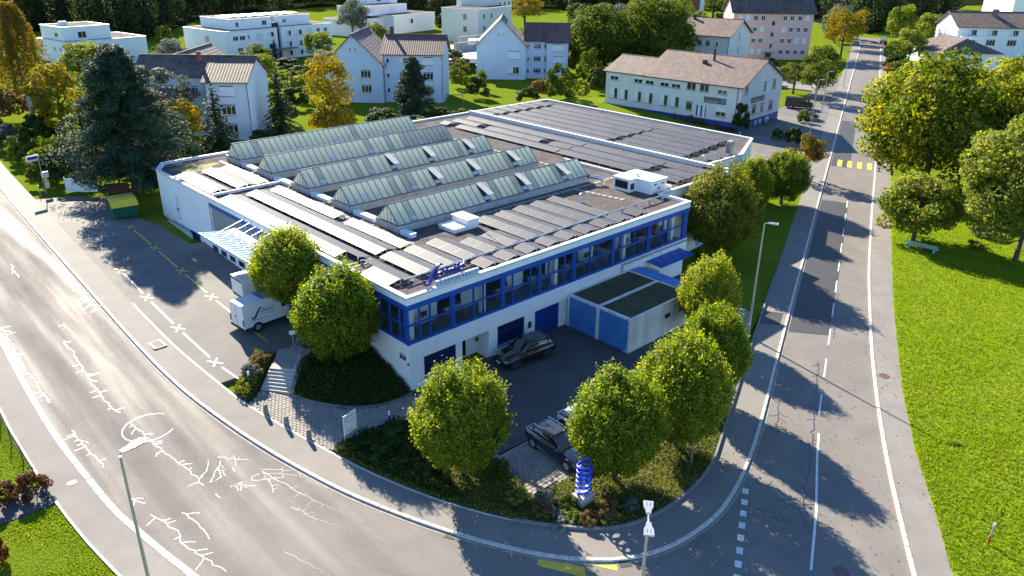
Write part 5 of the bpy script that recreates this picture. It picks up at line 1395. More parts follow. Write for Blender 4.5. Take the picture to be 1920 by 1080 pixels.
bd = MB(); bd.obox(Vector(fD.p(22.6, -.05, 5.25)), (*(fD.e * 2.05), 0), (*(fD.v * .03), 0), (0, 0, .5)); s1_ = bd.build('sign_board', M['board'], Dh)
bd = MB(); bd.obox(Vector(fD.p(27.38, 6.3, 5.35)), (*(fD.v * 2.5), 0), (*(fD.e * .03), 0), (0, 0, .45)); s2_ = bd.build('sign_board', M['board'], Dh)
lt = MB()
for k in range(9): lt.obox(Vector(fD.p(21.0 + k * .27, -.09, 5.05)), (*(fD.e * .09), 0), (*(fD.v * .004), 0), (0, 0, .16))
for k in range(3): lt.obox(Vector(fD.p(24.1, -.09, 5.55 - k * .27)), (*(fD.e * .36), 0), (*(fD.v * .004), 0), (0, 0, .05))
lt.tube([fD.p(20.75, -.09, 5.2), fD.p(21.0, -.09, 5.6), fD.p(21.5, -.09, 5.65), fD.p(21.9, -.09, 5.4)], .03, 5)
lt.build('lettering', M['shutter'], s1_)
lt = MB()
for k in range(9): lt.obox(Vector(fD.p(27.42, 4.6 + k * .3, 5.2)), (*(fD.v * .1), 0), (*(fD.e * .004), 0), (0, 0, .14))
for k in range(3): lt.obox(Vector(fD.p(27.42, 8.1, 5.6 - k * .23)), (*(fD.v * .4), 0), (*(fD.e * .004), 0), (0, 0, .045))
lt.build('lettering', M['shutter'], s2_)
pipe(fD, Dh, 26.6, -.1, 2.0, 7.6); stack(fD, Dh, 18.5, 6.0, 10.4, 12.9, .3, 'dark'); stack(fD, Dh, 17.3, 5.0, 9.8, 11.0, .6, 'dark')
zl = lambda x, y: H(x, y) + .12 + 1.15 * ss(28, 56, y) * ss(64, 86, x)
tag(drape('house_lawn', [(64, 24), (80, 22), (89.8, 28), (89.9, 31), (87.6, 57.5), (93, 59), (90, 66), (72, 62), (62, 50), (60.8, 30)], 0, M['grass'], grid=3, skirt=1.0, zf=zl), kind='structure')
wl2 = thing('garden_wall', (84, 24, .4), 'low concrete wall between driveway and the long house lawn', 'wall')
b = MB(); pts = [(70, 15.5), (78.5, 22.2), (88.2, 28.2)]
for p_, q_ in zip(pts, pts[1:]): seg_box(b, p_, q_, .3, -.2, .75)
b.build('wall', M['concrete'], wl2)
# white gabled house behind
fE = Frame((149.0, 83.0), -80)
Eh = thing('gabled_house', (155, 77, .7), 'white gabled house with brown roof beside the pink block', 'house')
gable(fE, Eh, -2, 12.4, 0, 14, .2, 9.0, 12.4, M['cream'], M['tileD'], oh=.6)
for u in (2.4, 4.6, 6.8, 9.0): win(fE, Eh, 'f', u, 6.9, 1.1, 1.2, 'c' if u > 8 else 'w', 0, 1); win(fE, Eh, 'f', u, 4.1, 1.1, 1.2, 'w', 0, 1)
win(fE, Eh, 'f', -.8, 6.3, 1.8, 1.3, 'w', 0, 0)
for z in (8.6, 5.4): win(fE, Eh, 'r', 6.2, z, 1.1, 1.8, 'c', 12.4, 1)
pipe(fE, Eh, 12.3, -.1, .5, 8.8); stack(fE, Eh, 0, 6, 11.8, 13.3, .6, 'dark')
# pink block
fF = Frame((173.5, 84.0), -45)
Fh = thing('apartment_block', (183, 80, .7), 'pink four storey apartment block with brown roof', 'house')
gable(fF, Fh, 0, 22, 0, 12, .2, 13.2, 17.2, M['pink'], M['tileA'], oh=.7)
for r, z in enumerate((11.6, 8.6, 5.6, 2.6)):
    for k, u in enumerate((2.0, 4.0, 6.2, 8.2, 14.2, 16.2, 18.3, 20.3)):
        win(fF, Fh, 'f', u, z, 1.1, 1.25, 'b' if (k * 3 + r * 5) % 7 in (0, 3) else 'w', 0, 1, M['frame'])
for z in (10.2, 7.2, 4.2): win(fF, Fh, 'f', 11.2, z, 1.0, 1.0, 'w', 0, 0, M['dark'])
dm = MB(); dm.obox(Vector(fF.p(10.8, -.05, 1.4)), (*(fF.e * .8), 0), (*(fF.v * .05), 0), (0, 0, 1.1)); dm.build('door', M['dark'], Fh)
dm = MB(); dm.obox(Vector(fF.p(10.6, -.7, 2.65)), (*(fF.e * 1.6), 0), (*(fF.v * .7), 0), (0, 0, .1)); dm.build('porch_roof', M['concrete'], Fh)
stack(fF, Fh, 15, 4, 15.2, 17.6, .8, 'dark')
# white house on the right and the low roof before it
fG = Frame((231, 44.5), -47)
Gh = thing('gabled_house', (240, 45, .7), 'long white house with brown roof at the top right', 'house')
gable(fG, Gh, 0, 32, 0, 14, -.2, 9.0, 12.6, M['white'], M['tileD'], oh=.6)
for u in (3.2, 9.0, 15, 20): win(fG, Gh, 'f', u + 1, 7.4, 2.6, 1.5, 'c', 0, 2); win(fG, Gh, 'f', u + 1, 4.6, 2.6, 1.5, 'w', 0, 2)
bb = MB(); bb.obox(Vector(fG.p(4, -.9, 6.0)), (*(fG.e * 3.4), 0), (*(fG.v * .9), 0), (0, 0, .5)); bb.build('balcony', M['white'], Gh)
stack(fG, Gh, 12, 5, 11.2, 13.6, 1.4, 'darkconc')
fG2 = Frame((201, 38), -47)
G2 = thing('low_house', (210, 36, .6), 'low house with hipped brown roof half hidden by the maples', 'house')
P = fG2.p
b = MB(); b.quad(P(0, 0, 0), P(16, 0, 0), P(16, 0, 4.6), P(0, 0, 4.6)); b.quad(P(0, 0, 0), P(0, 20, 0), P(0, 20, 4.6), P(0, 0, 4.6)); b.quad(P(16, 0, 0), P(16, 20, 0), P(16, 20, 4.6), P(16, 0, 4.6)); b.quad(P(0, 20, 0), P(16, 20, 0), P(16, 20, 4.6), P(0, 20, 4.6)); b.build('wall', M['white'], G2)
b = MB(); o_ = .6
b.add([P(-o_, -o_, 4.4), P(16 + o_, -o_, 4.4), P(16 + o_, 20 + o_, 4.4), P(-o_, 20 + o_, 4.4), P(8, 4, 7.8), P(8, 16, 7.8)], [(0, 1, 4), (1, 2, 5, 4), (2, 3, 5), (3, 0, 4, 5), (3, 2, 1, 0)])
b.build('roof', M['tileD'], G2)
for u in (4, 10): win(fG2, G2, 'f', u, 2.6, 2.0, 1.4, 'w', 0, 1)
for v in (5, 12): win(fG2, G2, 'l', v, 2.6, 2.0, 1.4, 'w', 0, 1)
# flat roofed white apartment houses on the slope
def flats(name, lab, O, deg, blocks, wins, roofm='cap', base=-.5):
    f = Frame(O, deg)
    t = thing('terraced_flats', (O[0], O[1], H(*O)), lab, 'house')
    for k, (u0, u1, v0, v1, z0, z1, m_) in enumerate(blocks):
        c = [f.p(u0, v0, 0), f.p(u1, v0, 0), f.p(u1, v1, 0), f.p(u0, v1, 0)]
        b = MB(); b.prism([(q[0], q[1]) for q in c], z0, z1); b.build('wall', M[m_], t)
        i_ = .12
        c = [f.p(u0 - i_, v0 - i_, 0), f.p(u1 + i_, v0 - i_, 0), f.p(u1 + i_, v1 + i_, 0), f.p(u0 - i_, v1 + i_, 0)]
        b = MB(); b.prism([(q[0], q[1]) for q in c], z1 + .001, z1 + .16); b.build('roof_edge', M['cap'], t)
        c = [f.p(u0 + .3, v0 + .3, 0), f.p(u1 - .3, v0 + .3, 0), f.p(u1 - .3, v1 - .3, 0), f.p(u0 + .3, v1 - .3, 0)]
        b = MB(); b.prism([(q[0], q[1]) for q in c], z1 + .161, z1 + .18); b.build('roof_gravel', M['gravel'], t)
    for (face, at, u, z, w, h, s) in wins: win(f, t, face, u, z, w, h, s, at, 1, M['frame'])
    return f, t
fW, W1 = flats('w1', 'white flat roofed house at the far left by the birch', (27.6, 172.6), 9, [(0, 20, 0, 15, .5, 7.0, 'white'), (.6, 12, 1.6, 13, 7.0, 10.2, 'white')],
      [('f', 1.6, 5, 8.4, 2.0, 1.5, 'w'), ('l', 0, 3, 5.2, .8, .9, 'w'), ('l', 0, 3, 2.6, .8, .9, 'w'), ('l', 0, 6, 5.2, .8, .9, 'w'), ('l', .6, 5, 8.4, 1.5, 1.0, 'w')])
c = fW.p(3, 6, 0); MB().box(c[0] - .8, c[1] - .8, 10.2, c[0] + .8, c[1] + .8, 11.3).build('chimney', M['white'], W1)
fW, W2 = flats('w2', 'large white flats in the middle with set back top storey', (60.1, 157.8), 8, [(0, 15.6, 0, 19, .3, 8.6, 'white'), (17.6, 34.6, 1.2, 17, .3, 8.6, 'white'), (15.602, 17.598, 2.0, 14, .3, 9.8, 'pane'), (3.5, 15.6, 2.2, 16, 8.6, 11.2, 'white'), (17.6, 29, 3.2, 15, 8.6, 11.2, 'white')],
      [('f', 0, u, 6.9, 1.6, 1.1, 'w') for u in (3.0, 5.0)] + [('f', 0, 6.8, 7.0, .6, 1.1, 'w'), ('f', 0, 10, 7.0, 2.0, 1.5, 'b'), ('f', 0, 13.6, 7.2, 1.8, 1.3, 'c'), ('f', 0, 10, 4.2, 2.0, 1.5, 'b'), ('f', 0, 13.6, 4.2, 1.8, 1.3, 'w'), ('f', 0, 4, 4.0, 1.6, 1.1, 'w')]
      + [('f', 1.2, u, z, 1.7, 1.4, 'c') for u in (20, 23.5) for z in (7.0, 4.2, 1.9)] + [('f', 1.2, 27, 7.1, 1.8, 1.4, 'b'), ('f', 1.2, 30, 7.2, 1.1, 1.0, 'w'), ('f', 1.2, 32.5, 7.2, 1.1, 1.0, 'w'), ('f', 1.2, 30, 4.3, 1.1, 1.0, 'w'), ('l', 0, 8, 6.4, 1.8, 1.6, 'w'), ('f', 2.2, 5, 10.0, 1.4, 1.2, 'c'), ('f', 2.2, 13.4, 10.0, 1.4, 1.2, 'w'), ('f', 3.2, 20.5, 10.0, 1.2, 1.0, 'w')])
b = MB(); c = fW.p(17.6, -.2, 3.3); b.obox(c, (*(fW.e * 3.6), 0), (*(fW.v * 1.0), 0), (0, 0, .1)); b.build('porch_roof', M['darkconc'], W2)
for k in range(7):
    c = fW.p(6 + k * 3.2, 8, 11.62); b = MB(); b.obox(c, (*(fW.e * 1.3), .12), (*(fW.v * 3.0), .0), (-.01, 0, .04)); b.build('roof_panel', M['backsheet'], W2)
flats('w3', 'white terraced flats behind the grey green tree', (138.6, 196.1), 13, [(0, 22.6, 0, 18, .3, 6.6, 'white'), (-16, -.002, 5, 18, .3, 5.8, 'white'), (-10, 14, 6, 17, 6.6, 9.6, 'white'), (2, 18, 14, 24, 9.6, 12.4, 'white')],
      [('f', 0, 9, 4.4, 2.4, 1.6, 'c'), ('f', 5, -4, 4.0, 1.6, 1.3, 'w'), ('f', 5, -8, 4.0, 2.0, 1.4, 'w'), ('f', 6, 6, 8.2, 2.6, 1.6, 'b'), ('f', 6, -4, 8.2, 1.6, 1.2, 'b'), ('f', 14, 8, 11.2, 2.0, 1.4, 'w')])
flats('w4', 'cream flats with roof terrace behind the right blue house', (142.3, 155.7), 17, [(0, 21, 0, 14, .3, 10.8, 'cream'), (12, 30, 5, 16, .3, 13.2, 'cream')],
      [('l', 0, 5, z, 1.4, 1.8, 'w') for z in (8.5, 4.8)] + [('f', 0, u, z, 1.3, 1.6, 'w') for u in (3.5, 8) for z in (8.6, 5.0)] + [('f', 5, 25, 11.2, 1.2, 1.3, 'w'), ('f', 5, 28, 11.2, 1.2, 1.3, 'w'), ('f', 5, 22, 11.2, 1.2, 1.3, 'w')])
flats('w5', 'red house with white balconies at the top edge', (262, 168), -20, [(0, 14, 0, 12, .3, 13.5, 'brick'), (14.002, 17, 1, 10, .3, 12.5, 'white')], [('f', 0, u, 11, 1.6, 1.5, 'c') for u in (3, 8)])
flats('w6', 'large white hall roof behind the house at the top right', (292, 74), -47, [(28, 90, 0, 22, .3, 13.5, 'white')], [])
g5 = thing('ramp_wall', (128, 140, .7), 'grey concrete ramp walls beside the white parked car', 'wall')
b = MB(); b.box(122, 143, .3, 141, 143.5, 3.2); b.box(128, 148, .3, 141, 148.5, 4.2); b.build('wall', M['concrete'], g5)
# ------------------------------------------------------------------ vehicles
def wheel_meshes(r, w, n=20):
    t = MB(); t.lathe((0, -w / 2, 0), [(r * .66, 0), (r * .95, .0), (r, w * .18), (r, w * .82), (r * .95, w), (r * .66, w)], n, 'y')
    h = MB(); h.lathe((0, -w / 2 - .004, 0), [(r * .64, 0), (r * .6, .03), (r * .14, .045), (r * .12, .0)], n, 'y')
    for k in range(5):
        a = k * 2 * pi / 5
        h.obox((cos(a) * r * .36, -w / 2 - .012, sin(a) * r * .36), (cos(a) * r * .28, 0, sin(a) * r * .28), (-sin(a) * r * .07, 0, cos(a) * r * .07), (0, .012, 0))
    return t.mesh('tyre', M['black'], smooth=False), h.mesh('rim', M['galv'])
WHEEL = wheel_meshes(.36, .24)
RIMD = WHEEL[1].copy(); RIMD.materials[0] = M['dark']
def loft(rings, closed_ends=True):
    mb = MB(); n = len(rings[0]); V = [p for r in rings for p in r]; F = []
    for i in range(len(rings) - 1):
        F += [(i * n + k, i * n + (k + 1) % n, (i + 1) * n + (k + 1) % n, (i + 1) * n + k) for k in range(n)]
    F += [tuple(range(n - 1, -1, -1)), tuple(range((len(rings) - 1) * n, len(rings) * n))]
    return mb.add(V, F)
def subdiv(o, lv=2):
    m = o.modifiers.new('subdivision', 'SUBSURF'); m.levels = lv; m.render_levels = lv
    for p in o.data.polygons: p.use_smooth = True
    return o
def car(name, loc, rz, label, paint, L=4.7, W=1.86, Hh=1.62, estate=True, roofm=None, rails=False, chrome=False, catg='car', group=None):
    """x forward; lower body lofted through stations, glasshouse with pillars and roof"""
    t = thing(name, loc, label, catg, group, rz)
    hl, w = L / 2, W / 2
    zb = .95 * Hh / 1.5 * .66 + .38                       # belt line
    st = [(-hl, .42, zb - .12, .80), (-hl + .10, .30, zb - .02, .93), (-hl + .7, .24, zb + .03, 1.0), (-hl * .3, .22, zb, 1.0), (hl * .30, .22, zb - .02, 1.0), (hl * .52, .24, zb - .06, .99), (hl - .5, .26, zb - .17, .96), (hl - .12, .30, zb - .30, .88), (hl, .40, zb - .40, .74)]
    rings = []
    for x, z0, z1, k in st:
        ww = w * k
        rings.append([(x, -ww * .90, z0), (x, -ww, z0 + .18), (x, -ww, (z0 + z1) / 2 + .05), (x, -ww * .93, z1), (x, -ww * .45, z1 + .045), (x, 0, z1 + .06), (x, ww * .45, z1 + .045), (x, ww * .93, z1), (x, ww, (z0 + z1) / 2 + .05), (x, ww, z0 + .18), (x, ww * .90, z0), (x, 0, z0 - .02)])
    body = subdiv(loft(rings).build('body', paint, t, local=True), 2)
    # glasshouse
    rear = -hl + (.18 if estate else .75)
    x0, x1, x2, x3 = rear, rear + (.45 if estate else .9), hl * .02, hl * .42
    zt = Hh - .05
    def ring(x, zb_, zt_, wb, wt):
        return [(x, -wb, zb_), (x, -wt, zt_), (x, 0, zt_ + .03), (x, wt, zt_), (x, wb, zb_)]
    wb, wt = w * .92, w * .70
    gh = [ring(x0, zb + .0, zb + .05, wb * .93, wb * .90), ring(x1, zb, zt - .05, wb, wt * .96), ring((x1 + x2) / 2, zb, zt, wb, wt), ring(x2 - .1, zb, zt - .02, wb, wt), ring(x3, zb - .03, zb + .0, wb * .94, wb * .90)]
    g = loft(gh).build('glasshouse', M['carglass'], t, local=True)
    g = subdiv(g, 2); e_ = g.data.attributes.new('crease_edge', 'FLOAT', 'EDGE')
    e_.data.foreach_set('value', [.75] * len(g.data.edges))
    # roof skin and pillars
    r = loft([[(x, -wt * k, z), (x, -wt * k * .5, z + .035), (x, 0, z + .045), (x, wt * k * .5, z + .035), (x, wt * k, z), (x, 0, z - .03)] for x, z, k in ((x1 - .06, zt - .06, .97), (x1 + .3, zt - .0, 1.02), ((x1 + x2) / 2, zt + .02, 1.03), (x2 - .25, zt + .0, 1.02), (x2 + .02, zt - .07, .98))])
    rf = r.build('roof', paint, t, local=True, smooth=True)
    if roofm:
        pr = MB(); pr.obox(((x1 + x2) / 2 + .0, 0, zt + .062), ((x2 - x1) / 2 - .12, 0, 0), (0, wt * .74, 0), (0, 0, .008)); pr.build('roof_window', roofm, rf, local=True)
    for s in (-1, 1):
        p = MB()
        p.tube([(x3, s * wb * .93, zb - .02), (x2 + .02, s * wt * 1.0, zt - .03)], .045, 5)
        p.tube([(x0 + .02, s * wb * .92, zb + .03), (x1 - .04, s * wt * .97, zt - .06)], .06, 5)
        p.tube([(x1, s * wt * 1.0, zt - .03), (x2, s * wt * 1.02, zt - .02)], .04, 5)
        for xx in ((x1 + x2) / 2 + .25, x1 + .15): p.tube([(xx, s * wb * .99, zb), (xx, s * wt * 1.02, zt)], .035, 5)
        p.build('pillars', paint, t, local=True)
        if chrome:
            MB().tube([(x0 + .1, s * wb * .985, zb + .035), (x3 - .1, s * wb * .985, zb + .02)], .016, 5).build('trim', M['chrome'], t, local=True)
            MB().tube([(-hl * .5, s * w * .985, .33), (hl * .45, s * w * .985, .33)], .018, 5).build('trim', M['chrome'], t, local=True)
        if rails: MB().tube([(x1 + .05, s * wt * .93, zt + .07), ((x1 + x2) / 2, s * wt * .96, zt + .10), (x2 - .15, s * wt * .93, zt + .05)], .02, 5).build('roof_rail', M['chrome'], t, local=True)
        mr = MB(); mr.obox((x3 - .25, s * (w + .07), zb + .06), (.06, 0, 0), (0, .10, 0), (0, 0, .07)); mr.build('mirror', paint, t, local=True, bevel=.02)
        hd = MB(); hd.obox((hl - .17, s * w * .70, zb - .31), (.10, -s * .06, .01), (.0, .14, 0), (0, 0, .032)); hd.build('headlight', M['lamp'], t, local=True, bevel=.02)
        tl = MB(); tl.obox((-hl + .07, s * w * .72, zb - .10), (.05, 0, 0), (0, .17, 0), (0, 0, .07)); tl.build('tail_light', M['tail'], t, local=True, bevel=.02)
        dh = MB()
        for xx in (-.45, .5): dh.box(xx, s * w * .985 - .015, zb - .1, xx + .2, s * w * .985 + .025, zb - .065)
        dh.build('door_handles', M['chrome'] if chrome else paint, t, local=True)
        for xx in (-hl * .60, hl * .61):
            ar = MB(); ar.lathe((xx, s * (w - .19), .37), [(.44, 0), (.44, s * .19)], 20, 'y'); ar.build('wheel_arch', M['black'], t, local=True)
            wt_ = empty('wheel', (xx, s * (w - .10), .35), 0 if s < 0 else pi); wt_.parent = t
            link('tyre', WHEEL[0], wt_); link('rim', WHEEL[1], wt_)
    gr = MB(); gr.obox((hl - .03, 0, zb - .38), (.025, 0, 0), (0, w * .42, 0), (0, 0, .10)); gr.build('grille', M['dark'], t, local=True)
    if chrome:
        b = MB()
        for k in range(3): b.obox((hl + .0, 0, zb - .33 - k * .05), (.01, 0, 0), (0, w * .42, 0), (0, 0, .008))
        b.lathe((hl + .0, 0, zb - .38), [(.07, 0), (.07, .02)], 12, 'x'); b.build('grille_bars', M['chrome'], t, local=True)
    pl_ = MB(); pl_.obox((hl + .01, 0, zb - .56), (.008, 0, 0), (0, .25, 0), (0, 0, .055)); pl_.build('number_plate', M['frame'], t, local=True)
    wi = MB(); wi.obox((-hl + .02, 0, zb - .22), (.012, 0, 0), (0, .25, 0), (0, 0, .055)); wi.build('number_plate', M['frame'], t, local=True)
    return t
suv = car('parked_car', (9.35, -1.72, .085), radians(174), 'black sport utility car parked by the factory wall', M['paintblack'], 4.9, 1.96, 1.68, True, M['roofglass'])
for wo in suv.children:
    if wo.name.startswith('wheel') and wo.type == 'EMPTY':
        for q in wo.children:
            if q.name.startswith('rim'): q.data = RIMD
car('parked_car', (2.55, -11.85, .11), radians(-93.5), 'navy estate car with chrome trim on the paved bay', M['paintnavy'], 4.95, 1.88, 1.50, True, M['roofglass'], True, True)
car('parked_car', (5.3, -11.5, .11), radians(-92), 'pale blue white car half hidden behind a clipped tree', M['paintlight'], 4.0, 1.75, 1.48)
car('parked_car', (117.7, 137.2, .8), radians(15), 'white car parked behind the middle blue house', M['paintwhite'], 4.3, 1.8, 1.6)
car('parked_car', (160.8, 60.4, .8), radians(40), 'dark car parked farthest behind the garden hedge', M['paintnavy'], 4.4, 1.8, 1.5)
car('parked_car', (156.6, 56.0, .8), radians(40), 'silver car parked second behind the garden hedge', M['paintlight'], 4.4, 1.8, 1.5)
car('parked_car', (151.6, 52.4, .8), radians(40), 'black car parked nearest behind the garden hedge', M['paintblack'], 4.4, 1.8, 1.5)
def van(name, loc, rz, label, paint, L=5.6, W=2.02, Hh=2.5, blind_side=True, scale_logo=True):
    t = thing(name, loc, label, 'van', None, rz)
    hl, w = L / 2, W / 2
    st = [(-hl, .45, Hh - .06, .97), (-hl + .05, .38, Hh - .02, 1.0), (hl * .30, .36, Hh, 1.0), (hl * .46, .36, Hh - .10, .99), (hl * .70, .36, 1.55, .98), (hl * .80, .36, 1.30, .97), (hl - .12, .38, 1.08, .92), (hl, .45, .85, .82)]
    rings = []
    for x, z0, z1, k in st:
        ww = w * k
        rings.append([(x, -ww * .96, z0), (x, -ww, z0 + .2), (x, -ww * .99, z0 + (z1 - z0) * .55), (x, -ww * .92, z1 - .10), (x, -ww * .82, z1), (x, ww * .82, z1), (x, ww * .92, z1 - .10), (x, ww * .99, z0 + (z1 - z0) * .55), (x, ww, z0 + .2), (x, ww * .96, z0)])
    bo = loft(rings).build('body', paint, t, local=True, bevel=.03)
    ws = MB(); ws.add([(hl * .475, -w * .80, Hh - .14), (hl * .475, w * .80, Hh - .14), (hl * .715, w * .88, 1.60), (hl * .715, -w * .88, 1.60)], [(0, 1, 2, 3)]); ws.v = [(x + .025, y, z + .015) for x, y, z in ws.v]; ws.build('windscreen', M['carglass'], t, local=True)
    for s in (-1, 1):
        sw = MB(); sw.add([(hl * .22, s * (w + .012), 1.35), (hl * .66, s * (w + .006), 1.35), (hl * .52, s * (w * .955), 2.0), (hl * .22, s * (w * .965), 2.0)], [(0, 1, 2, 3)]); sw.build('side_window', M['carglass'], t, local=True)
        MB().box(-hl * .98, s * w - .012 * (s > 0) - .004, .36, hl * .60, s * w + .012 * (s > 0) + .008, .50).build('sill_strip', M['black'], t, local=True)
        tl = MB(); tl.obox((-hl - .005, s * w * .93, 1.0), (.03, 0, 0), (0, .09, 0), (0, 0, .27)); tl.build('tail_light', M['tail'], t, local=True, bevel=.02)
        hd = MB(); hd.obox((hl - .09, s * w * .70, .92), (.08, 0, .06), (0, .18, 0), (0, 0, .09)); hd.build('headlight', M['lamp'], t, local=True)
        mr = MB(); mr.obox((hl * .60, s * (w + .12), 1.5), (.06, 0, 0), (0, .09, 0), (0, 0, .15)); mr.build('mirror', M['black'], t, local=True)
        for xx in (-hl * .58, hl * .66):
            ar = MB(); ar.lathe((xx, s * (w - .2), .36), [(.43, 0), (.43, s * .215)], 20, 'y'); ar.build('wheel_arch', M['black'], t, local=True)
            wo = empty('wheel', (xx, s * (w - .1), .35), 0 if s < 0 else pi); wo.parent = t
            link('tyre', WHEEL[0], wo); link('rim', WHEEL[1], wo)
    MB().box(-hl - .06, -w * .95, .36, -hl - .003, w * .95, .52).build('rear_bumper', M['black'], t, local=True)
    MB().box(-hl - .012, -.008, .55, -hl - .004, .008, Hh - .15).build('door_gap', M['dark'], t, local=True)
    MB().box(-hl - .02, -.55, .95, -hl - .004, -.2, 1.12).build('rear_plate', M['frame'], t, local=True)
    MB().box(-hl - .012, .1, 1.2, -hl - .004, .28, 1.34).build('badge', M['dark'], t, local=True)
    MB().box(hl - .01, -w * .5, .55, hl + .02, w * .5, .72).build('grille', M['dark'], t, local=True)
    return t
vn = van('delivery_van', (-2.62, 15.15, H(-2.6, 15) + .11), radians(4), 'white delivery van with blue script lettering parked in the yard', M['paintwhite'], 5.4, 2.02, 2.42)
s_ = swoosh(MB(), .78, .006).build('logo_initial', M['print'], vn, local=True); s_.location = (-1.95, -1.028, 1.12)
x = -1.30
for ch, sz in (('c', .36), ('h', .44), ('m', .36), ('i', .40), ('d', .44)):
    me = text_mesh(ch, sz, .002, M['print'], .4); wd = max(v.co.x for v in me.vertices) - min(v.co.x for v in me.vertices)
    link('letter', me, vn, (x, -1.026, 1.48), (pi / 2, 0, 0)); x += wd + .02
link('lettering', text_mesh('FEDERNFABRIK', .17, .002, M['backsheet'], 0, 1.5), vn, (-1.35, -1.026, 1.25), (pi / 2, 0, 0))
MB().box(-2.1, -1.030, .98, -.6, -1.022, 1.02).build('stripe', M['dark'], vn, local=True)
for k in range(5): MB().box(-.9, -.7 + k * .32, 2.45, 1.1, -.56 + k * .32, 2.49).build('roof_bar', M['tractorblue'], vn, local=True)
vb = van('parked_van', (118.2, 33.6, H(118, 33) + .1), radians(-62), 'black van parked on the forecourt of the long house', M['paintblack'], 5.2, 2.0, 2.1)
tr = thing('box_trailer', (-1.55, 19.6, H(-2, 19.4) + .1), 'pale box trailer behind the white delivery van', 'trailer')
MB().box(-1.5, -1.0, .7, 1.4, 1.0, 2.2).build('box', M['frame'], tr, local=True, bevel=.03)
MB().box(-1.53, -1.01, 1.98, -1.501, 1.01, 2.14).build('marker_tape', M['brick'], tr, local=True)
MB().box(-1.5, -.9, .5, 1.45, .9, .698).build('chassis', M['dark'], tr, local=True)
for s in (-1, 1):
    wo = empty('wheel', (0, s * .98, .36), 0 if s < 0 else pi); wo.parent = tr; link('tyre', WHEEL[0], wo); link('rim', WHEEL[1], wo)
# tractor at the end of the street
tc = thing('tractor', (243, 70.2, H(243, 70) + .0), 'small blue and red tractor at the end of the street', 'tractor', None, radians(30))
MB().box(-.2, -.5, 1.0, 2.4, .5, 1.7).build('bonnet', M['tractorblue'], tc, local=True, bevel=.05)
MB().box(-1.5, -.75, 1.1, -.2, .75, 1.5).build('platform', M['red'], tc, local=True)
MB().box(-1.5, -.8, 2.7, -.1, .8, 2.82).build('cab_roof', M['tractorblue'], tc, local=True)
for xx, yy in ((-1.4, -.7), (-1.4, .7), (-.2, -.7), (-.2, .7)): MB().tube([(xx, yy, 1.4), (xx, yy, 2.7)], .05, 5).build('cab_post', M['tractorblue'], tc, local=True)
MB().tube([(1.6, .3, 1.7), (1.6, .3, 2.6)], .05, 6).build('exhaust', M['frame'], tc, local=True)
for xx, yy, r in ((-1.0, -.9, .8), (-1.0, .9, .8), (1.8, -.8, .5), (1.8, .8, .5)):
    wo = empty('wheel', (xx, yy, r)); wo.parent = tc
    MB().lathe((0, -.2, 0), [(r * .6, 0), (r, .05), (r, .35), (r * .6, .4)], 16, 'y').build('tyre', M['black'], wo, local=True)
    MB().lathe((0, -.23, 0), [(r * .55, 0), (r * .55, .46)], 12, 'y').build('rim', M['red'], wo, local=True)

# ------------------------------------------------------------------ street furniture
def lamp_post(x, y, h, label, heads, z=None, grp='street lamps'):
    t = thing('street_lamp', (x, y, H(x, y) + .1 if z is None else z), label, 'street lamp', grp)
    MB().tube([(0, 0, -.2), (0, 0, 1.2), (0, 0, 1.25), (0, 0, h - .15)], [.105, .105, .085, .05], 10).build('pole', M['galv'], t, local=True)
    MB().lathe((0, 0, 0), [(.16, 0), (.16, .04), (.11, .06)], 10).build('base_collar', M['galv'], t, local=True)
    for a, arm, hl_ in heads:
        d = Vector((cos(a), sin(a), 0)); n = Vector((-sin(a), cos(a), 0))
        MB().tube([(0, 0, h - .2), (0, 0, h - .05), tuple(d * arm + Vector((0, 0, h)))], .04, 6).build('arm', M['galv'], t, local=True)
        c = d * arm + Vector((0, 0, h))
        b = MB(); P = [c - n * .10, c + d * hl_ * .3 - n * .12, c + d * hl_ * .5 - n * .19, c + d * hl_ - n * .21, c + d * hl_ + n * .21, c + d * hl_ * .5 + n * .19, c + d * hl_ * .3 + n * .12, c + n * .10]
        b.extr([tuple(p - Vector((0, 0, .04))) for p in P], (0, 0, .09)); hd = b.build('lamp_head', M['alu'], t, local=True)
        b = MB(); b.obox(tuple(c + d * hl_ * .72 - Vector((0, 0, .05))), tuple(d * hl_ * .2), tuple(n * .15), (0, 0, .01)); b.build('lens', M['lamp'], hd, local=True)
        b = MB()
        for s in (-.07, .07): b.obox(tuple(c + d * hl_ * .7 + n * s + Vector((0, 0, .055))), tuple(d * .1), tuple(n * .012), (0, 0, .006))
        b.build('cooling_slots', M['dark'], hd, local=True)
    return t
lamp_post(25.3, -11.2, 9.6, 'tall grey street lamp on the verge beside the entrance paving', [(radians(-60), .25, .75)])
lamp_post(-20.5, -8.6, 9.5, 'dark street lamp leaning into the picture at the bottom left', [(radians(15), .1, 1.0)])
lamp_post(-6.0, -24.4, 7.7, 'street lamp with two flat heads at the bottom centre', [(radians(38), .28, .75), (radians(218), .28, .75)])
lamp_post(94.6, 19.3, 9.6, 'street lamp beside the pavement right of the yew', [(radians(-40), .3, .7)])
lamp_post(150, 39.6, 10.0, 'far street lamp near the thin street tree', [(radians(-60), .9, .7)])
lamp_post(232, 75.5, 10.5, 'farthest street lamp at the edge of the wood', [(radians(-60), .8, .7)])
lamp_post(118, 28.8, 7.6, 'thin lamp post between the garden trees and the pavement', [(radians(-60), .3, .6)])
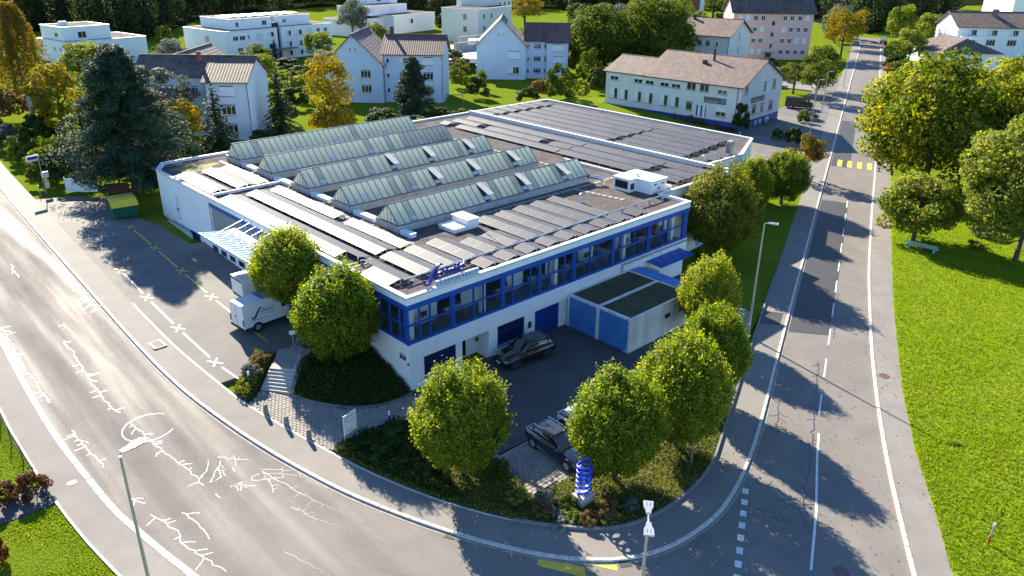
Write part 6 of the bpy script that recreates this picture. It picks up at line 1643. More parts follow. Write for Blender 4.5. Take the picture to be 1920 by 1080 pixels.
# coil spring sculpture
cs = thing('coil_sculpture', (.1, -15.9, .15), 'bright blue giant coil spring on a concrete plinth', 'sculpture')
MB().box(-.52, -.42, -.2, .52, .42, .62).build('plinth', M['concrete'], cs, local=True, bevel=.03)
bc = mat('bright_blue_steel', (.008, .06, .55), .35, 0, 1, coat=.4)
pts = []
for k in range(0, 133):
    t_ = k / 132; turns = 6.2; a = t_ * turns * 2 * pi
    zc = .70 + 2.05 * t_
    if t_ < .1: zc = .70 + 2.05 * .1 * (t_ / .1) ** 2 * 1
    if t_ > .93: zc = .70 + 2.05 * (.93 + .035 * (1 - (1 - (t_ - .93) / .07) ** 2))
    pts.append((.40 * cos(a), .40 * sin(a), zc))
MB().tube(pts, .065, 8).build('coil', bc, cs, smooth=True, local=True)
MB().box(-.2, -.3, .62, .3, .25, .70).build('foot_plate', M['galv'], cs, local=True)
MB().box(.36, -.05, .64, .6, .2, .86).build('spotlight', M['frame'], cs, local=True, bevel=.02)
# sign board by the path
sb = thing('sign_board', (-6.4, -2.55, .1), 'white company sign board on two posts beside the paved path', 'sign')
d = Vector((.95, .30, 0)).normalized(); n = Vector((d.y, -d.x, 0))
for s in (-.55, .55): MB().tube([tuple(d * s), tuple(d * s + Vector((0, 0, 2.45)))], .035, 6).build('post', M['alu'], sb, local=True)
pb = MB(); pb.obox((0, 0, 1.75), tuple(d * .58), tuple(n * .03), (0, 0, .68)); pb = pb.build('panel', M['frame'], sb, local=True)
def flat_text(parent, s, size, c, d, n, m, shear=0.0, space=1.0):
    """text on an upright plane: d to the right, n out of the plane"""
    me = text_mesh(s, size, .001, m, shear, space)
    o = link('lettering', me, parent)
    o.matrix_local = Matrix(((d.x, 0, n.x, c[0]), (d.y, 0, n.y, c[1]), (0, 1, 0, c[2]), (0, 0, 0, 1)))
    return o
o = swoosh(MB(), .26, .004).build('logo', M['print'], pb, local=True); o.matrix_local = Matrix(((d.x, -n.x, 0, n.x * .034 - d.x * .5), (d.y, -n.y, 0, n.y * .034 - d.y * .5), (0, 0, 1, 2.05), (0, 0, 0, 1)))
def at_(a, z): return (d.x * a + n.x * .032, d.y * a + n.y * .032, z)
flat_text(pb, 'chmid', .2, at_(-.24, 2.16), d, n, M['print'], .4)
flat_text(pb, 'Federnfabrik', .13, at_(-.3, 1.82), d, n, M['printgrey'])
flat_text(pb, 'FEDERNFABRIK', .1, at_(-.5, 1.24), d, n, M['printgrey'])
MB().obox((0, -.1, .06), tuple(d * .62), tuple(n * .12), (0, 0, .04)).build('footing', M['galv'], sb, local=True)
# bollards and posts
BN = ['nearest the steps', 'middle one', 'nearest the sign board']
for k, (x, y) in enumerate(((-8.8, 3.9), (-8.42, 1.9), (-8.05, -.25))):
    t = thing('stone_bollard', (x, y, H(x, y) + .09), 'tapered grey stone bollard on the path edge, %s' % BN[k], 'bollard', 'stone bollards along the path', .2 * k)
    b = MB(); b.add([(-.16, -.13, 0), (.16, -.13, 0), (.16, .13, 0), (-.16, .13, 0), (-.11, -.09, .72), (.11, -.09, .72), (.11, .09, .72), (-.11, .09, .72)], [(0, 3, 2, 1), (4, 5, 6, 7), (0, 1, 5, 4), (1, 2, 6, 5), (2, 3, 7, 6), (3, 0, 4, 7)])
    b.build('shaft', M['darkconc'], t, local=True, bevel=.03)
    MB().box(-.2, -.17, -.08, .2, .17, .012).build('footing', M['concrete'], t, local=True)
for x, y, z, lab in ((-8.15, 7.45, H(-8.1, 7.4) + .2, 'blue marker post with white top in the bed by the steps'), (-3.4, -2.35, .12, 'blue marker post with white top behind the sign board')):
    t = thing('marker_post', (x, y, z), lab, 'post', 'blue marker posts')
    MB().lathe((0, 0, -.1), [(.075, 0), (.075, .95)], 10).build('shaft', M['blue'], t, local=True)
    MB().lathe((0, 0, .851), [(.078, 0), (.078, .24), (.05, .27)], 10).build('light_cap', M['frame'], t, local=True)
# street name sign in the bed
t = thing('street_name_sign', (7.45, -18.05, .15), 'grey post with a street name plate seen edge on in the corner bed', 'sign')
MB().tube([(0, 0, -.2), (0, 0, 2.35)], .035, 8).build('post', M['galv'], t, local=True)
a = radians(18)
b = MB(); b.obox((.62 * cos(a), .62 * sin(a), 2.22), (.6 * cos(a), .6 * sin(a), 0), (-.012 * sin(a), .012 * cos(a), 0), (0, 0, .11)); b.build('plate', M['galv'], t, local=True)
b = MB(); b.obox((1.2 * cos(a), 1.2 * sin(a), 2.36), (.1, 0, 0), (0, .06, 0), (0, 0, .05)); b.build('finial', M['frame'], t, local=True)
t = thing('marker_stake', (13.3, -32.6, .1), 'red and white marker stake in the meadow at the bottom right', 'post')
MB().tube([(0, 0, -.2), (.0, 0, .55)], .05, 8).build('lower_part', M['red'], t, local=True)
MB().tube([(0, 0, .551), (.05, 0, 1.15)], .05, 8).build('upper_part', M['galv'], t, local=True)
MB().tube([(.05, 0, 1.151), (.06, 0, 1.35)], .07, 8).build('cap', M['paintlight'], t, local=True)
# bus stop, banner, skip
t = thing('bus_stop', (-7.2, 57.8, H(-7.2, 57.8) + .05), 'bus stop pole with blue and white sign on the grass verge', 'bus stop', None, radians(12))
MB().tube([(0, 0, 0), (0, 0, 4.4)], .045, 8).build('pole', M['galv'], t, local=True)
h_ = MB().box(-1.25, -.07, 3.75, .0, .07, 4.4).build('sign_head', M['frame'], t, local=True, bevel=.05)
MB().box(-1.12, -.08, 3.98, -.12, -.0705, 4.25).build('name_plate', M['print'], h_, local=True)
MB().box(-.06, -.10, 1.75, .68, .10, 2.4).build('timetable_case', M['frame'], t, local=True, bevel=.03)
f_ = MB().box(.1, -.08, .55, .52, .0, 1.5).build('waste_bin', M['frame'], t, local=True, bevel=.03)
MB().box(.11, -.09, 1.2, .51, -.081, 1.42).build('sticker', M['skipyellow'], f_, local=True)
t = thing('banner', (-4.3, 54.8, H(-4.3, 54.8)), 'white advertising banner with black print under the big pine', 'banner', None, radians(-42))
for s in (-1.75, 1.75): MB().tube([(s, 0, 0), (s, 0, 1.95)], .04, 6).build('post', M['galv'], t, local=True)
c_ = MB().box(-1.7, -.03, .35, 1.7, -.005, 1.85).build('sheet', M['frame'], t, local=True)
for (x0, z0, x1, z1) in ((-.6, 1.42, -.38, 1.7), (-.2, 1.5, .5, 1.58), (-.1, 1.6, .35, 1.72), (.1, 1.38, .6, 1.48), (1.3, 1.66, 1.5, 1.74), (-.3, 1.1, -.1, 1.28), (1.1, 1.05, 1.2, 1.25), (-1.0, 1.05, -.92, 1.2), (-1.4, .6, -.9, .64), (.5, .55, 1.2, .6)): MB().box(x0, -.035, z0, x1, -.031, z1).build('print', M['dark'], c_, local=True)
t = thing('red_banner', (-1.6, 51.4, H(-1.6, 51.4)), 'low dark red banner right of the white one', 'banner', None, radians(-42))
MB().box(-1.3, -.03, .5, 1.3, 0, 1.5).build('sheet', mat('faded_red_cloth', (.14, .03, .03), .8, .2, 2), t, local=True)
for s in (-1.2, 1.2): MB().tube([(s, .03, 0), (s, .03, 1.6)], .035, 6).build('post', M['galv'], t, local=True)
t = thing('waste_skip', (-3.35, 44.9, H(-3.3, 45) + .1), 'green waste skip with yellow hinged lids in the yard', 'skip', None, radians(-8))
b = MB(); b.add([(-1.1, -1.6, .1), (1.1, -1.6, .1), (1.1, 1.6, .1), (-1.1, 1.6, .1), (-1.25, -1.95, 1.25), (1.25, -1.95, 1.25), (1.25, 1.95, 1.25), (-1.25, 1.95, 1.25)], [(0, 3, 2, 1), (0, 1, 5, 4), (1, 2, 6, 5), (2, 3, 7, 6), (3, 0, 4, 7), (4, 5, 6, 7)]); b.build('tub', M['skipgreen'], t, local=True)
for q in ([(-1.28, -1.98, 1.3), (1.28, -1.98, 1.3), (1.28, -1.1, 1.75), (-1.28, -1.1, 1.75)], [(-1.28, -1.098, 1.75), (1.28, -1.098, 1.75), (1.28, -.25, 1.85), (-1.28, -.25, 1.85)], [(-1.28, .45, 1.85), (1.28, .45, 1.85), (1.28, 1.3, 1.7), (-1.28, 1.3, 1.7)], [(-1.28, 1.302, 1.7), (1.28, 1.302, 1.7), (1.28, 1.98, 1.3), (-1.28, 1.98, 1.3)]):
    b = MB(); b.extr(q, (0, 0, .06)); b.build('lid', M['skipyellow'], t, local=True)
b = MB(); b.extr([(-1.28, -.248, 1.85), (1.28, -.248, 1.85), (1.28, .448, 1.85), (-1.28, .448, 1.85)], (0, 0, .04)); b.build('lid_centre', M['shutter'], t, local=True)
for s in (-1, 1): MB().box(s * 1.27 - .05, -.5, .7, s * 1.27 + .05, .5, .85).build('lifting_bar', M['skipgreen'], t, local=True)
for s in (-1, 1):
    for xx in (-.8, .8): MB().box(xx - .08, s * 1.3 - .15, 0, xx + .08, s * 1.3 + .15, .099).build('runner', M['dark'], t, local=True)
# small verge post
t = thing('verge_post', (-8.0, 56.9, H(-8, 56.9)), 'thin white tipped post on the verge left of the bus stop', 'post')
MB().tube([(0, 0, 0), (0, 0, 1.2)], .03, 6).build('shaft', M['galv'], t, local=True); MB().lathe((0, 0, 1.2), [(.05, 0), (.05, .1)], 8).build('tip', M['frame'], t, local=True)
# notice post and barrier on the landing under the clipped tree
t = thing('notice_post', (-4.0, 8.7, 1.25), 'small white notice on a post at the top of the steps', 'sign')
MB().tube([(0, 0, 0), (0, 0, 1.9)], .025, 6).build('post', M['galv'], t, local=True)
b = MB(); b.obox((0, -.03, 1.7), (.2, -.1, 0), (.006, .012, 0), (0, 0, .16)); b.build('plate', M['frame'], t, local=True)
MB().tube([(-.5, -.2, .3), (.8, .3, .9)], .03, 6).build('brace', M['galv'], t, local=True)
# bench on the meadow
t = thing('park_bench', (56.0, -13.0, H(56, -13) + .1), 'pale blue wooden bench at the edge of the meadow', 'bench', None, radians(-88))
for k in range(3): MB().box(-1.6, -.05 + k * .17, .44, 1.6, .09 + k * .17, .48).build('seat_slat', M['bench'], t, local=True)
for k in range(2): MB().obox((0, -.12 - k * .04, .62 + k * .2), (1.6, 0, 0), (0, .015, .0), (0, -.02, .08)).build('back_slat', M['bench'], t, local=True)
for xx in (-1.2, 1.2): MB().box(xx - .05, -.1, -.1, xx + .05, .45, .439).build('leg', M['concrete'], t, local=True); MB().obox((xx, -.1, .62), (.03, 0, 0), (0, .02, 0), (0, -.05, .26)).build('back_post', M['galv'], t, local=True)
# rockery
rk = thing('rockery', (-1.9, -15.9, .1), 'dark rockery of broken stones below the paved bay corner', 'rocks')
rng = random.Random(4)
for k in range(34):
    a, r = rng.uniform(0, 6.28), rng.uniform(0, 1) ** .6
    x, y, q = cos(a) * r * .75 - .2 * r, sin(a) * r * 1.15, rng.uniform(.12, .26)
    b = MB(); P = [(q * rng.uniform(.7, 1.2) * cos(j * 1.05), q * rng.uniform(.7, 1.2) * sin(j * 1.05)) for j in range(6)]
    b.add([(px_ + x, py_ + y, 0) for px_, py_ in P] + [(px_ * .6 + x + rng.uniform(-.03, .03), py_ * .6 + y, rng.uniform(.14, .3)) for px_, py_ in P], [tuple(range(5, -1, -1)), tuple(range(6, 12))] + [(j, (j + 1) % 6, 6 + (j + 1) % 6, 6 + j) for j in range(6)])
    b.build('stone', M['stone'], rk, local=True)
fr = thing('boulder', (26.0, -8.6, .1), 'grey boulder beside the entrance paving', 'boulder')
b = MB(); b.lathe((0, 0, -.1), [(.35, 0), (.5, .2), (.4, .4), (.15, .5)], 7); b.build('rock', M['stone'], fr, local=True)
for k, (x, y, lab) in enumerate(((27.6, -7.2, 'left'), (29.2, -7.6, 'right'))):
    o = MB().box(x - .14, y - .9, .09, x + .14, y + .9, .24).build('wheel_stop', M['kerb'], loc=(x, y, .1), bevel=.03); tag(o, 'pale concrete wheel stop on the entrance paving, the %s one' % lab, 'wheel stop', 'wheel stops')
# fence along the left lawn
fe = thing('mesh_fence', (-21.9, 12, H(-21.9, 12)), 'dark wire mesh fence along the left lawn', 'fence')
for k in range(9):
    y = 5.9 + k * 2.5; x = float(np.interp(y, [p[1] for p in reversed(LBACK)], [p[0] for p in reversed(LBACK)])) - .25
    MB().tube([(x, y, H(x, y)), (x, y, H(x, y) + 1.25)], .03, 6).build('post', M['dark'], fe)
b = MB()
prev = None
for k in range(81):
    y = 5.9 + k * .25; x = float(np.interp(y, [p[1] for p in reversed(LBACK)], [p[0] for p in reversed(LBACK)])) - .25
    b.tube([(x, y, H(x, y) + .05), (x, y, H(x, y) + 1.2)], .006, 3, False)
    if prev:
        for zz_ in (.1, .45, .8, 1.2): b.tube([(prev[0], prev[1], H(*prev) + zz_), (x, y, H(x, y) + zz_)], .006, 3, False)
    prev = (x, y)
tag(b.build('mesh', M['dark'], fe), kind='stuff')
# swing on the lawn behind
t = thing('garden_swing', (66.2, 75.4, H(66, 75)), 'wooden frame swing on the lawn behind the factory', 'swing', None, radians(-40))
for s in (-1.5, 1.5):
    for q in (-1, 1): MB().tube([(s + .15 * (s > 0) - .15 * (s < 0), q * 1.1, 0), (s, 0, 2.7)], .07, 6).build('leg', M['wood'], t, local=True)
MB().tube([(-1.6, 0, 2.7), (1.6, 0, 2.7)], .08, 6).build('beam', M['wood'], t, local=True)
for s in (-.5, .5): MB().tube([(s - .2, 0, 2.65), (s - .2, 0, .55), (s + .2, 0, .55), (s + .2, 0, 2.65)], .015, 4).build('ropes', M['dark'], t, local=True); MB().box(s - .22, -.12, .52, s + .22, .12, .56).build('seat', M['dark'], t, local=True)
# traffic delineators and signs far along the street
for k, (x, y) in enumerate(((88.0, 5.2), (86.2, 4.3), (84.4, 3.5))):
    t = thing('delineator_post', (x, y, H(x, y) + .02), 'red and white delineator post past the far crossing, %s of three' % ('farthest', 'middle', 'nearest')[k], 'delineator', 'delineators by the crossing')
    MB().box(-.3, -.2, 0, .3, .2, .1).build('foot', M['black'], t, local=True)
    for j in range(4): MB().box(-.03, -.14, .1 + j * .25, .03, .14, .1 + j * .25 + .248).build('band', M['red'] if j % 2 else M['frame'], t, local=True)
t = thing('direction_sign', (88.4, 3.2, H(88, 3) + .1), 'blue traffic sign on a post under the overhanging maple', 'sign')
MB().tube([(0, 0, 0), (0, 0, 2.9)], .04, 6).build('post', M['galv'], t, local=True)
for z0, z1 in ((2.2, 2.45), (2.55, 2.85)): b = MB(); b.obox((0, 0, (z0 + z1) / 2), (.0, .45, 0), (.015, 0, 0), (0, 0, (z1 - z0) / 2)); b.build('plate', M['tractorblue'], t, local=True)
t = thing('round_sign', (246, 80, H(246, 80)), 'round white traffic sign at the edge of the wood', 'sign')
MB().tube([(0, 0, 0), (0, 0, 3.0)], .05, 6).build('post', M['galv'], t, local=True); b = MB(); b.lathe((0, -.06, 2.9), [(.45, 0), (.45, .03)], 14, 'y'); b.build('disc', M['frame'], t, local=True); MB().box(-.5, -.06, 1.9, .5, -.03, 2.3).build('plate', M['frame'], t, local=True)
t = thing('road_barrier', (262, 72, H(262, 72)), 'red and white barrier posts at the woodland entrance', 'barrier')
for s in (-2, 2):
    for j in range(6): MB().tube([(s, 0, j * .5), (s, 0, j * .5 + .49)], .09, 6).build('band', M['red'] if j % 2 else M['frame'], t, local=True)
for j in range(6): MB().tube([(-1.9 + j * .63, 0, .9), (-1.9 + j * .63 + .62, 0, .9)], .09, 6).build('band', M['red'] if j % 2 else M['frame'], t, local=True)
t = thing('boulder_row', (236, 76, H(236, 76)), 'row of reddish boulders along the road bend', 'rocks')
for k in range(9):
    b = MB(); b.lathe((k * 1.3, k * .55, 0), [(.7, 0), (.75, .4), (.5, .8), (.2, .9)], 7); b.build('stone', M['tarmacred'], t, local=True)
# pole with wires left of the driveway
t = thing('advert_pole', (76.0, 13.6, H(76, 13.6)), 'small black box sign on a post beside the driveway', 'sign')
MB().tube([(0, 0, 0), (0, 0, 2.2)], .04, 6).build('post', M['galv'], t, local=True); MB().box(-.3, -.1, 1.6, .3, .1, 2.3).build('box', M['dark'], t, local=True)
# ------------------------------------------------------------------ vegetation
def unit(v): return v / np.maximum(np.linalg.norm(v, axis=1, keepdims=True), 1e-6)
def sph(n): return unit(RNG.normal(size=(n, 3)))
def leaves(P, N, size, aspect=0.6, jit=0.8, tint=None, up=0.0):
    """small rhombic leaves at P facing roughly N"""
    n = len(P)
    d = unit(N + jit * RNG.normal(size=(n, 3)) + np.array([0, 0, up]))
    a = unit(np.cross(d, RNG.normal(size=(n, 3))))
    b = np.cross(d, a)
    s = (np.asarray(size) * RNG.uniform(.65, 1.35, n))[:, None]
    V = np.stack([P - a * s * .5, P + b * s * .5 * aspect, P + a * s * .5, P - b * s * .5 * aspect], 1).reshape(-1, 3)
    F = np.arange(4 * n).reshape(n, 4)
    t = RNG.beta(2.0, 2.4, n) if tint is None else tint
    return V, F, np.repeat(t, 4)
def cat(parts):
    V, F, T, o = [], [], [], 0
    for v, f, t in parts:
        V.append(v); F.append(f + o); T.append(t); o += len(v)
    return np.concatenate(V), np.concatenate(F), np.concatenate(T)
def lumps(D, k=26, amp=.12, w=.35):
    C = sph(k); A = RNG.uniform(-1, 1, k)
    r = np.zeros(len(D))
    for c, a in zip(C, A): r += a * np.exp(-(1 - D @ c) / (w * w))
    return 1 + amp * r
def ball_crown(R, Rz, zc, n, size, m, shoots=2500, name='crown'):
    """clipped street tree: egg shaped, with upright shoots breaking the outline"""
    D = sph(n)
    L = lumps(D, 44, .085, .26)
    u = RNG.random(n)
    r = (.88 - .42 * u * u) * L
    taper = 1 - .24 * np.clip(D[:, 2], 0, 1) - .10 * np.clip(-D[:, 2], 0, 1)
    P = np.stack([D[:, 0] * R * r * taper, D[:, 1] * R * r * taper, zc + D[:, 2] * Rz * r], 1)
    patch = .5 + .5 * np.sin(D[:, 0] * 5 + 1.3) * np.sin(D[:, 1] * 4 + .5) * np.sin(D[:, 2] * 4)
    t = np.clip(RNG.beta(2, 2.6, n) * .8 + .22 * patch * RNG.random(n), 0, 1)
    parts = [leaves(P, D, size, .58, .75, t, .25)]
    nc = 230; Cc = sph(nc * 2); Cc = Cc[Cc[:, 2] > -.95][:nc]; nc = len(Cc)
    ci = RNG.integers(0, nc, shoots); co_ = RNG.uniform(-.10, .07, nc)
    S = unit(Cc[ci] + .085 * RNG.normal(size=(shoots, 3))); k = 10
    Ls = lumps(S, 34, .05, .3)
    tp = 1 - .24 * np.clip(S[:, 2], 0, 1) - .08 * np.clip(-S[:, 2], 0, 1)
    sr = RNG.uniform(.84, .95, len(S)) + co_[ci]
    B = np.stack([S[:, 0] * R * sr * Ls * tp, S[:, 1] * R * sr * Ls * tp, zc + S[:, 2] * Rz * sr * Ls - .25], 1)
    st_ = RNG.uniform(-.15, .15, len(S)) + RNG.uniform(-.14, .14, nc)[ci]
    dirs = unit(S * .5 + np.array([0, 0, 1.2]) + .22 * RNG.normal(size=S.shape))
    ln = RNG.uniform(.4, .85, len(S)) + .45 * np.clip(S[:, 2], 0, 1) * RNG.random(len(S))
    for j in range(k):
        q = B + dirs * (ln * j / k)[:, None] + .07 * RNG.normal(size=B.shape)
        parts.append(leaves(q, dirs * .3 + S * .7, size * .72, .55, .9, np.clip(RNG.beta(2, 2.4, len(S)) * .65 + .32 * j / k + st_, 0, 1), .2))
    V, F, T = cat(parts)
    return raw_mesh(name, V, F, m, T)
def broad_crown(R, Rz, zc, blobs, per, size, m, name='crown', low=-.5, jit=.7, hang=0.0):
    """broadleaf crown: many leafy clumps around the crown's volume, gaps between them"""
    D = sph(blobs * 3); D = D[D[:, 2] > low][:blobs]; nb = len(D)
    rr = RNG.uniform(.45, .92, nb) ** .8
    C = np.stack([D[:, 0] * R * rr, D[:, 1] * R * rr, zc + D[:, 2] * Rz * rr], 1)
    br = R * RNG.uniform(.17, .33, nb)
    parts = []
    bt = RNG.uniform(-.18, .18, nb)
    for c, q, d, tt in zip(C, br, D, bt):
        n = int(per * (q / (R * .25)) ** 2)
        E_ = sph(n); f = RNG.uniform(.55, 1.0, n) ** .5
        P = c + E_ * (q * f)[:, None] * np.array([1, 1, .72])
        P[:, 2] -= hang * RNG.random(n) * q
        t = np.clip(RNG.beta(2, 2.4, n) + tt, 0, 1)
        parts.append(leaves(P, E_ * .8 + d * .4, size, .65, jit, t, .3))
    V, F, T = cat(parts)
    return raw_mesh(name, V, F, m, T)
def cone_crown(h, R, z0, m, size=.34, levels=22, name='crown', droop=.25, per=10, pw=.85):
    """fir: whorls of drooping boughs carrying sprays of needles"""
    parts = []
    for i in range(levels):
        f = i / (levels - 1)
        z = z0 + (h - z0) * f
        r = R * (1 - f) ** pw * RNG.uniform(.85, 1.1) + .12
        nb = max(4, int(per * (1 - f * .55)))
        a0 = RNG.random() * 6.28
        for k in range(nb):
            a = a0 + k * 2 * pi / nb + RNG.normal() * .16
            rl = r * RNG.uniform(.72, 1.12)
            n = max(6, int(rl / size * 9.5))
            s = RNG.random(n) ** .75
            P = np.stack([np.cos(a) * rl * s, np.sin(a) * rl * s, z - droop * rl * s * s + .1 * rl * (1 - s)], 1)
            side = np.array([-np.sin(a), np.cos(a), 0]) * ((RNG.random(n) - .5) * (.3 + .55 * (1 - s)) * min(1.3, rl * .55))[:, None]
            P = P + side + RNG.normal(size=P.shape) * .06
            P[:, 2] -= np.abs(side).sum(1) * .25
            N = np.stack([np.cos(a) * .4 * np.ones(n), np.sin(a) * .4 * np.ones(n), np.ones(n)], 1)
            parts.append(leaves(P, N, size, .42, .5, np.clip(RNG.beta(2, 2.5, n) * .75 + .25 * s, 0, 1)))
    V, F, T = cat(parts)
    return raw_mesh(name, V, F, m, T)
def pine_crown(h, R, z0, m, n_br=110, name='crown'):
    """old pine: big uneven limbs ending in dense needle tufts"""
    parts = []
    for i in range(n_br):
        f = (i + RNG.random()) / n_br
        z = z0 + (h - z0) * f
        rmax = R * (1.02 - f) ** .62 * (.55 + .45 * min(1, f * 4 + .3))
        a = i * 2.399 + RNG.normal() * .3
        rl = rmax * RNG.uniform(.55, 1.08)
        for j in range(9):
            s = .35 + .65 * j / 8
            c = np.array([np.cos(a) * rl * s, np.sin(a) * rl * s, z + rl * (.10 * s - .22 * s * s)]) + RNG.normal(size=3) * .28 * (rl / R + .25)
            q = RNG.uniform(.5, 1.0) * (1.15 - .4 * f) * max(.75, R / 7)
            n = 70
            E_ = sph(n)
            P = c + E_ * q * (RNG.random(n)[:, None] ** .4) * np.array([1, 1, .55])
            parts.append(leaves(P, E_ * .6 + np.array([0, 0, .9]), .34, .30, .55, np.clip(RNG.beta(2, 2.4, n) * .8 + .15 * s, 0, 1)))
    V, F, T = cat(parts)
    return raw_mesh(name, V, F, m, T)
def weeping_crown(h, R, m, strands=760, name='crown'):
    """birch: hanging sprays of small leaves"""
    parts = []
    for i in range(strands):
        f = RNG.random() ** .8
        z = h * (.38 + .62 * f)
        r = R * (1.05 - f) ** .7 * RNG.uniform(.25, 1.0)
        a = RNG.random() * 6.28
        L = RNG.uniform(1.0, 3.2) * (1.1 - .5 * f); n = int(L * 17)
        s = RNG.random(n)
        P = np.stack([np.cos(a) * (r + .25 * s) + RNG.normal(size=n) * .14, np.sin(a) * (r + .25 * s) + RNG.normal(size=n) * .14, z - L * s], 1)
        parts.append(leaves(P, np.stack([np.cos(a) * np.ones(n), np.sin(a) * np.ones(n), .4 * np.ones(n)], 1), .24, .65, .9))
    V, F, T = cat(parts)
    return raw_mesh(name, V, F, m, T)
def trunk_mesh(h, r, m, limbs=7, spread=1.6, z1=None, lean=0.0, name='trunk', sub=3):
    mb = MB()
    z1 = z1 or h * .7
    ln = lambda z: lean * z
    mb.tube([(0, 0, -.3), (0, 0, .15), (ln(h * .2), 0, h * .2), (ln(h * .45), .04 * r, h * .45), (ln(z1), 0, z1)], [r * 1.45, r * 1.15, r, r * .8, r * .3], 9)
    for i in range(limbs):
        a = i * 2.4 + random.uniform(-.3, .3); z = h * (.28 + .42 * i / max(1, limbs))
        L = spread * random.uniform(.75, 1.1) * (1 - .35 * i / max(1, limbs))
        e = (ln(z) + cos(a) * L, sin(a) * L, z + L * .75)
        mid = (ln(z) + cos(a) * L * .5, sin(a) * L * .5, z + L * .28)
        mb.tube([(ln(z), 0, z), mid, e], [r * .42, r * .3, r * .1], 6)
        for q in range(sub):
            aa = a + random.uniform(-1, 1); l2 = L * .5
            mb.tube([mid, (mid[0] + cos(aa) * l2, mid[1] + sin(aa) * l2, mid[2] + l2 * .9)], [r * .22, r * .06], 5)
    return mb.mesh(name, m, smooth=True)
def plant(name, crown, trunk, loc, label, cat_='tree', group=None, sc=1.0, rz=None, z=None, part='crown', tname='trunk'):
    t = thing(name, (loc[0], loc[1], (H(*loc) if z is None else z)), label, cat_, group, random.uniform(0, 6.28) if rz is None else rz)
    t.scale = sc if isinstance(sc, tuple) else (sc, sc, sc)
    if trunk: link(tname, trunk, t)
    link(part, crown, t)
    return t

# --- clipped street trees
BALLT = ball_crown(2.95, 2.85, 5.35, 9500, .22, L_BALL)
BALLS = [ball_crown(2.95, 3.5, 4.25, 11000, .22, L_BALL), ball_crown(3.0, 3.45, 4.2, 11000, .22, L_BALL), ball_crown(2.9, 3.5, 4.25, 11000, .22, L_BALL), BALLT]
BALLB = ball_crown(2.9, 3.7, 4.5, 10000, .22, L_BALL2, 2500)
BT = [trunk_mesh(8, .16, M['bark'], 7, 1.7, 6), trunk_mesh(8, .17, M['bark'], 7, 1.7, 6, .03)]
for i, (x, y, z, s, lab, k) in enumerate([
    (-1.7, 12.9, H(-1.7, 12.9) + .1, (.98, .98, 1.0), 'round clipped tree standing over the white delivery van', 3),
    (-2.4, 4.75, 1.35, (1.03, 1.03, .98), 'round clipped tree on the dark planted bank beside the steps', 1),
    (-3.2, -9.4, .2, (1.0, 1.0, .93), 'round clipped tree in the corner bed left of the paved parking bay', 2),
    (2.9, -15.8, .2, (.98, .98, .93), 'round clipped tree behind the blue coil, in front of the parked estate', 0),
    (8.2, -16.4, .2, (1.0, 1.0, 1.0), 'round clipped tree by the street name sign in the corner bed', 1),
    (14.3, -14.7, .1, (.84, .84, .95), 'round clipped tree at the courtyard entrance, half hidden by its neighbour', 2),
    (22.6, -8.9, .1, (.82, .82, .9), 'smaller round clipped tree at the rear corner of the garages', 1)]):
    plant('hornbeam_tree', BALLS[k], BT[i % 2], (x, y), lab, 'tree', 'clipped street trees', s, z=z)
for x, y, s, lab, cr in ((37.9, .2, (1.38, 1.38, 1.14), 'largest clipped tree, browning, at the right end of the factory front', BALLB),
                     (50.7, 4.4, (.86, .86, .98), 'clipped green tree by the far factory corner behind the browning one', BALLS[0]),
                     (59.6, 4.9, (1.1, 1.1, .86), 'clipped green tree beside the pavement near the driveway', BALLS[2])):
    plant('hornbeam_tree', cr, BT[0], (x, y), lab, 'tree', 'clipped street trees', s)
L_ORANGE = leaf_mat('orange_leaves', [(.07, .075, .012), (.15, .12, .016), (.26, .14, .02), (.34, .13, .025)], .4)
plant('autumn_tree', broad_crown(2.6, 2.4, 3.4, 34, 120, .24, L_ORANGE), BT[1], (72.4, 8.8), 'orange tinged roadside tree above the pavement by the driveway', sc=1.05)

# --- broadleaf trees
MAP1 = broad_crown(9.6, 8.4, 8.6, 150, 230, .52, L_MAPLE, low=-.8)
MAP2 = broad_crown(8.6, 8.0, 8.0, 130, 230, .5, L_MAPLE, low=-.8)
MAPN = broad_crown(6.0, 6.6, 8.2, 130, 260, .36, L_MAPLE2, low=-.75)
MAPS = broad_crown(4.0, 3.5, 3.9, 85, 230, .3, L_MAPLE2, low=-.75)
TB, TS = trunk_mesh(14, .38, M['bark'], 9, 4.0, 11), trunk_mesh(9, .22, M['bark'], 8, 2.4, 7)
plant('maple_tree', MAP1, TB, (82.5, -3.4), 'broad yellow green maple overhanging the street past the crossing', 'tree', 'maples along the meadow')
plant('maple_tree', MAP2, TB, (93.5, -14), 'dark green maple in shade behind the overhanging roadside maple', 'tree', 'maples along the meadow', 1.06)
plant('maple_tree', MAP1, TB, (107, -7.5), 'yellow topped maple at the back, below the right hand house roof', 'tree', 'maples along the meadow', (.9, .9, .95), 2.2)
plant('maple_tree', MAP2, TB, (118, -20), 'yellow maple at the right picture edge under the tiled roof', 'tree', 'maples along the meadow', (1.05, 1.05, .95), 1.0)
plant('maple_tree', MAP2, TB, (104, -24), 'green maple behind the pale maple at the right edge', 'tree', 'maples along the meadow', (1., 1., .9), 4.0)
plant('maple_tree', MAPN, TS, (60.2, -20.6), 'pale green maple with a visible trunk on the meadow', 'tree', 'maples along the meadow', (1.08, 1.08, 1.0))
plant('maple_tree', MAPS, TS, (58.6, -11.2), 'small pale maple beside the meadow bench', 'tree', 'maples along the meadow', 1.02)
BIG1 = broad_crown(9.4, 8.4, 8.2, 140, 200, .54, L_GREEN, low=-.85)
BIG2 = broad_crown(9.4, 9.0, 8.6, 140, 200, .54, L_GREEN, low=-.85)
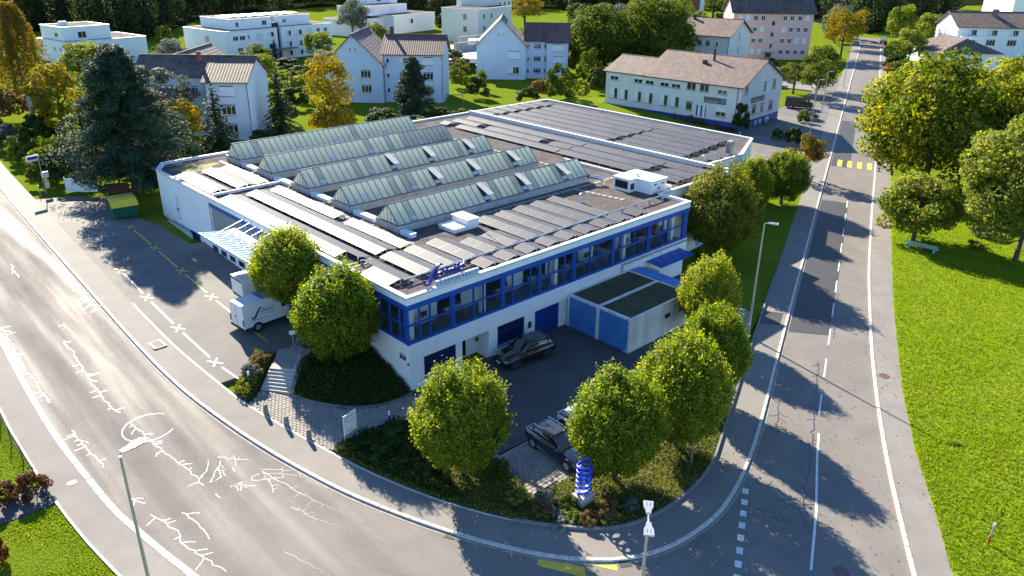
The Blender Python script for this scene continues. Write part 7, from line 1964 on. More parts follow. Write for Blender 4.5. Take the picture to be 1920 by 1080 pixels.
plant('broadleaf_tree', BIG1, TB, (126, 90), 'big green tree left of the white gabled house', 'tree', 'big garden trees', .98)
plant('broadleaf_tree', BIG2, TB, (139, 84), 'big dark tree close to the white gabled house', 'tree', 'big garden trees', 1.02)
YEL1 = broad_crown(4.2, 5.0, 7.4, 55, 95, .34, L_YEL, low=-.75)
YELB = broad_crown(3.6, 2.2, 2.2, 50, 130, .34, L_YEL, low=-.3)
plant('autumn_tree', YEL1, TS, (38.5, 73.0), 'thin yellow autumn tree in front of the middle blue house', sc=(1, 1, 1.02))
plant('autumn_shrub', YELB, None, (36.2, 68.6), 'wide yellow bush right behind the rear roof edge', 'shrub')
plant('autumn_tree', YEL1, TS, (198.6, 63.4), 'bright yellow tree beside the street past the pink block', sc=(1.45, 1.45, 1.15))
plant('autumn_tree', YEL1, TS, (194.3, 188), 'yellow tree beside the cream flats', sc=(2.0, 2.0, 1.0))
plant('autumn_tree', broad_crown(4.0, 4.6, 6.6, 55, 110, .36, L_YEL, low=-.7), TS, (1.8, 82.0), 'yellow tree between birch and big pine on the left', sc=(1.05, 1.05, 1.0))
plant('autumn_tree', broad_crown(3.2, 3.2, 4.4, 40, 120, .34, L_YEL, low=-.7), TS, (10.6, 64.0), 'small yellow tree right of the big pine', sc=1.0)
plant('broadleaf_tree', broad_crown(3.0, 4.4, 5.8, 50, 150, .3, L_SILV, low=-.7), TS, (14.2, 75), 'silvery leaved tree in front of the left blue house', sc=(1.35, 1.35, 1.05))
GRT = broad_crown(5.2, 5.4, 6.4, 60, 140, .42, L_SILV, low=-.7)
plant('broadleaf_tree', GRT, TS, (121, 195), 'grey green tree in front of the white terraced flats', sc=1.05)
plant('broadleaf_tree', GRT, TS, (238, 84), 'grey green tree between pink block and yellow street tree', sc=1.0)
STR = broad_crown(3.7, 3.8, 5.8, 60, 95, .36, L_GREEN, low=-.7)
plant('broadleaf_tree', STR, TS, (142, 41.5), 'thin street tree beside the pavement by the far lamp', sc=(1.1, 1.1, 1.0))
plant('broadleaf_tree', STR, TS, (128.6, 35.5), 'thin leafy tree right of the black van', sc=(.95, .95, .86))
plant('broadleaf_tree', STR, TS, (133.5, 43), 'low spreading garden tree behind the black van', sc=(1.0, 1.0, .65))
GRN = broad_crown(4.4, 4.8, 6.0, 60, 130, .4, L_MAPLE2, low=-.65)
plant('broadleaf_tree', GRN, TS, (240, 64.5), 'tall green tree where the street meets the wood', sc=(1.0, 1.0, 1.3))
plant('broadleaf_tree', GRN, TS, (206.5, 47.6), 'orange topped small tree beside the blue tractor', sc=(.95, .95, .88))
plant('broadleaf_tree', GRN, TS, (196.9, 47.2), 'pale shrubby tree in the corner garden past the maples', sc=(.9, .9, .62))
plant('broadleaf_tree', GRN, TS, (289, 165), 'round green tree beside the red building', sc=(2.2, 2.2, 1.0))
for x, y, cr, sx, sz, lab in [
    (20, 134, GRN, 1.0, .85, 'green tree left of the brown roof behind the left blue house'),
    (36, 128, GRT, .85, .8, 'grey green tree behind the left blue house roof'),
    (48, 116, GRN, .8, .75, 'light green tree between the flats and the slim fir'),
    (55, 132, STR, 1.1, .8, 'dark green tree at the left end of the flats'),
    (90, 130, STR, 1.1, .75, 'green tree right behind the middle blue house'),
    (82, 150, GRN, .9, .75, 'light tree in front of the right flats wing'),
    (100, 150, STR, 1.2, .9, 'dark tree between the flats and the terraced flats'),
    (118, 108, STR, 1.2, 1.0, 'dark tree right behind the right blue house'),
    (152, 98, GRN, 1.4, 1.1, 'green tree behind the two big garden trees'),
    (165, 118, GRT, 1.2, 1.1, 'grey green tree above the right blue house ridge'),
    (178, 100, STR, 1.6, 1.2, 'dark tree left of the pink block'),
    (222, 74, STR, 1.4, 1.2, 'dark green tree beyond the yellow street tree'),
    (255, 60, GRN, 1.1, 1.0, 'green tree left of the slim cypress'),
    (13, 92, GRN, .85, .7, 'yellow green tree behind the big pine')]:
    plant('garden_tree', cr, TS, (x, y), lab, 'tree', None, (sx, sx, sz))
BCH = weeping_crown(17.5, 5.2, L_BIRCH)
BCT = trunk_mesh(17, .3, M['birchbark'], 6, 2.2, 15, -.05)
plant('birch_tree', BCH, BCT, (1.8, 98), 'tall hanging birch with pale trunk at the left edge', 'tree', 'birches at the left edge', 1.03, .4)
plant('birch_tree', BCH, BCT, (-3.2, 108), 'reddish brown birch in front, at the far left edge', 'tree', 'birches at the left edge', (.95, .95, .92), 5.0)
plant('birch_tree', BCH, BCT, (-7.0, 122), 'brownish birch behind, cut by the left picture edge', 'tree', 'birches at the left edge', 1.05, 2.0)
# --- conifers
plant('pine_tree', pine_crown(15.6, 8.5, 2.0, L_PINE, 175), trunk_mesh(15, .42, M['bark'], 8, 3.0, 13), (.6, 52.4), 'huge dark blue green pine beside the left end of the factory', sc=(1.0, 1.0, 1.0))
plant('pine_tree', pine_crown(10.6, 4.3, .8, L_PINE, 100), trunk_mesh(10, .28, M['bark'], 7, 2.0, 9), (54.6, 72.4), 'dark pine in front of the middle blue house')
FIR = cone_crown(10.6, 3.0, .5, L_FIR)
FT = trunk_mesh(10, .2, M['bark'], 0, 1, 10)
plant('fir_tree', FIR, FT, (28.6, 71.0), 'narrow dark fir beside the left blue house wall')
plant('fir_tree', FIR, FT, (16.2, 65.2), 'dark fir in front of the silvery tree', sc=(1.1, 1.1, .85))
plant('fir_tree', FIR, FT, (71, 153.5), 'small fir in front of the white flats', sc=(.75, .75, .58))
plant('fir_tree', FIR, FT, (151.4, 207), 'slim dark fir right of the terraced flats', sc=(.7, .7, .95))
plant('cypress_tree', cone_crown(11.5, 1.6, .3, L_FIR, .36, 26, droop=-.2, per=9, pw=.45), FT, (262, 57), 'slim dark cypress beside the white house on the right', sc=(1.3, 1.3, 1.0))
# --- shrubs and hedges
def shrub(R, h, n, size, m, blobs=26):
    return broad_crown(R, h * .55, h * .48, blobs, n, size, m, 'foliage', low=-.55)
SH = {'green': shrub(1.6, 2.6, 130, .22, L_GREEN), 'dark': shrub(1.6, 2.6, 130, .22, L_DARK), 'rust': shrub(1.6, 2.6, 110, .22, L_RUST), 'silver': shrub(1.6, 2.6, 110, .22, L_SILV), 'lime': shrub(1.6, 2.6, 110, .22, L_MAPLE2), 'red': shrub(1.6, 2.6, 130, .2, L_RED)}
for x, y, k, R, h, nm, lab in [
    (-4.9, 84, 'silver', 2.1, 3.2, 'shrub', 'grey green bush at the left edge beyond the pavement'),
    (-5.2, 75, 'green', 2.0, 3.4, 'shrub', 'green bush on the verge behind the bus stop'),
    (-4.6, 67.5, 'lime', 2.1, 3.6, 'shrub', 'light leafy bush behind the bus stop post'),
    (-3.4, 61, 'dark', 3.4, 4.0, 'shrub', 'dark bush behind the white banner'),
    (-6.0, 62, 'green', 2.0, 3.2, 'shrub', 'bush right behind the bus stop sign'),
    (1.6, 58.5, 'dark', 3.2, 4.2, 'shrub', 'dark bush to the right behind the banner'),
    (3.4, 50.5, 'dark', 2.6, 3.0, 'shrub', 'dark bush at the left rear corner of the factory'),
    (77.7, 82.1, 'dark', 2.5, 4.0, 'shrub', 'dark round bush on the lawn behind the swing'),
    (82.3, 93.6, 'green', 2.3, 3.9, 'shrub', 'round green bush on the garden path'),
    (83.0, 87.5, 'lime', 1.6, 4.6, 'shrub', 'upright yellowish bush between the round ones on the lawn'),
    (93.0, 104.4, 'green', 3.6, 4.0, 'shrub', 'wide bush left of the right blue house'),
    (86.4, 73.2, 'rust', 2.1, 4.2, 'shrub', 'rust coloured bush at the end of the lawn'),
    (81.6, 71.6, 'dark', 2.5, 2.8, 'shrub', 'clipped dark bush behind the rear roof corner'),
    (85.6, 66.6, 'green', 3.1, 7.2, 'shrub', 'tall round green bush between blue house and lawn'),
    (92.4, 67.2, 'lime', 2.0, 4.2, 'shrub', 'light green bush left of the long white house'),
    (89.2, 41.6, 'silver', 1.1, 1.6, 'shrub', 'pale round bush before the long house, nearest the lawn'),
    (89.2, 38.8, 'silver', 1.2, 1.6, 'shrub', 'second pale round bush before the long house'),
    (89.3, 36.6, 'rust', .9, 1.4, 'shrub', 'small brown bush left of the blue house door'),
    (89.8, 33.4, 'rust', 1.1, 1.0, 'shrub', 'low brown bush right of the blue house door'),
    (89.0, 31.0, 'rust', .9, .9, 'shrub', 'low brown bush at the foot of the yew'),
    (90.2, 29.4, 'dark', 1.5, 4.8, 'yew_tree', 'dark upright yew at the corner of the long house'),
    (91.0, 22.9, 'green', 1.1, 1.7, 'shrub', 'small round bush in the shaded grass by the driveway'),
    (88.6, 18.6, 'dark', 1.7, 3.0, 'shrub', 'dark round bush at the foot of the street lamp'),
    (110.1, 27.6, 'silver', 2.0, 1.6, 'shrub', 'grey bush beside the forecourt of the black van'),
    (106.5, 26.6, 'green', 1.2, 2.0, 'shrub', 'small green bush beside the forecourt wall'),
    (63, 127, 'green', 3.4, 2.8, 'shrub', 'wide hedge bush in front of the white flats'),
    (56, 122, 'lime', 2.4, 2.6, 'shrub', 'light bush left of the hedge before the flats'),
    (69.5, 224, 'lime', 2.6, 4.8, 'shrub', 'round light bush behind the flat roofed house on the left'),
    (216.7, 47.0, 'green', 3.8, 3.6, 'shrub', 'green bush in the corner garden'),
    (180, 38.3, 'rust', 5.0, 3.6, 'shrub', 'brown twiggy bush at the street edge past the maples'),
    (139, 51.5, 'dark', 2.6, 2.2, 'shrub', 'dark hedge bush beside the parked cars'),
    (163, 67, 'dark', 3.8, 2.6, 'shrub', 'dark hedge at the foot of the pink block'),
    (148, 57.5, 'silver', 2.0, 3.4, 'shrub', 'pale bush behind the gable of the long house'),
    (56, 68, 'dark', 3.2, 2.4, 'shrub', 'low dark bush under the middle pine'),
    (60.5, 66.5, 'green', 2.6, 2.0, 'shrub', 'low green bush right of the middle pine'),
    (46.5, 70.5, 'dark', 3.4, 3.0, 'shrub', 'dark bush between yellow bush and middle pine'),
    (23.5, 66.0, 'dark', 3.0, 2.2, 'shrub', 'low dark bush at the foot of the left blue house'),
    (-22.2, 5.3, 'red', 1.0, 1.25, 'hedge_shrub', 'red leaved hedge bush at the end of the left lawn'),
    (-23.6, 5.6, 'red', 1.1, 1.15, 'hedge_shrub', 'second red leaved hedge bush, cut by the picture edge'),
    (-25.4, .4, 'red', 1.0, 2.4, 'hedge_shrub', 'dark red bush at the bottom left corner'),
    (-23.9, -2.3, 'green', .5, .7, 'hedge_shrub', 'small green tuft on the bottom left lawn'),
    (.3, 103.5, 'rust', 3.8, 5.6, 'shrub', 'brown bush under the birches at the left edge'),
    (-6.4, 91, 'dark', 2.8, 4.2, 'shrub', 'dark bush cut by the left edge, below the birches'),
    (-.6, 84, 'dark', 2.8, 4.2, 'shrub', 'dark bush between birch trunk and big pine'),
    (4.5, 74, 'green', 3.2, 5.4, 'shrub', 'green bush behind the left side of the big pine'),
    (8.5, 60.5, 'dark', 3.4, 4.2, 'shrub', 'dark bush right behind the rear left roof corner'),
    (28.9, 142, 'lime', 3.6, 5.2, 'shrub', 'yellowish bush in front of the far left white house'),
    (23.6, 122, 'rust', 3.2, 5.4, 'shrub', 'rust bush behind the left blue house roof'),
    (49.6, 102.8, 'lime', 3.4, 5.0, 'shrub', 'yellow green bush between the left and middle blue houses'),
    (58.2, 113.0, 'green', 3.2, 4.8, 'shrub', 'green bush left behind the middle blue house'),
    (43.6, 93.8, 'dark', 2.6, 3.6, 'shrub', 'dark bush right of the slim fir'),
    (45.5, 84.0, 'lime', 2.8, 4.6, 'shrub', 'yellow green bush left of the thin yellow tree'),
    (33.5, 80.0, 'dark', 2.6, 3.6, 'shrub', 'dark bush behind the slim fir by the blue wall'),
    (66.2, 138, 'dark', 4.0, 3.0, 'shrub', 'dark hedge along the foot of the white flats'),
    (62.8, 148, 'dark', 3.4, 2.8, 'shrub', 'dark hedge bush nearest the white flats'),
    (73, 136, 'green', 3.6, 3.4, 'shrub', 'green hedge right of the dark one before the flats'),
    (107.0, 77.8, 'green', 3.2, 7.4, 'shrub', 'tall green bush right of the right blue house'),
    (101.3, 69.5, 'dark', 2.6, 5.0, 'shrub', 'dark bush at the left end of the long house'),
    (124.0, 80.5, 'dark', 4.6, 4.6, 'shrub', 'dark undergrowth below the left big tree'),
    (112.5, 70.5, 'dark', 4.0, 3.8, 'shrub', 'dark bush behind the long house roof'),
    (117, 94, 'green', 4.0, 6.5, 'shrub', 'green bush between right blue house and big tree'),
    (105.5, 124, 'dark', 3.0, 3.4, 'shrub', 'dark bush beside the white parked car'),
    (112, 116, 'green', 3.4, 3.6, 'shrub', 'green bush in front of the white parked car'),
    (99, 113, 'rust', 2.8, 3.4, 'shrub', 'brown bush behind the garden path'),
    (155, 187, 'dark', 4.2, 6.6, 'shrub', 'dark bush between terraced and cream flats'),
    (197.7, 159, 'dark', 6.6, 9.2, 'shrub', 'tall dark bush behind the right blue house roof'),
    (208, 172, 'green', 6.2, 8.4, 'shrub', 'tall green bush beside the yellow far tree'),
    (246.6, 148.6, 'green', 5.4, 7.4, 'shrub', 'green bush below the red house'),
    (239.7, 127, 'dark', 4.6, 9.2, 'shrub', 'dark bush left behind the pink block'),
    (173, 35.0, 'green', 3.8, 4.2, 'shrub', 'green bush at the street edge behind the first maple'),
    (186, 43.0, 'dark', 3.8, 4.0, 'shrub', 'dark bush at the street edge below the yellow tree'),
    (226, 52, 'dark', 4.6, 4.6, 'shrub', 'dark bush in front of the slim cypress'),
    (251, 88, 'dark', 5.5, 9.5, 'shrub', 'dark bush where the street bends into the wood'),
    (30.8, 158, 'dark', 3.6, 4.0, 'shrub', 'dark bush at the foot of the far left white house'),
    (44.2, 158.5, 'green', 3.4, 5.4, 'shrub', 'green bush between the two white flat roofed houses'),
    (66.0, -16.0, 'silver', 1.4, 1.3, 'shrub', 'pale low bush under the meadow maples'),
    (61.5, -16.5, 'lime', 1.0, .9, 'shrub', 'small pale bush by the maple trunk')]:
    plant(nm, SH[k], None, (x, y), lab, 'tree' if nm == 'yew_tree' else 'shrub', None, (R / 1.6, R / 1.6, h / 2.6), part='foliage')

# --- woodland behind the houses: reads as one mass
def woodland(spots):
    lo = []
    for i in range(5):
        if i < 3:
            D = sph(1500); L = lumps(D, 20, .16, .32); u = RNG.random(1500)
            r = (1 - .3 * u * u) * L
            P = np.stack([D[:, 0] * r, D[:, 1] * r, .56 + .46 * D[:, 2] * r], 1)
            N = D
        else:
            f = RNG.random(1500) ** .8; a = RNG.random(1500) * 6.28
            P = np.stack([np.cos(a) * (1 - f) * .8, np.sin(a) * (1 - f) * .8, .06 + .98 * f + .02 * np.sin(a * 7)], 1)
            N = np.stack([np.cos(a), np.sin(a), .5 * np.ones(1500)], 1)
        lo.append((P, N))
    parts = []
    for x, y, R, h, v in spots:
        P, N = lo[v]
        Q = P * np.array([R, R, h]) + np.array([x, y, H(x, y) - .4])
        tt = RNG.uniform(-.25, .15)
        parts.append(leaves(Q, N, .85, .7, .7, np.clip(RNG.beta(1.6, 3.2, len(P)) + tt, 0, 1), .3))
    V, F, T = cat(parts)
    return raw_mesh('woodland', V, F, L_WOOD, T)
W = [(319,99,4.6,21,4), (270,264,6.1,15,2), (18,264,3.6,14,3), (200,284,4.5,20,4), (18,270,5.3,22,0), (354,216,4.6,14,3), (194,250,6.8,22,1), (216,325,4.1,21,4), (384,217,4.7,16,3), (274,233,3.7,20,4), (406,228,4.6,18,4), (83,260,5.0,17,2), (352,174,6.6,16,2), (262,268,3.7,17,4), (63,232,6.0,16,1), (314,96,3.8,16,4), (56,278,3.8,15,3), (197,243,7.0,20,2), (91,270,5.3,18,2), (304,95,7.1,16,2), (261,264,3.6,18,4), (6,264,4.8,21,2), (32,279,4.7,17,2), (218,358,4.7,15,4), (218,320,4.8,18,1), (335,142,4.5,21,4), (389,213,5.5,19,2), (76,246,3.7,23,4), (41,283,4.0,18,4), (348,226,4.3,17,3), (297,93,7.2,15,2), (220,334,7.4,19,1), (217,341,4.1,14,3), (341,241,5.5,18,2), (365,177,4.5,14,2), (211,309,6.4,14,0), (251,278,4.3,20,3), (164,329,3.6,19,4), (1,257,7.3,17,1), (362,240,5.1,18,1), (346,100,4.9,21,0), (203,292,5.2,22,1), (54,284,7.1,21,1), (114,299,4.7,23,3), (275,236,3.8,22,3), (185,229,6.1,22,0), (193,351,5.5,21,0), (218,263,5.3,18,2), (503,135,4.0,20,4), (290,92,3.7,16,4), (318,238,5.1,15,2), (265,272,3.5,15,4), (363,187,6.3,22,0), (13,258,7.5,17,1), (65,228,5.7,18,0), (16,261,7.1,18,2), (328,240,7.1,18,0), (194,343,3.9,15,3), (202,279,6.9,20,2), (296,99,3.9,20,3), (216,346,6.9,22,0), (87,267,5.5,19,1), (268,273,5.5,22,0), (288,264,5.4,21,2), (249,262,4.8,21,1), (247,276,4.0,17,3), (7,260,5.7,18,0), (254,271,6.8,17,2), (342,153,4.5,18,3), (284,236,6.1,16,0), (329,229,6.3,20,2), (287,247,4.7,15,3), (63,248,3.6,17,3), (144,319,6.4,21,2), (114,294,7.2,22,2), (6,257,7.3,18,1), (377,202,4.1,15,3), (22,264,3.9,22,3), (398,224,5.8,20,1), (293,256,5.7,19,0), (127,308,3.7,14,4), (334,147,6.1,20,2), (62,239,4.8,15,4), (35,282,4.8,22,2), (205,340,7.4,22,2), (0,254,4.0,19,4), (67,232,4.2,18,3), (171,335,4.6,21,3), (316,122,7.2,18,2), (245,268,6.7,23,0), (211,340,3.8,19,3), (82,255,4.1,16,3), (296,266,6.8,18,1), (219,353,5.8,17,0), (25,274,6.4,21,2), (384,210,3.9,19,3), (241,266,3.6,22,3), (25,270,6.3,18,2), (193,259,4.2,18,3), (181,337,6.0,21,2), (280,238,4.5,14,4), (293,240,5.5,21,1), (290,97,4.8,17,1), (51,286,4.1,21,3), (107,293,3.7,17,4), (340,101,5.7,20,0), (283,94,6.7,16,1), (389,218,5.6,21,1), (359,216,6.0,18,0), (206,333,4.8,19,2), (62,253,3.7,21,4), (106,297,6.7,23,0), (333,98,5.7,16,2), (120,304,3.8,16,3), (65,237,5.8,19,0), (211,349,4.2,15,4), (289,232,3.5,20,3), (347,153,3.8,23,3), (307,228,4.1,15,4), (323,99,3.9,17,3), (266,261,6.0,19,2), (301,230,4.1,17,4), (114,304,5.9,19,1), (384,199,4.4,20,3), (297,229,7.2,16,1), (283,272,6.2,22,0), (279,266,5.6,19,1), (98,285,4.3,16,4), (356,105,6.3,16,2), (196,265,6.8,23,2), (291,100,7.5,18,1), (359,222,6.9,18,0), (47,283,4.7,16,2), (60,260,4.6,19,2), (155,326,5.7,22,2), (348,157,4.7,16,3), (370,103,5.1,16,1), (222,265,6.5,21,1), (13,264,4.2,18,4), (135,316,4.7,14,4), (211,336,5.4,21,2), (396,107,5.5,15,2), (321,235,7.4,22,0), (298,243,3.7,17,4), (188,236,4.0,19,4), (360,103,7.0,23,1), (341,226,4.5,18,3), (391,105,3.9,23,3), (299,272,4.8,21,4), (181,333,5.5,16,1), (208,300,4.4,19,3), (395,219,4.2,16,3), (360,177,6.0,22,0), (147,327,4.5,21,4), (152,320,3.7,17,3), (215,335,7.4,15,0), (378,206,5.1,16,2), (194,239,6.3,15,0), (131,314,6.2,19,1), (204,248,4.6,17,3), (196,345,5.9,20,1), (199,338,4.5,17,4), (259,272,4.6,19,2), (227,270,4.2,15,4), (251,269,7.4,20,1), (177,331,5.5,19,2), (351,104,6.8,21,2), (256,275,4.5,18,3), (373,200,6.0,17,0), (318,230,4.1,23,3), (189,342,6.0,23,2), (343,216,4.3,19,3), (364,103,4.1,14,4), (36,275,4.1,16,3), (411,110,6.7,15,1), (52,292,3.7,14,4), (47,279,4.5,17,3), (308,236,3.7,16,3), (367,217,3.7,14,4), (310,96,5.4,23,2), (253,263,6.5,22,1), (286,240,7.2,20,0), (204,296,4.5,22,4), (290,243,5.7,19,2), (362,221,3.5,22,3), (38,279,7.0,22,2), (27,267,5.2,18,0), (271,277,5.4,15,0), (70,238,3.7,16,4), (200,353,6.0,22,0), (321,309,4.6,23,2), (63,307,4.5,16,0), (53,313,4.3,18,3), (18,277,4.7,15,3), (57,311,4.6,22,4), (181,364,4.8,19,2), (76,252,5.6,15,2), (282,306,4.8,23,1), (44,295,4.1,20,4), (61,286,7.2,22,1), (371,160,7.4,16,1), (239,402,4.6,15,3), (273,299,4.5,20,3), (157,348,4.4,23,3), (350,254,6.0,17,0), (366,270,5.9,21,0), (220,380,4.1,15,3), (54,300,3.7,20,3), (37,307,6.9,17,1), (373,168,4.3,17,3), (222,387,3.7,18,4), (16,286,4.7,20,3), (414,119,6.0,15,0), (261,296,4.7,22,2), (82,267,6.3,16,0), (133,324,7.4,19,1), (321,118,6.4,17,0), (305,299,5.1,15,1), (372,262,7.4,18,1), (313,243,5.7,18,1), (11,274,7.1,20,1), (355,277,5.6,18,0), (268,296,6.3,17,1), (6,282,3.7,23,4), (243,382,4.4,18,4), (44,306,5.6,16,2), (232,381,7.0,14,2), (390,180,6.2,19,2), (393,120,4.6,19,1), (233,359,5.8,21,0), (219,307,5.7,20,0), (326,124,6.4,17,2), (376,188,4.6,19,4), (395,188,5.4,22,1), (6,272,3.7,16,3), (369,240,5.4,21,1), (358,114,7.3,15,1), (315,108,5.7,20,1), (325,113,4.6,17,3), (369,231,3.9,14,4), (388,268,3.6,20,4), (320,111,4.7,14,0), (35,298,4.6,19,2), (173,353,3.6,18,3), (276,309,3.9,23,4), (227,343,4.3,21,4), (246,283,4.2,17,3), (252,299,5.0,22,1), (69,253,5.6,17,1), (212,276,4.4,15,4), (333,242,4.6,20,0), (21,281,7.3,19,0), (67,271,6.1,21,0), (138,327,5.0,17,0), (316,275,4.0,23,3), (458,128,6.6,19,2), (24,292,5.3,17,1), (309,289,6.0,19,0), (358,159,4.4,18,3), (404,239,5.8,15,2), (251,285,6.3,15,2), (247,289,3.8,19,4), (300,102,3.5,22,4), (316,292,3.9,22,3), (298,248,7.3,16,0), (211,286,4.3,16,4), (400,117,7.0,18,1), (113,320,3.8,14,3), (204,264,4.6,20,0), (387,243,4.6,17,4), (305,104,4.0,20,3), (317,263,7.2,17,0), (361,272,5.9,16,1), (247,412,4.8,20,2), (195,383,4.6,17,1), (147,339,5.0,16,1), (409,207,4.3,17,4), (355,147,5.5,21,1), (152,334,6.4,21,2), (30,304,4.6,21,2), (379,135,7.2,18,2), (78,288,4.3,16,3), (363,314,3.6,14,4), (11,295,5.2,16,1), (378,324,4.5,14,0), (276,318,7.4,21,1), (253,328,5.0,16,2), (30,324,5.4,14,1), (84,304,5.5,15,2), (341,117,4.6,21,3), (127,359,6.8,19,2), (353,126,5.1,23,2), (330,319,3.6,15,4), (74,280,5.6,21,2), (38,337,7.5,20,0), (127,349,4.6,20,4), (425,136,7.4,18,2), (387,163,3.9,18,4), (67,345,3.8,22,4), (145,367,7.2,16,2), (462,215,4.1,15,4), (286,347,4.5,19,1), (199,436,4.5,21,3), (70,352,5.5,19,1), (178,383,4.5,17,3), (57,331,7.0,20,2), (59,367,5.5,19,1), (125,338,7.1,15,2), (68,293,4.5,16,4), (64,321,3.5,19,4)]
WOOD_EDGE = [(0, 250), (8, 251), (16, 255), (25, 261), (35, 268), (46, 274), (53, 263), (57, 244), (61, 226), (80, 249), (106, 286), (126, 298), (147, 311), (168, 320), (191, 329), (203, 319), (197, 282), (182, 237), (216, 258), (235, 256), (254, 255), (275, 253), (267, 224), (289, 223), (313, 221), (333, 215), (353, 209), (367, 198), (342, 165), (320, 137), (295, 110), (279, 90), (320, 95), (363, 98), (498, 129), (522, 120), (544, 109), (562, 96), (581, 84), (600, 71)]
tag(drape('woodland_floor', WOOD_EDGE + [(700, -300), (900, 900), (-300, 900)], .05, M['woodfloor'], grid=40, edge=30, skirt=.2, zf=lambda x, y: H(x, y) + .02), kind='structure')
tag(link('woodland', woodland(W)), 'dark mixed wood rising behind the houses', 'wood', kind='stuff')

# --- ground cover in the beds
def cover_leaves(name, poly, zf, n, size, m, lift=.12, jit=.8, mound=0.0, label=None):
    xs = [p[0] for p in poly]; ys = [p[1] for p in poly]
    P = np.stack([RNG.uniform(min(xs), max(xs), n * 3), RNG.uniform(min(ys), max(ys), n * 3)], 1)
    P = P[inside(poly, P)][:n]
    nz = .5 + .5 * np.sin(P[:, 0] * 2.1 + np.sin(P[:, 1] * 1.7) * 1.5) * np.sin(P[:, 1] * 2.4 + np.sin(P[:, 0] * 1.3))
    z = np.array([zf(x, y) for x, y in P]) + RNG.random(len(P)) * (lift + mound * nz)
    Q = np.column_stack([P, z])
    N = np.tile(np.array([0, 0, 1.0]), (len(Q), 1))
    V, F, T = leaves(Q, N, size, .65, jit, np.clip(RNG.beta(2, 2.3, len(Q)) + .15 * (nz - .5), 0, 1))
    return tag(link(name, raw_mesh(name, V, F, m, T)), label, 'plants', kind='stuff')
cover_leaves('ground_cover', corner_poly, z_corner, 26000, .13, L_COVER, .13, .8, .1, 'low leafy ground cover in the corner bed')
dk = [(-7.4, -2.4), (-5.4, -2.0), (-3.4, -2.3), (-2.3, -3.2), (-3.6, -5.6), (-3.9, -8.4), (-4.6, -11.2), (-6.0, -8.6), (-6.9, -5.3)]
cover_leaves('ivy_cover', dk, lambda x, y: z_corner(x, y) + .05, 14000, .15, L_DARK, .3, .8, .45, 'dark shrubby ground cover behind the sign board')
cover_leaves('bank_cover', bank_poly, z_bank, 17000, .16, L_DARK, .2, .8, .3, 'dark leafy plants covering the bank beside the steps')
cover_leaves('bed_cover', lb_poly, z_lb, 3600, .14, L_COVER, .25, .8, .3, 'mixed low plants left of the steps')
for x, y, k, R, h, lab in [(-1.5, -14.6, 'silver', .7, .9, 'feathery pale bush at the front corner of the paved bay'), (-2.6, -13.4, 'lime', .6, .8, 'yellow green bush left of the paved bay corner'), (-2.2, -15.0, 'rust', .55, .6, 'brownish bush beside the dark rockery'),
        (-.9, -17.2, 'rust', .6, .7, 'brown feathery bush at the edge below the blue coil'), (.4, -17.6, 'rust', .7, .75, 'wide brown bush below the blue coil'), (1.6, -18.0, 'silver', .6, .6, 'pale bush at the kerb right of the blue coil'), (-1.3, -16.3, 'lime', .6, .6, 'small light bush right of the rockery'),
        (-.6, -15.6, 'green', .7, .7, 'green bush left of the coil plinth'), (-7.0, -2.9, 'lime', .5, .6, 'light yellow bush at the foot of the sign board'), (-8.2, 7.3, 'lime', .6, .8, 'bright green bush around the blue post by the steps'),
        (-7.6, 8.0, 'silver', .8, 1.0, 'grey green bush in the bed left of the steps'), (-6.4, 9.0, 'rust', .7, .9, 'brownish bush near the top of the steps'), (-3.0, 8.2, 'rust', .6, .8, 'pale dry bush on the landing under the clipped tree'), (-5.9, -5.0, 'dark', .9, .9, 'dark bush in the shaded part of the corner bed'), (-4.9, -8.0, 'dark', 1.0, .8, 'dark bush near the pavement left of the corner tree'),
        (-4.3, -4.2, 'dark', 1.0, .9, 'dark bush behind the sign board'), (-1.9, -7.6, 'dark', .8, .8, 'dark bush between corner tree and courtyard'), (-1.5, -10.8, 'green', .6, .7, 'green bush beside the left edge of the paved bay')]:
    zz_ = z_lb(x, y) if y > 5.5 else z_corner(x, y)
    plant('bed_shrub', SH[k], None, (x, y), lab, 'shrub', None, (R / 1.6, R / 1.6, h / 2.6), z=zz_ if x != -3.0 else 1.4, part='foliage')
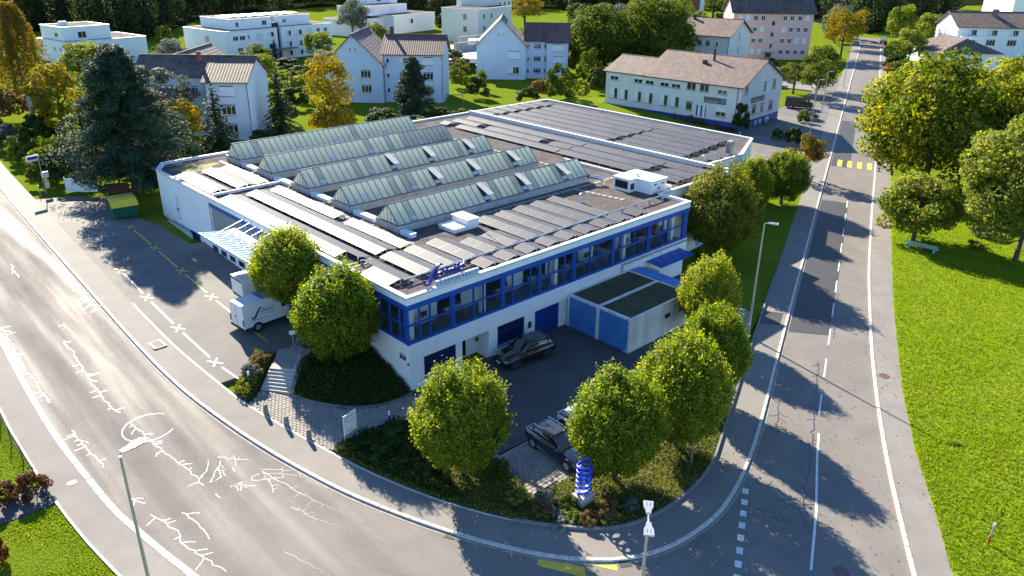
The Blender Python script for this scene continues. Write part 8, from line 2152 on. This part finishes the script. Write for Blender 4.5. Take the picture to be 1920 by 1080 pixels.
# --- grass blades on the meadow and the near lawns
def blades(name, poly, n, hmin, hmax, dz, label, near=(20, -30), fall=26):
    xs = [p[0] for p in poly]; ys = [p[1] for p in poly]
    P = np.stack([RNG.uniform(min(xs), max(xs), n * 5), RNG.uniform(min(ys), max(ys), n * 5)], 1)
    P = P[inside(poly, P)]
    d = np.hypot(P[:, 0] + 27, P[:, 1] + 38)
    P = P[RNG.random(len(P)) < np.clip((fall / np.maximum(d, 1)) ** 1.2, .05, 1)][:n]
    n = len(P)
    z = np.array([H(x, y) for x, y in P]) + dz
    cl = .5 + .5 * np.sin(P[:, 0] * .8 + 1.4 * np.sin(P[:, 1] * .5)) * np.sin(P[:, 1] * .9 + np.sin(P[:, 0] * .7))
    h = RNG.uniform(hmin, hmax, n) * (.7 + .6 * cl)
    a = RNG.random(n) * 6.28; w = RNG.uniform(.02, .045, n)
    lean = RNG.normal(size=(n, 2)) * (h * .55)[:, None]
    B = np.column_stack([P, z])
    s = np.column_stack([np.cos(a) * w, np.sin(a) * w, np.zeros(n)])
    T_ = B + np.column_stack([lean, h])
    V = np.stack([B - s, B + s, T_], 1).reshape(-1, 3)
    t = np.repeat(np.clip(RNG.beta(2, 2.2, n) * .8 + .25 * (cl - .5) + .05, 0, 1), 3)
    return tag(link(name, raw_mesh(name, V, np.arange(3 * n).reshape(n, 3), L_GRASS, t)), label, 'grass', kind='stuff')
blades('meadow_grass', [(9.9, -31.9), (13.1, -30.2), (19.0, -26.7), (25.6, -23.3), (41.7, -16.0), (63.4, -6.9), (75, -2), (75, -34), (55, -42), (8, -42)], 130000, .10, .22, .11, 'bright green meadow grass right of the street', fall=42)
blades('lawn_grass', [(-21.7, 26), (-21.6, 11.8), (-21.7, 5.7), (-33, 6.4), (-33, 26)], 22000, .05, .1, .07, 'short lawn grass at the upper left edge', fall=60)
blades('verge_grass', [(-21.5, 3.3), (-21.2, -.7), (-20.4, -7), (-33, -8), (-33, 4)], 26000, .05, .1, .07, 'short lawn grass in the bottom left corner', fall=60)

# --- fallen leaves on grass, pavements and along the kerbs
def litter(name, spots, n, m, label):
    P = []
    for x, y, sx, sy, dz, k in spots:
        q = np.stack([RNG.normal(x, sx, k), RNG.normal(y, sy, k)], 1)
        P.append(np.column_stack([q, [H(a, b) + dz for a, b in q]]))
    P = np.concatenate(P)
    V, F, T = leaves(P, np.tile([0, 0, 1.0], (len(P), 1)), .11, .7, .25)
    return tag(link(name, raw_mesh(name, V, F, m, T)), label, 'leaves', kind='stuff')
litter('fallen_leaves', [(56, -13.5, 5, 4, .17, 500), (42, -17.2, 6, 2.6, .17, 300), (27, -22.8, 6, 2.4, .135, 160), (30, -22.0, 8, 3.0, .20, 260), (18, -28.5, 5, 1.6, .2, 120), (-1.0, -10.5, .3, 1.2, .13, 160), (1.0, -14.6, 1.2, .3, .14, 80), (10, -19.4, 3.5, .5, .118, 70), (-4.2, 12.2, .9, 1.0, .12, 180), (-7.2, 6.0, .5, .4, .125, 40)], 0, L_RUST, 'brown fallen leaves scattered on grass and pavement')
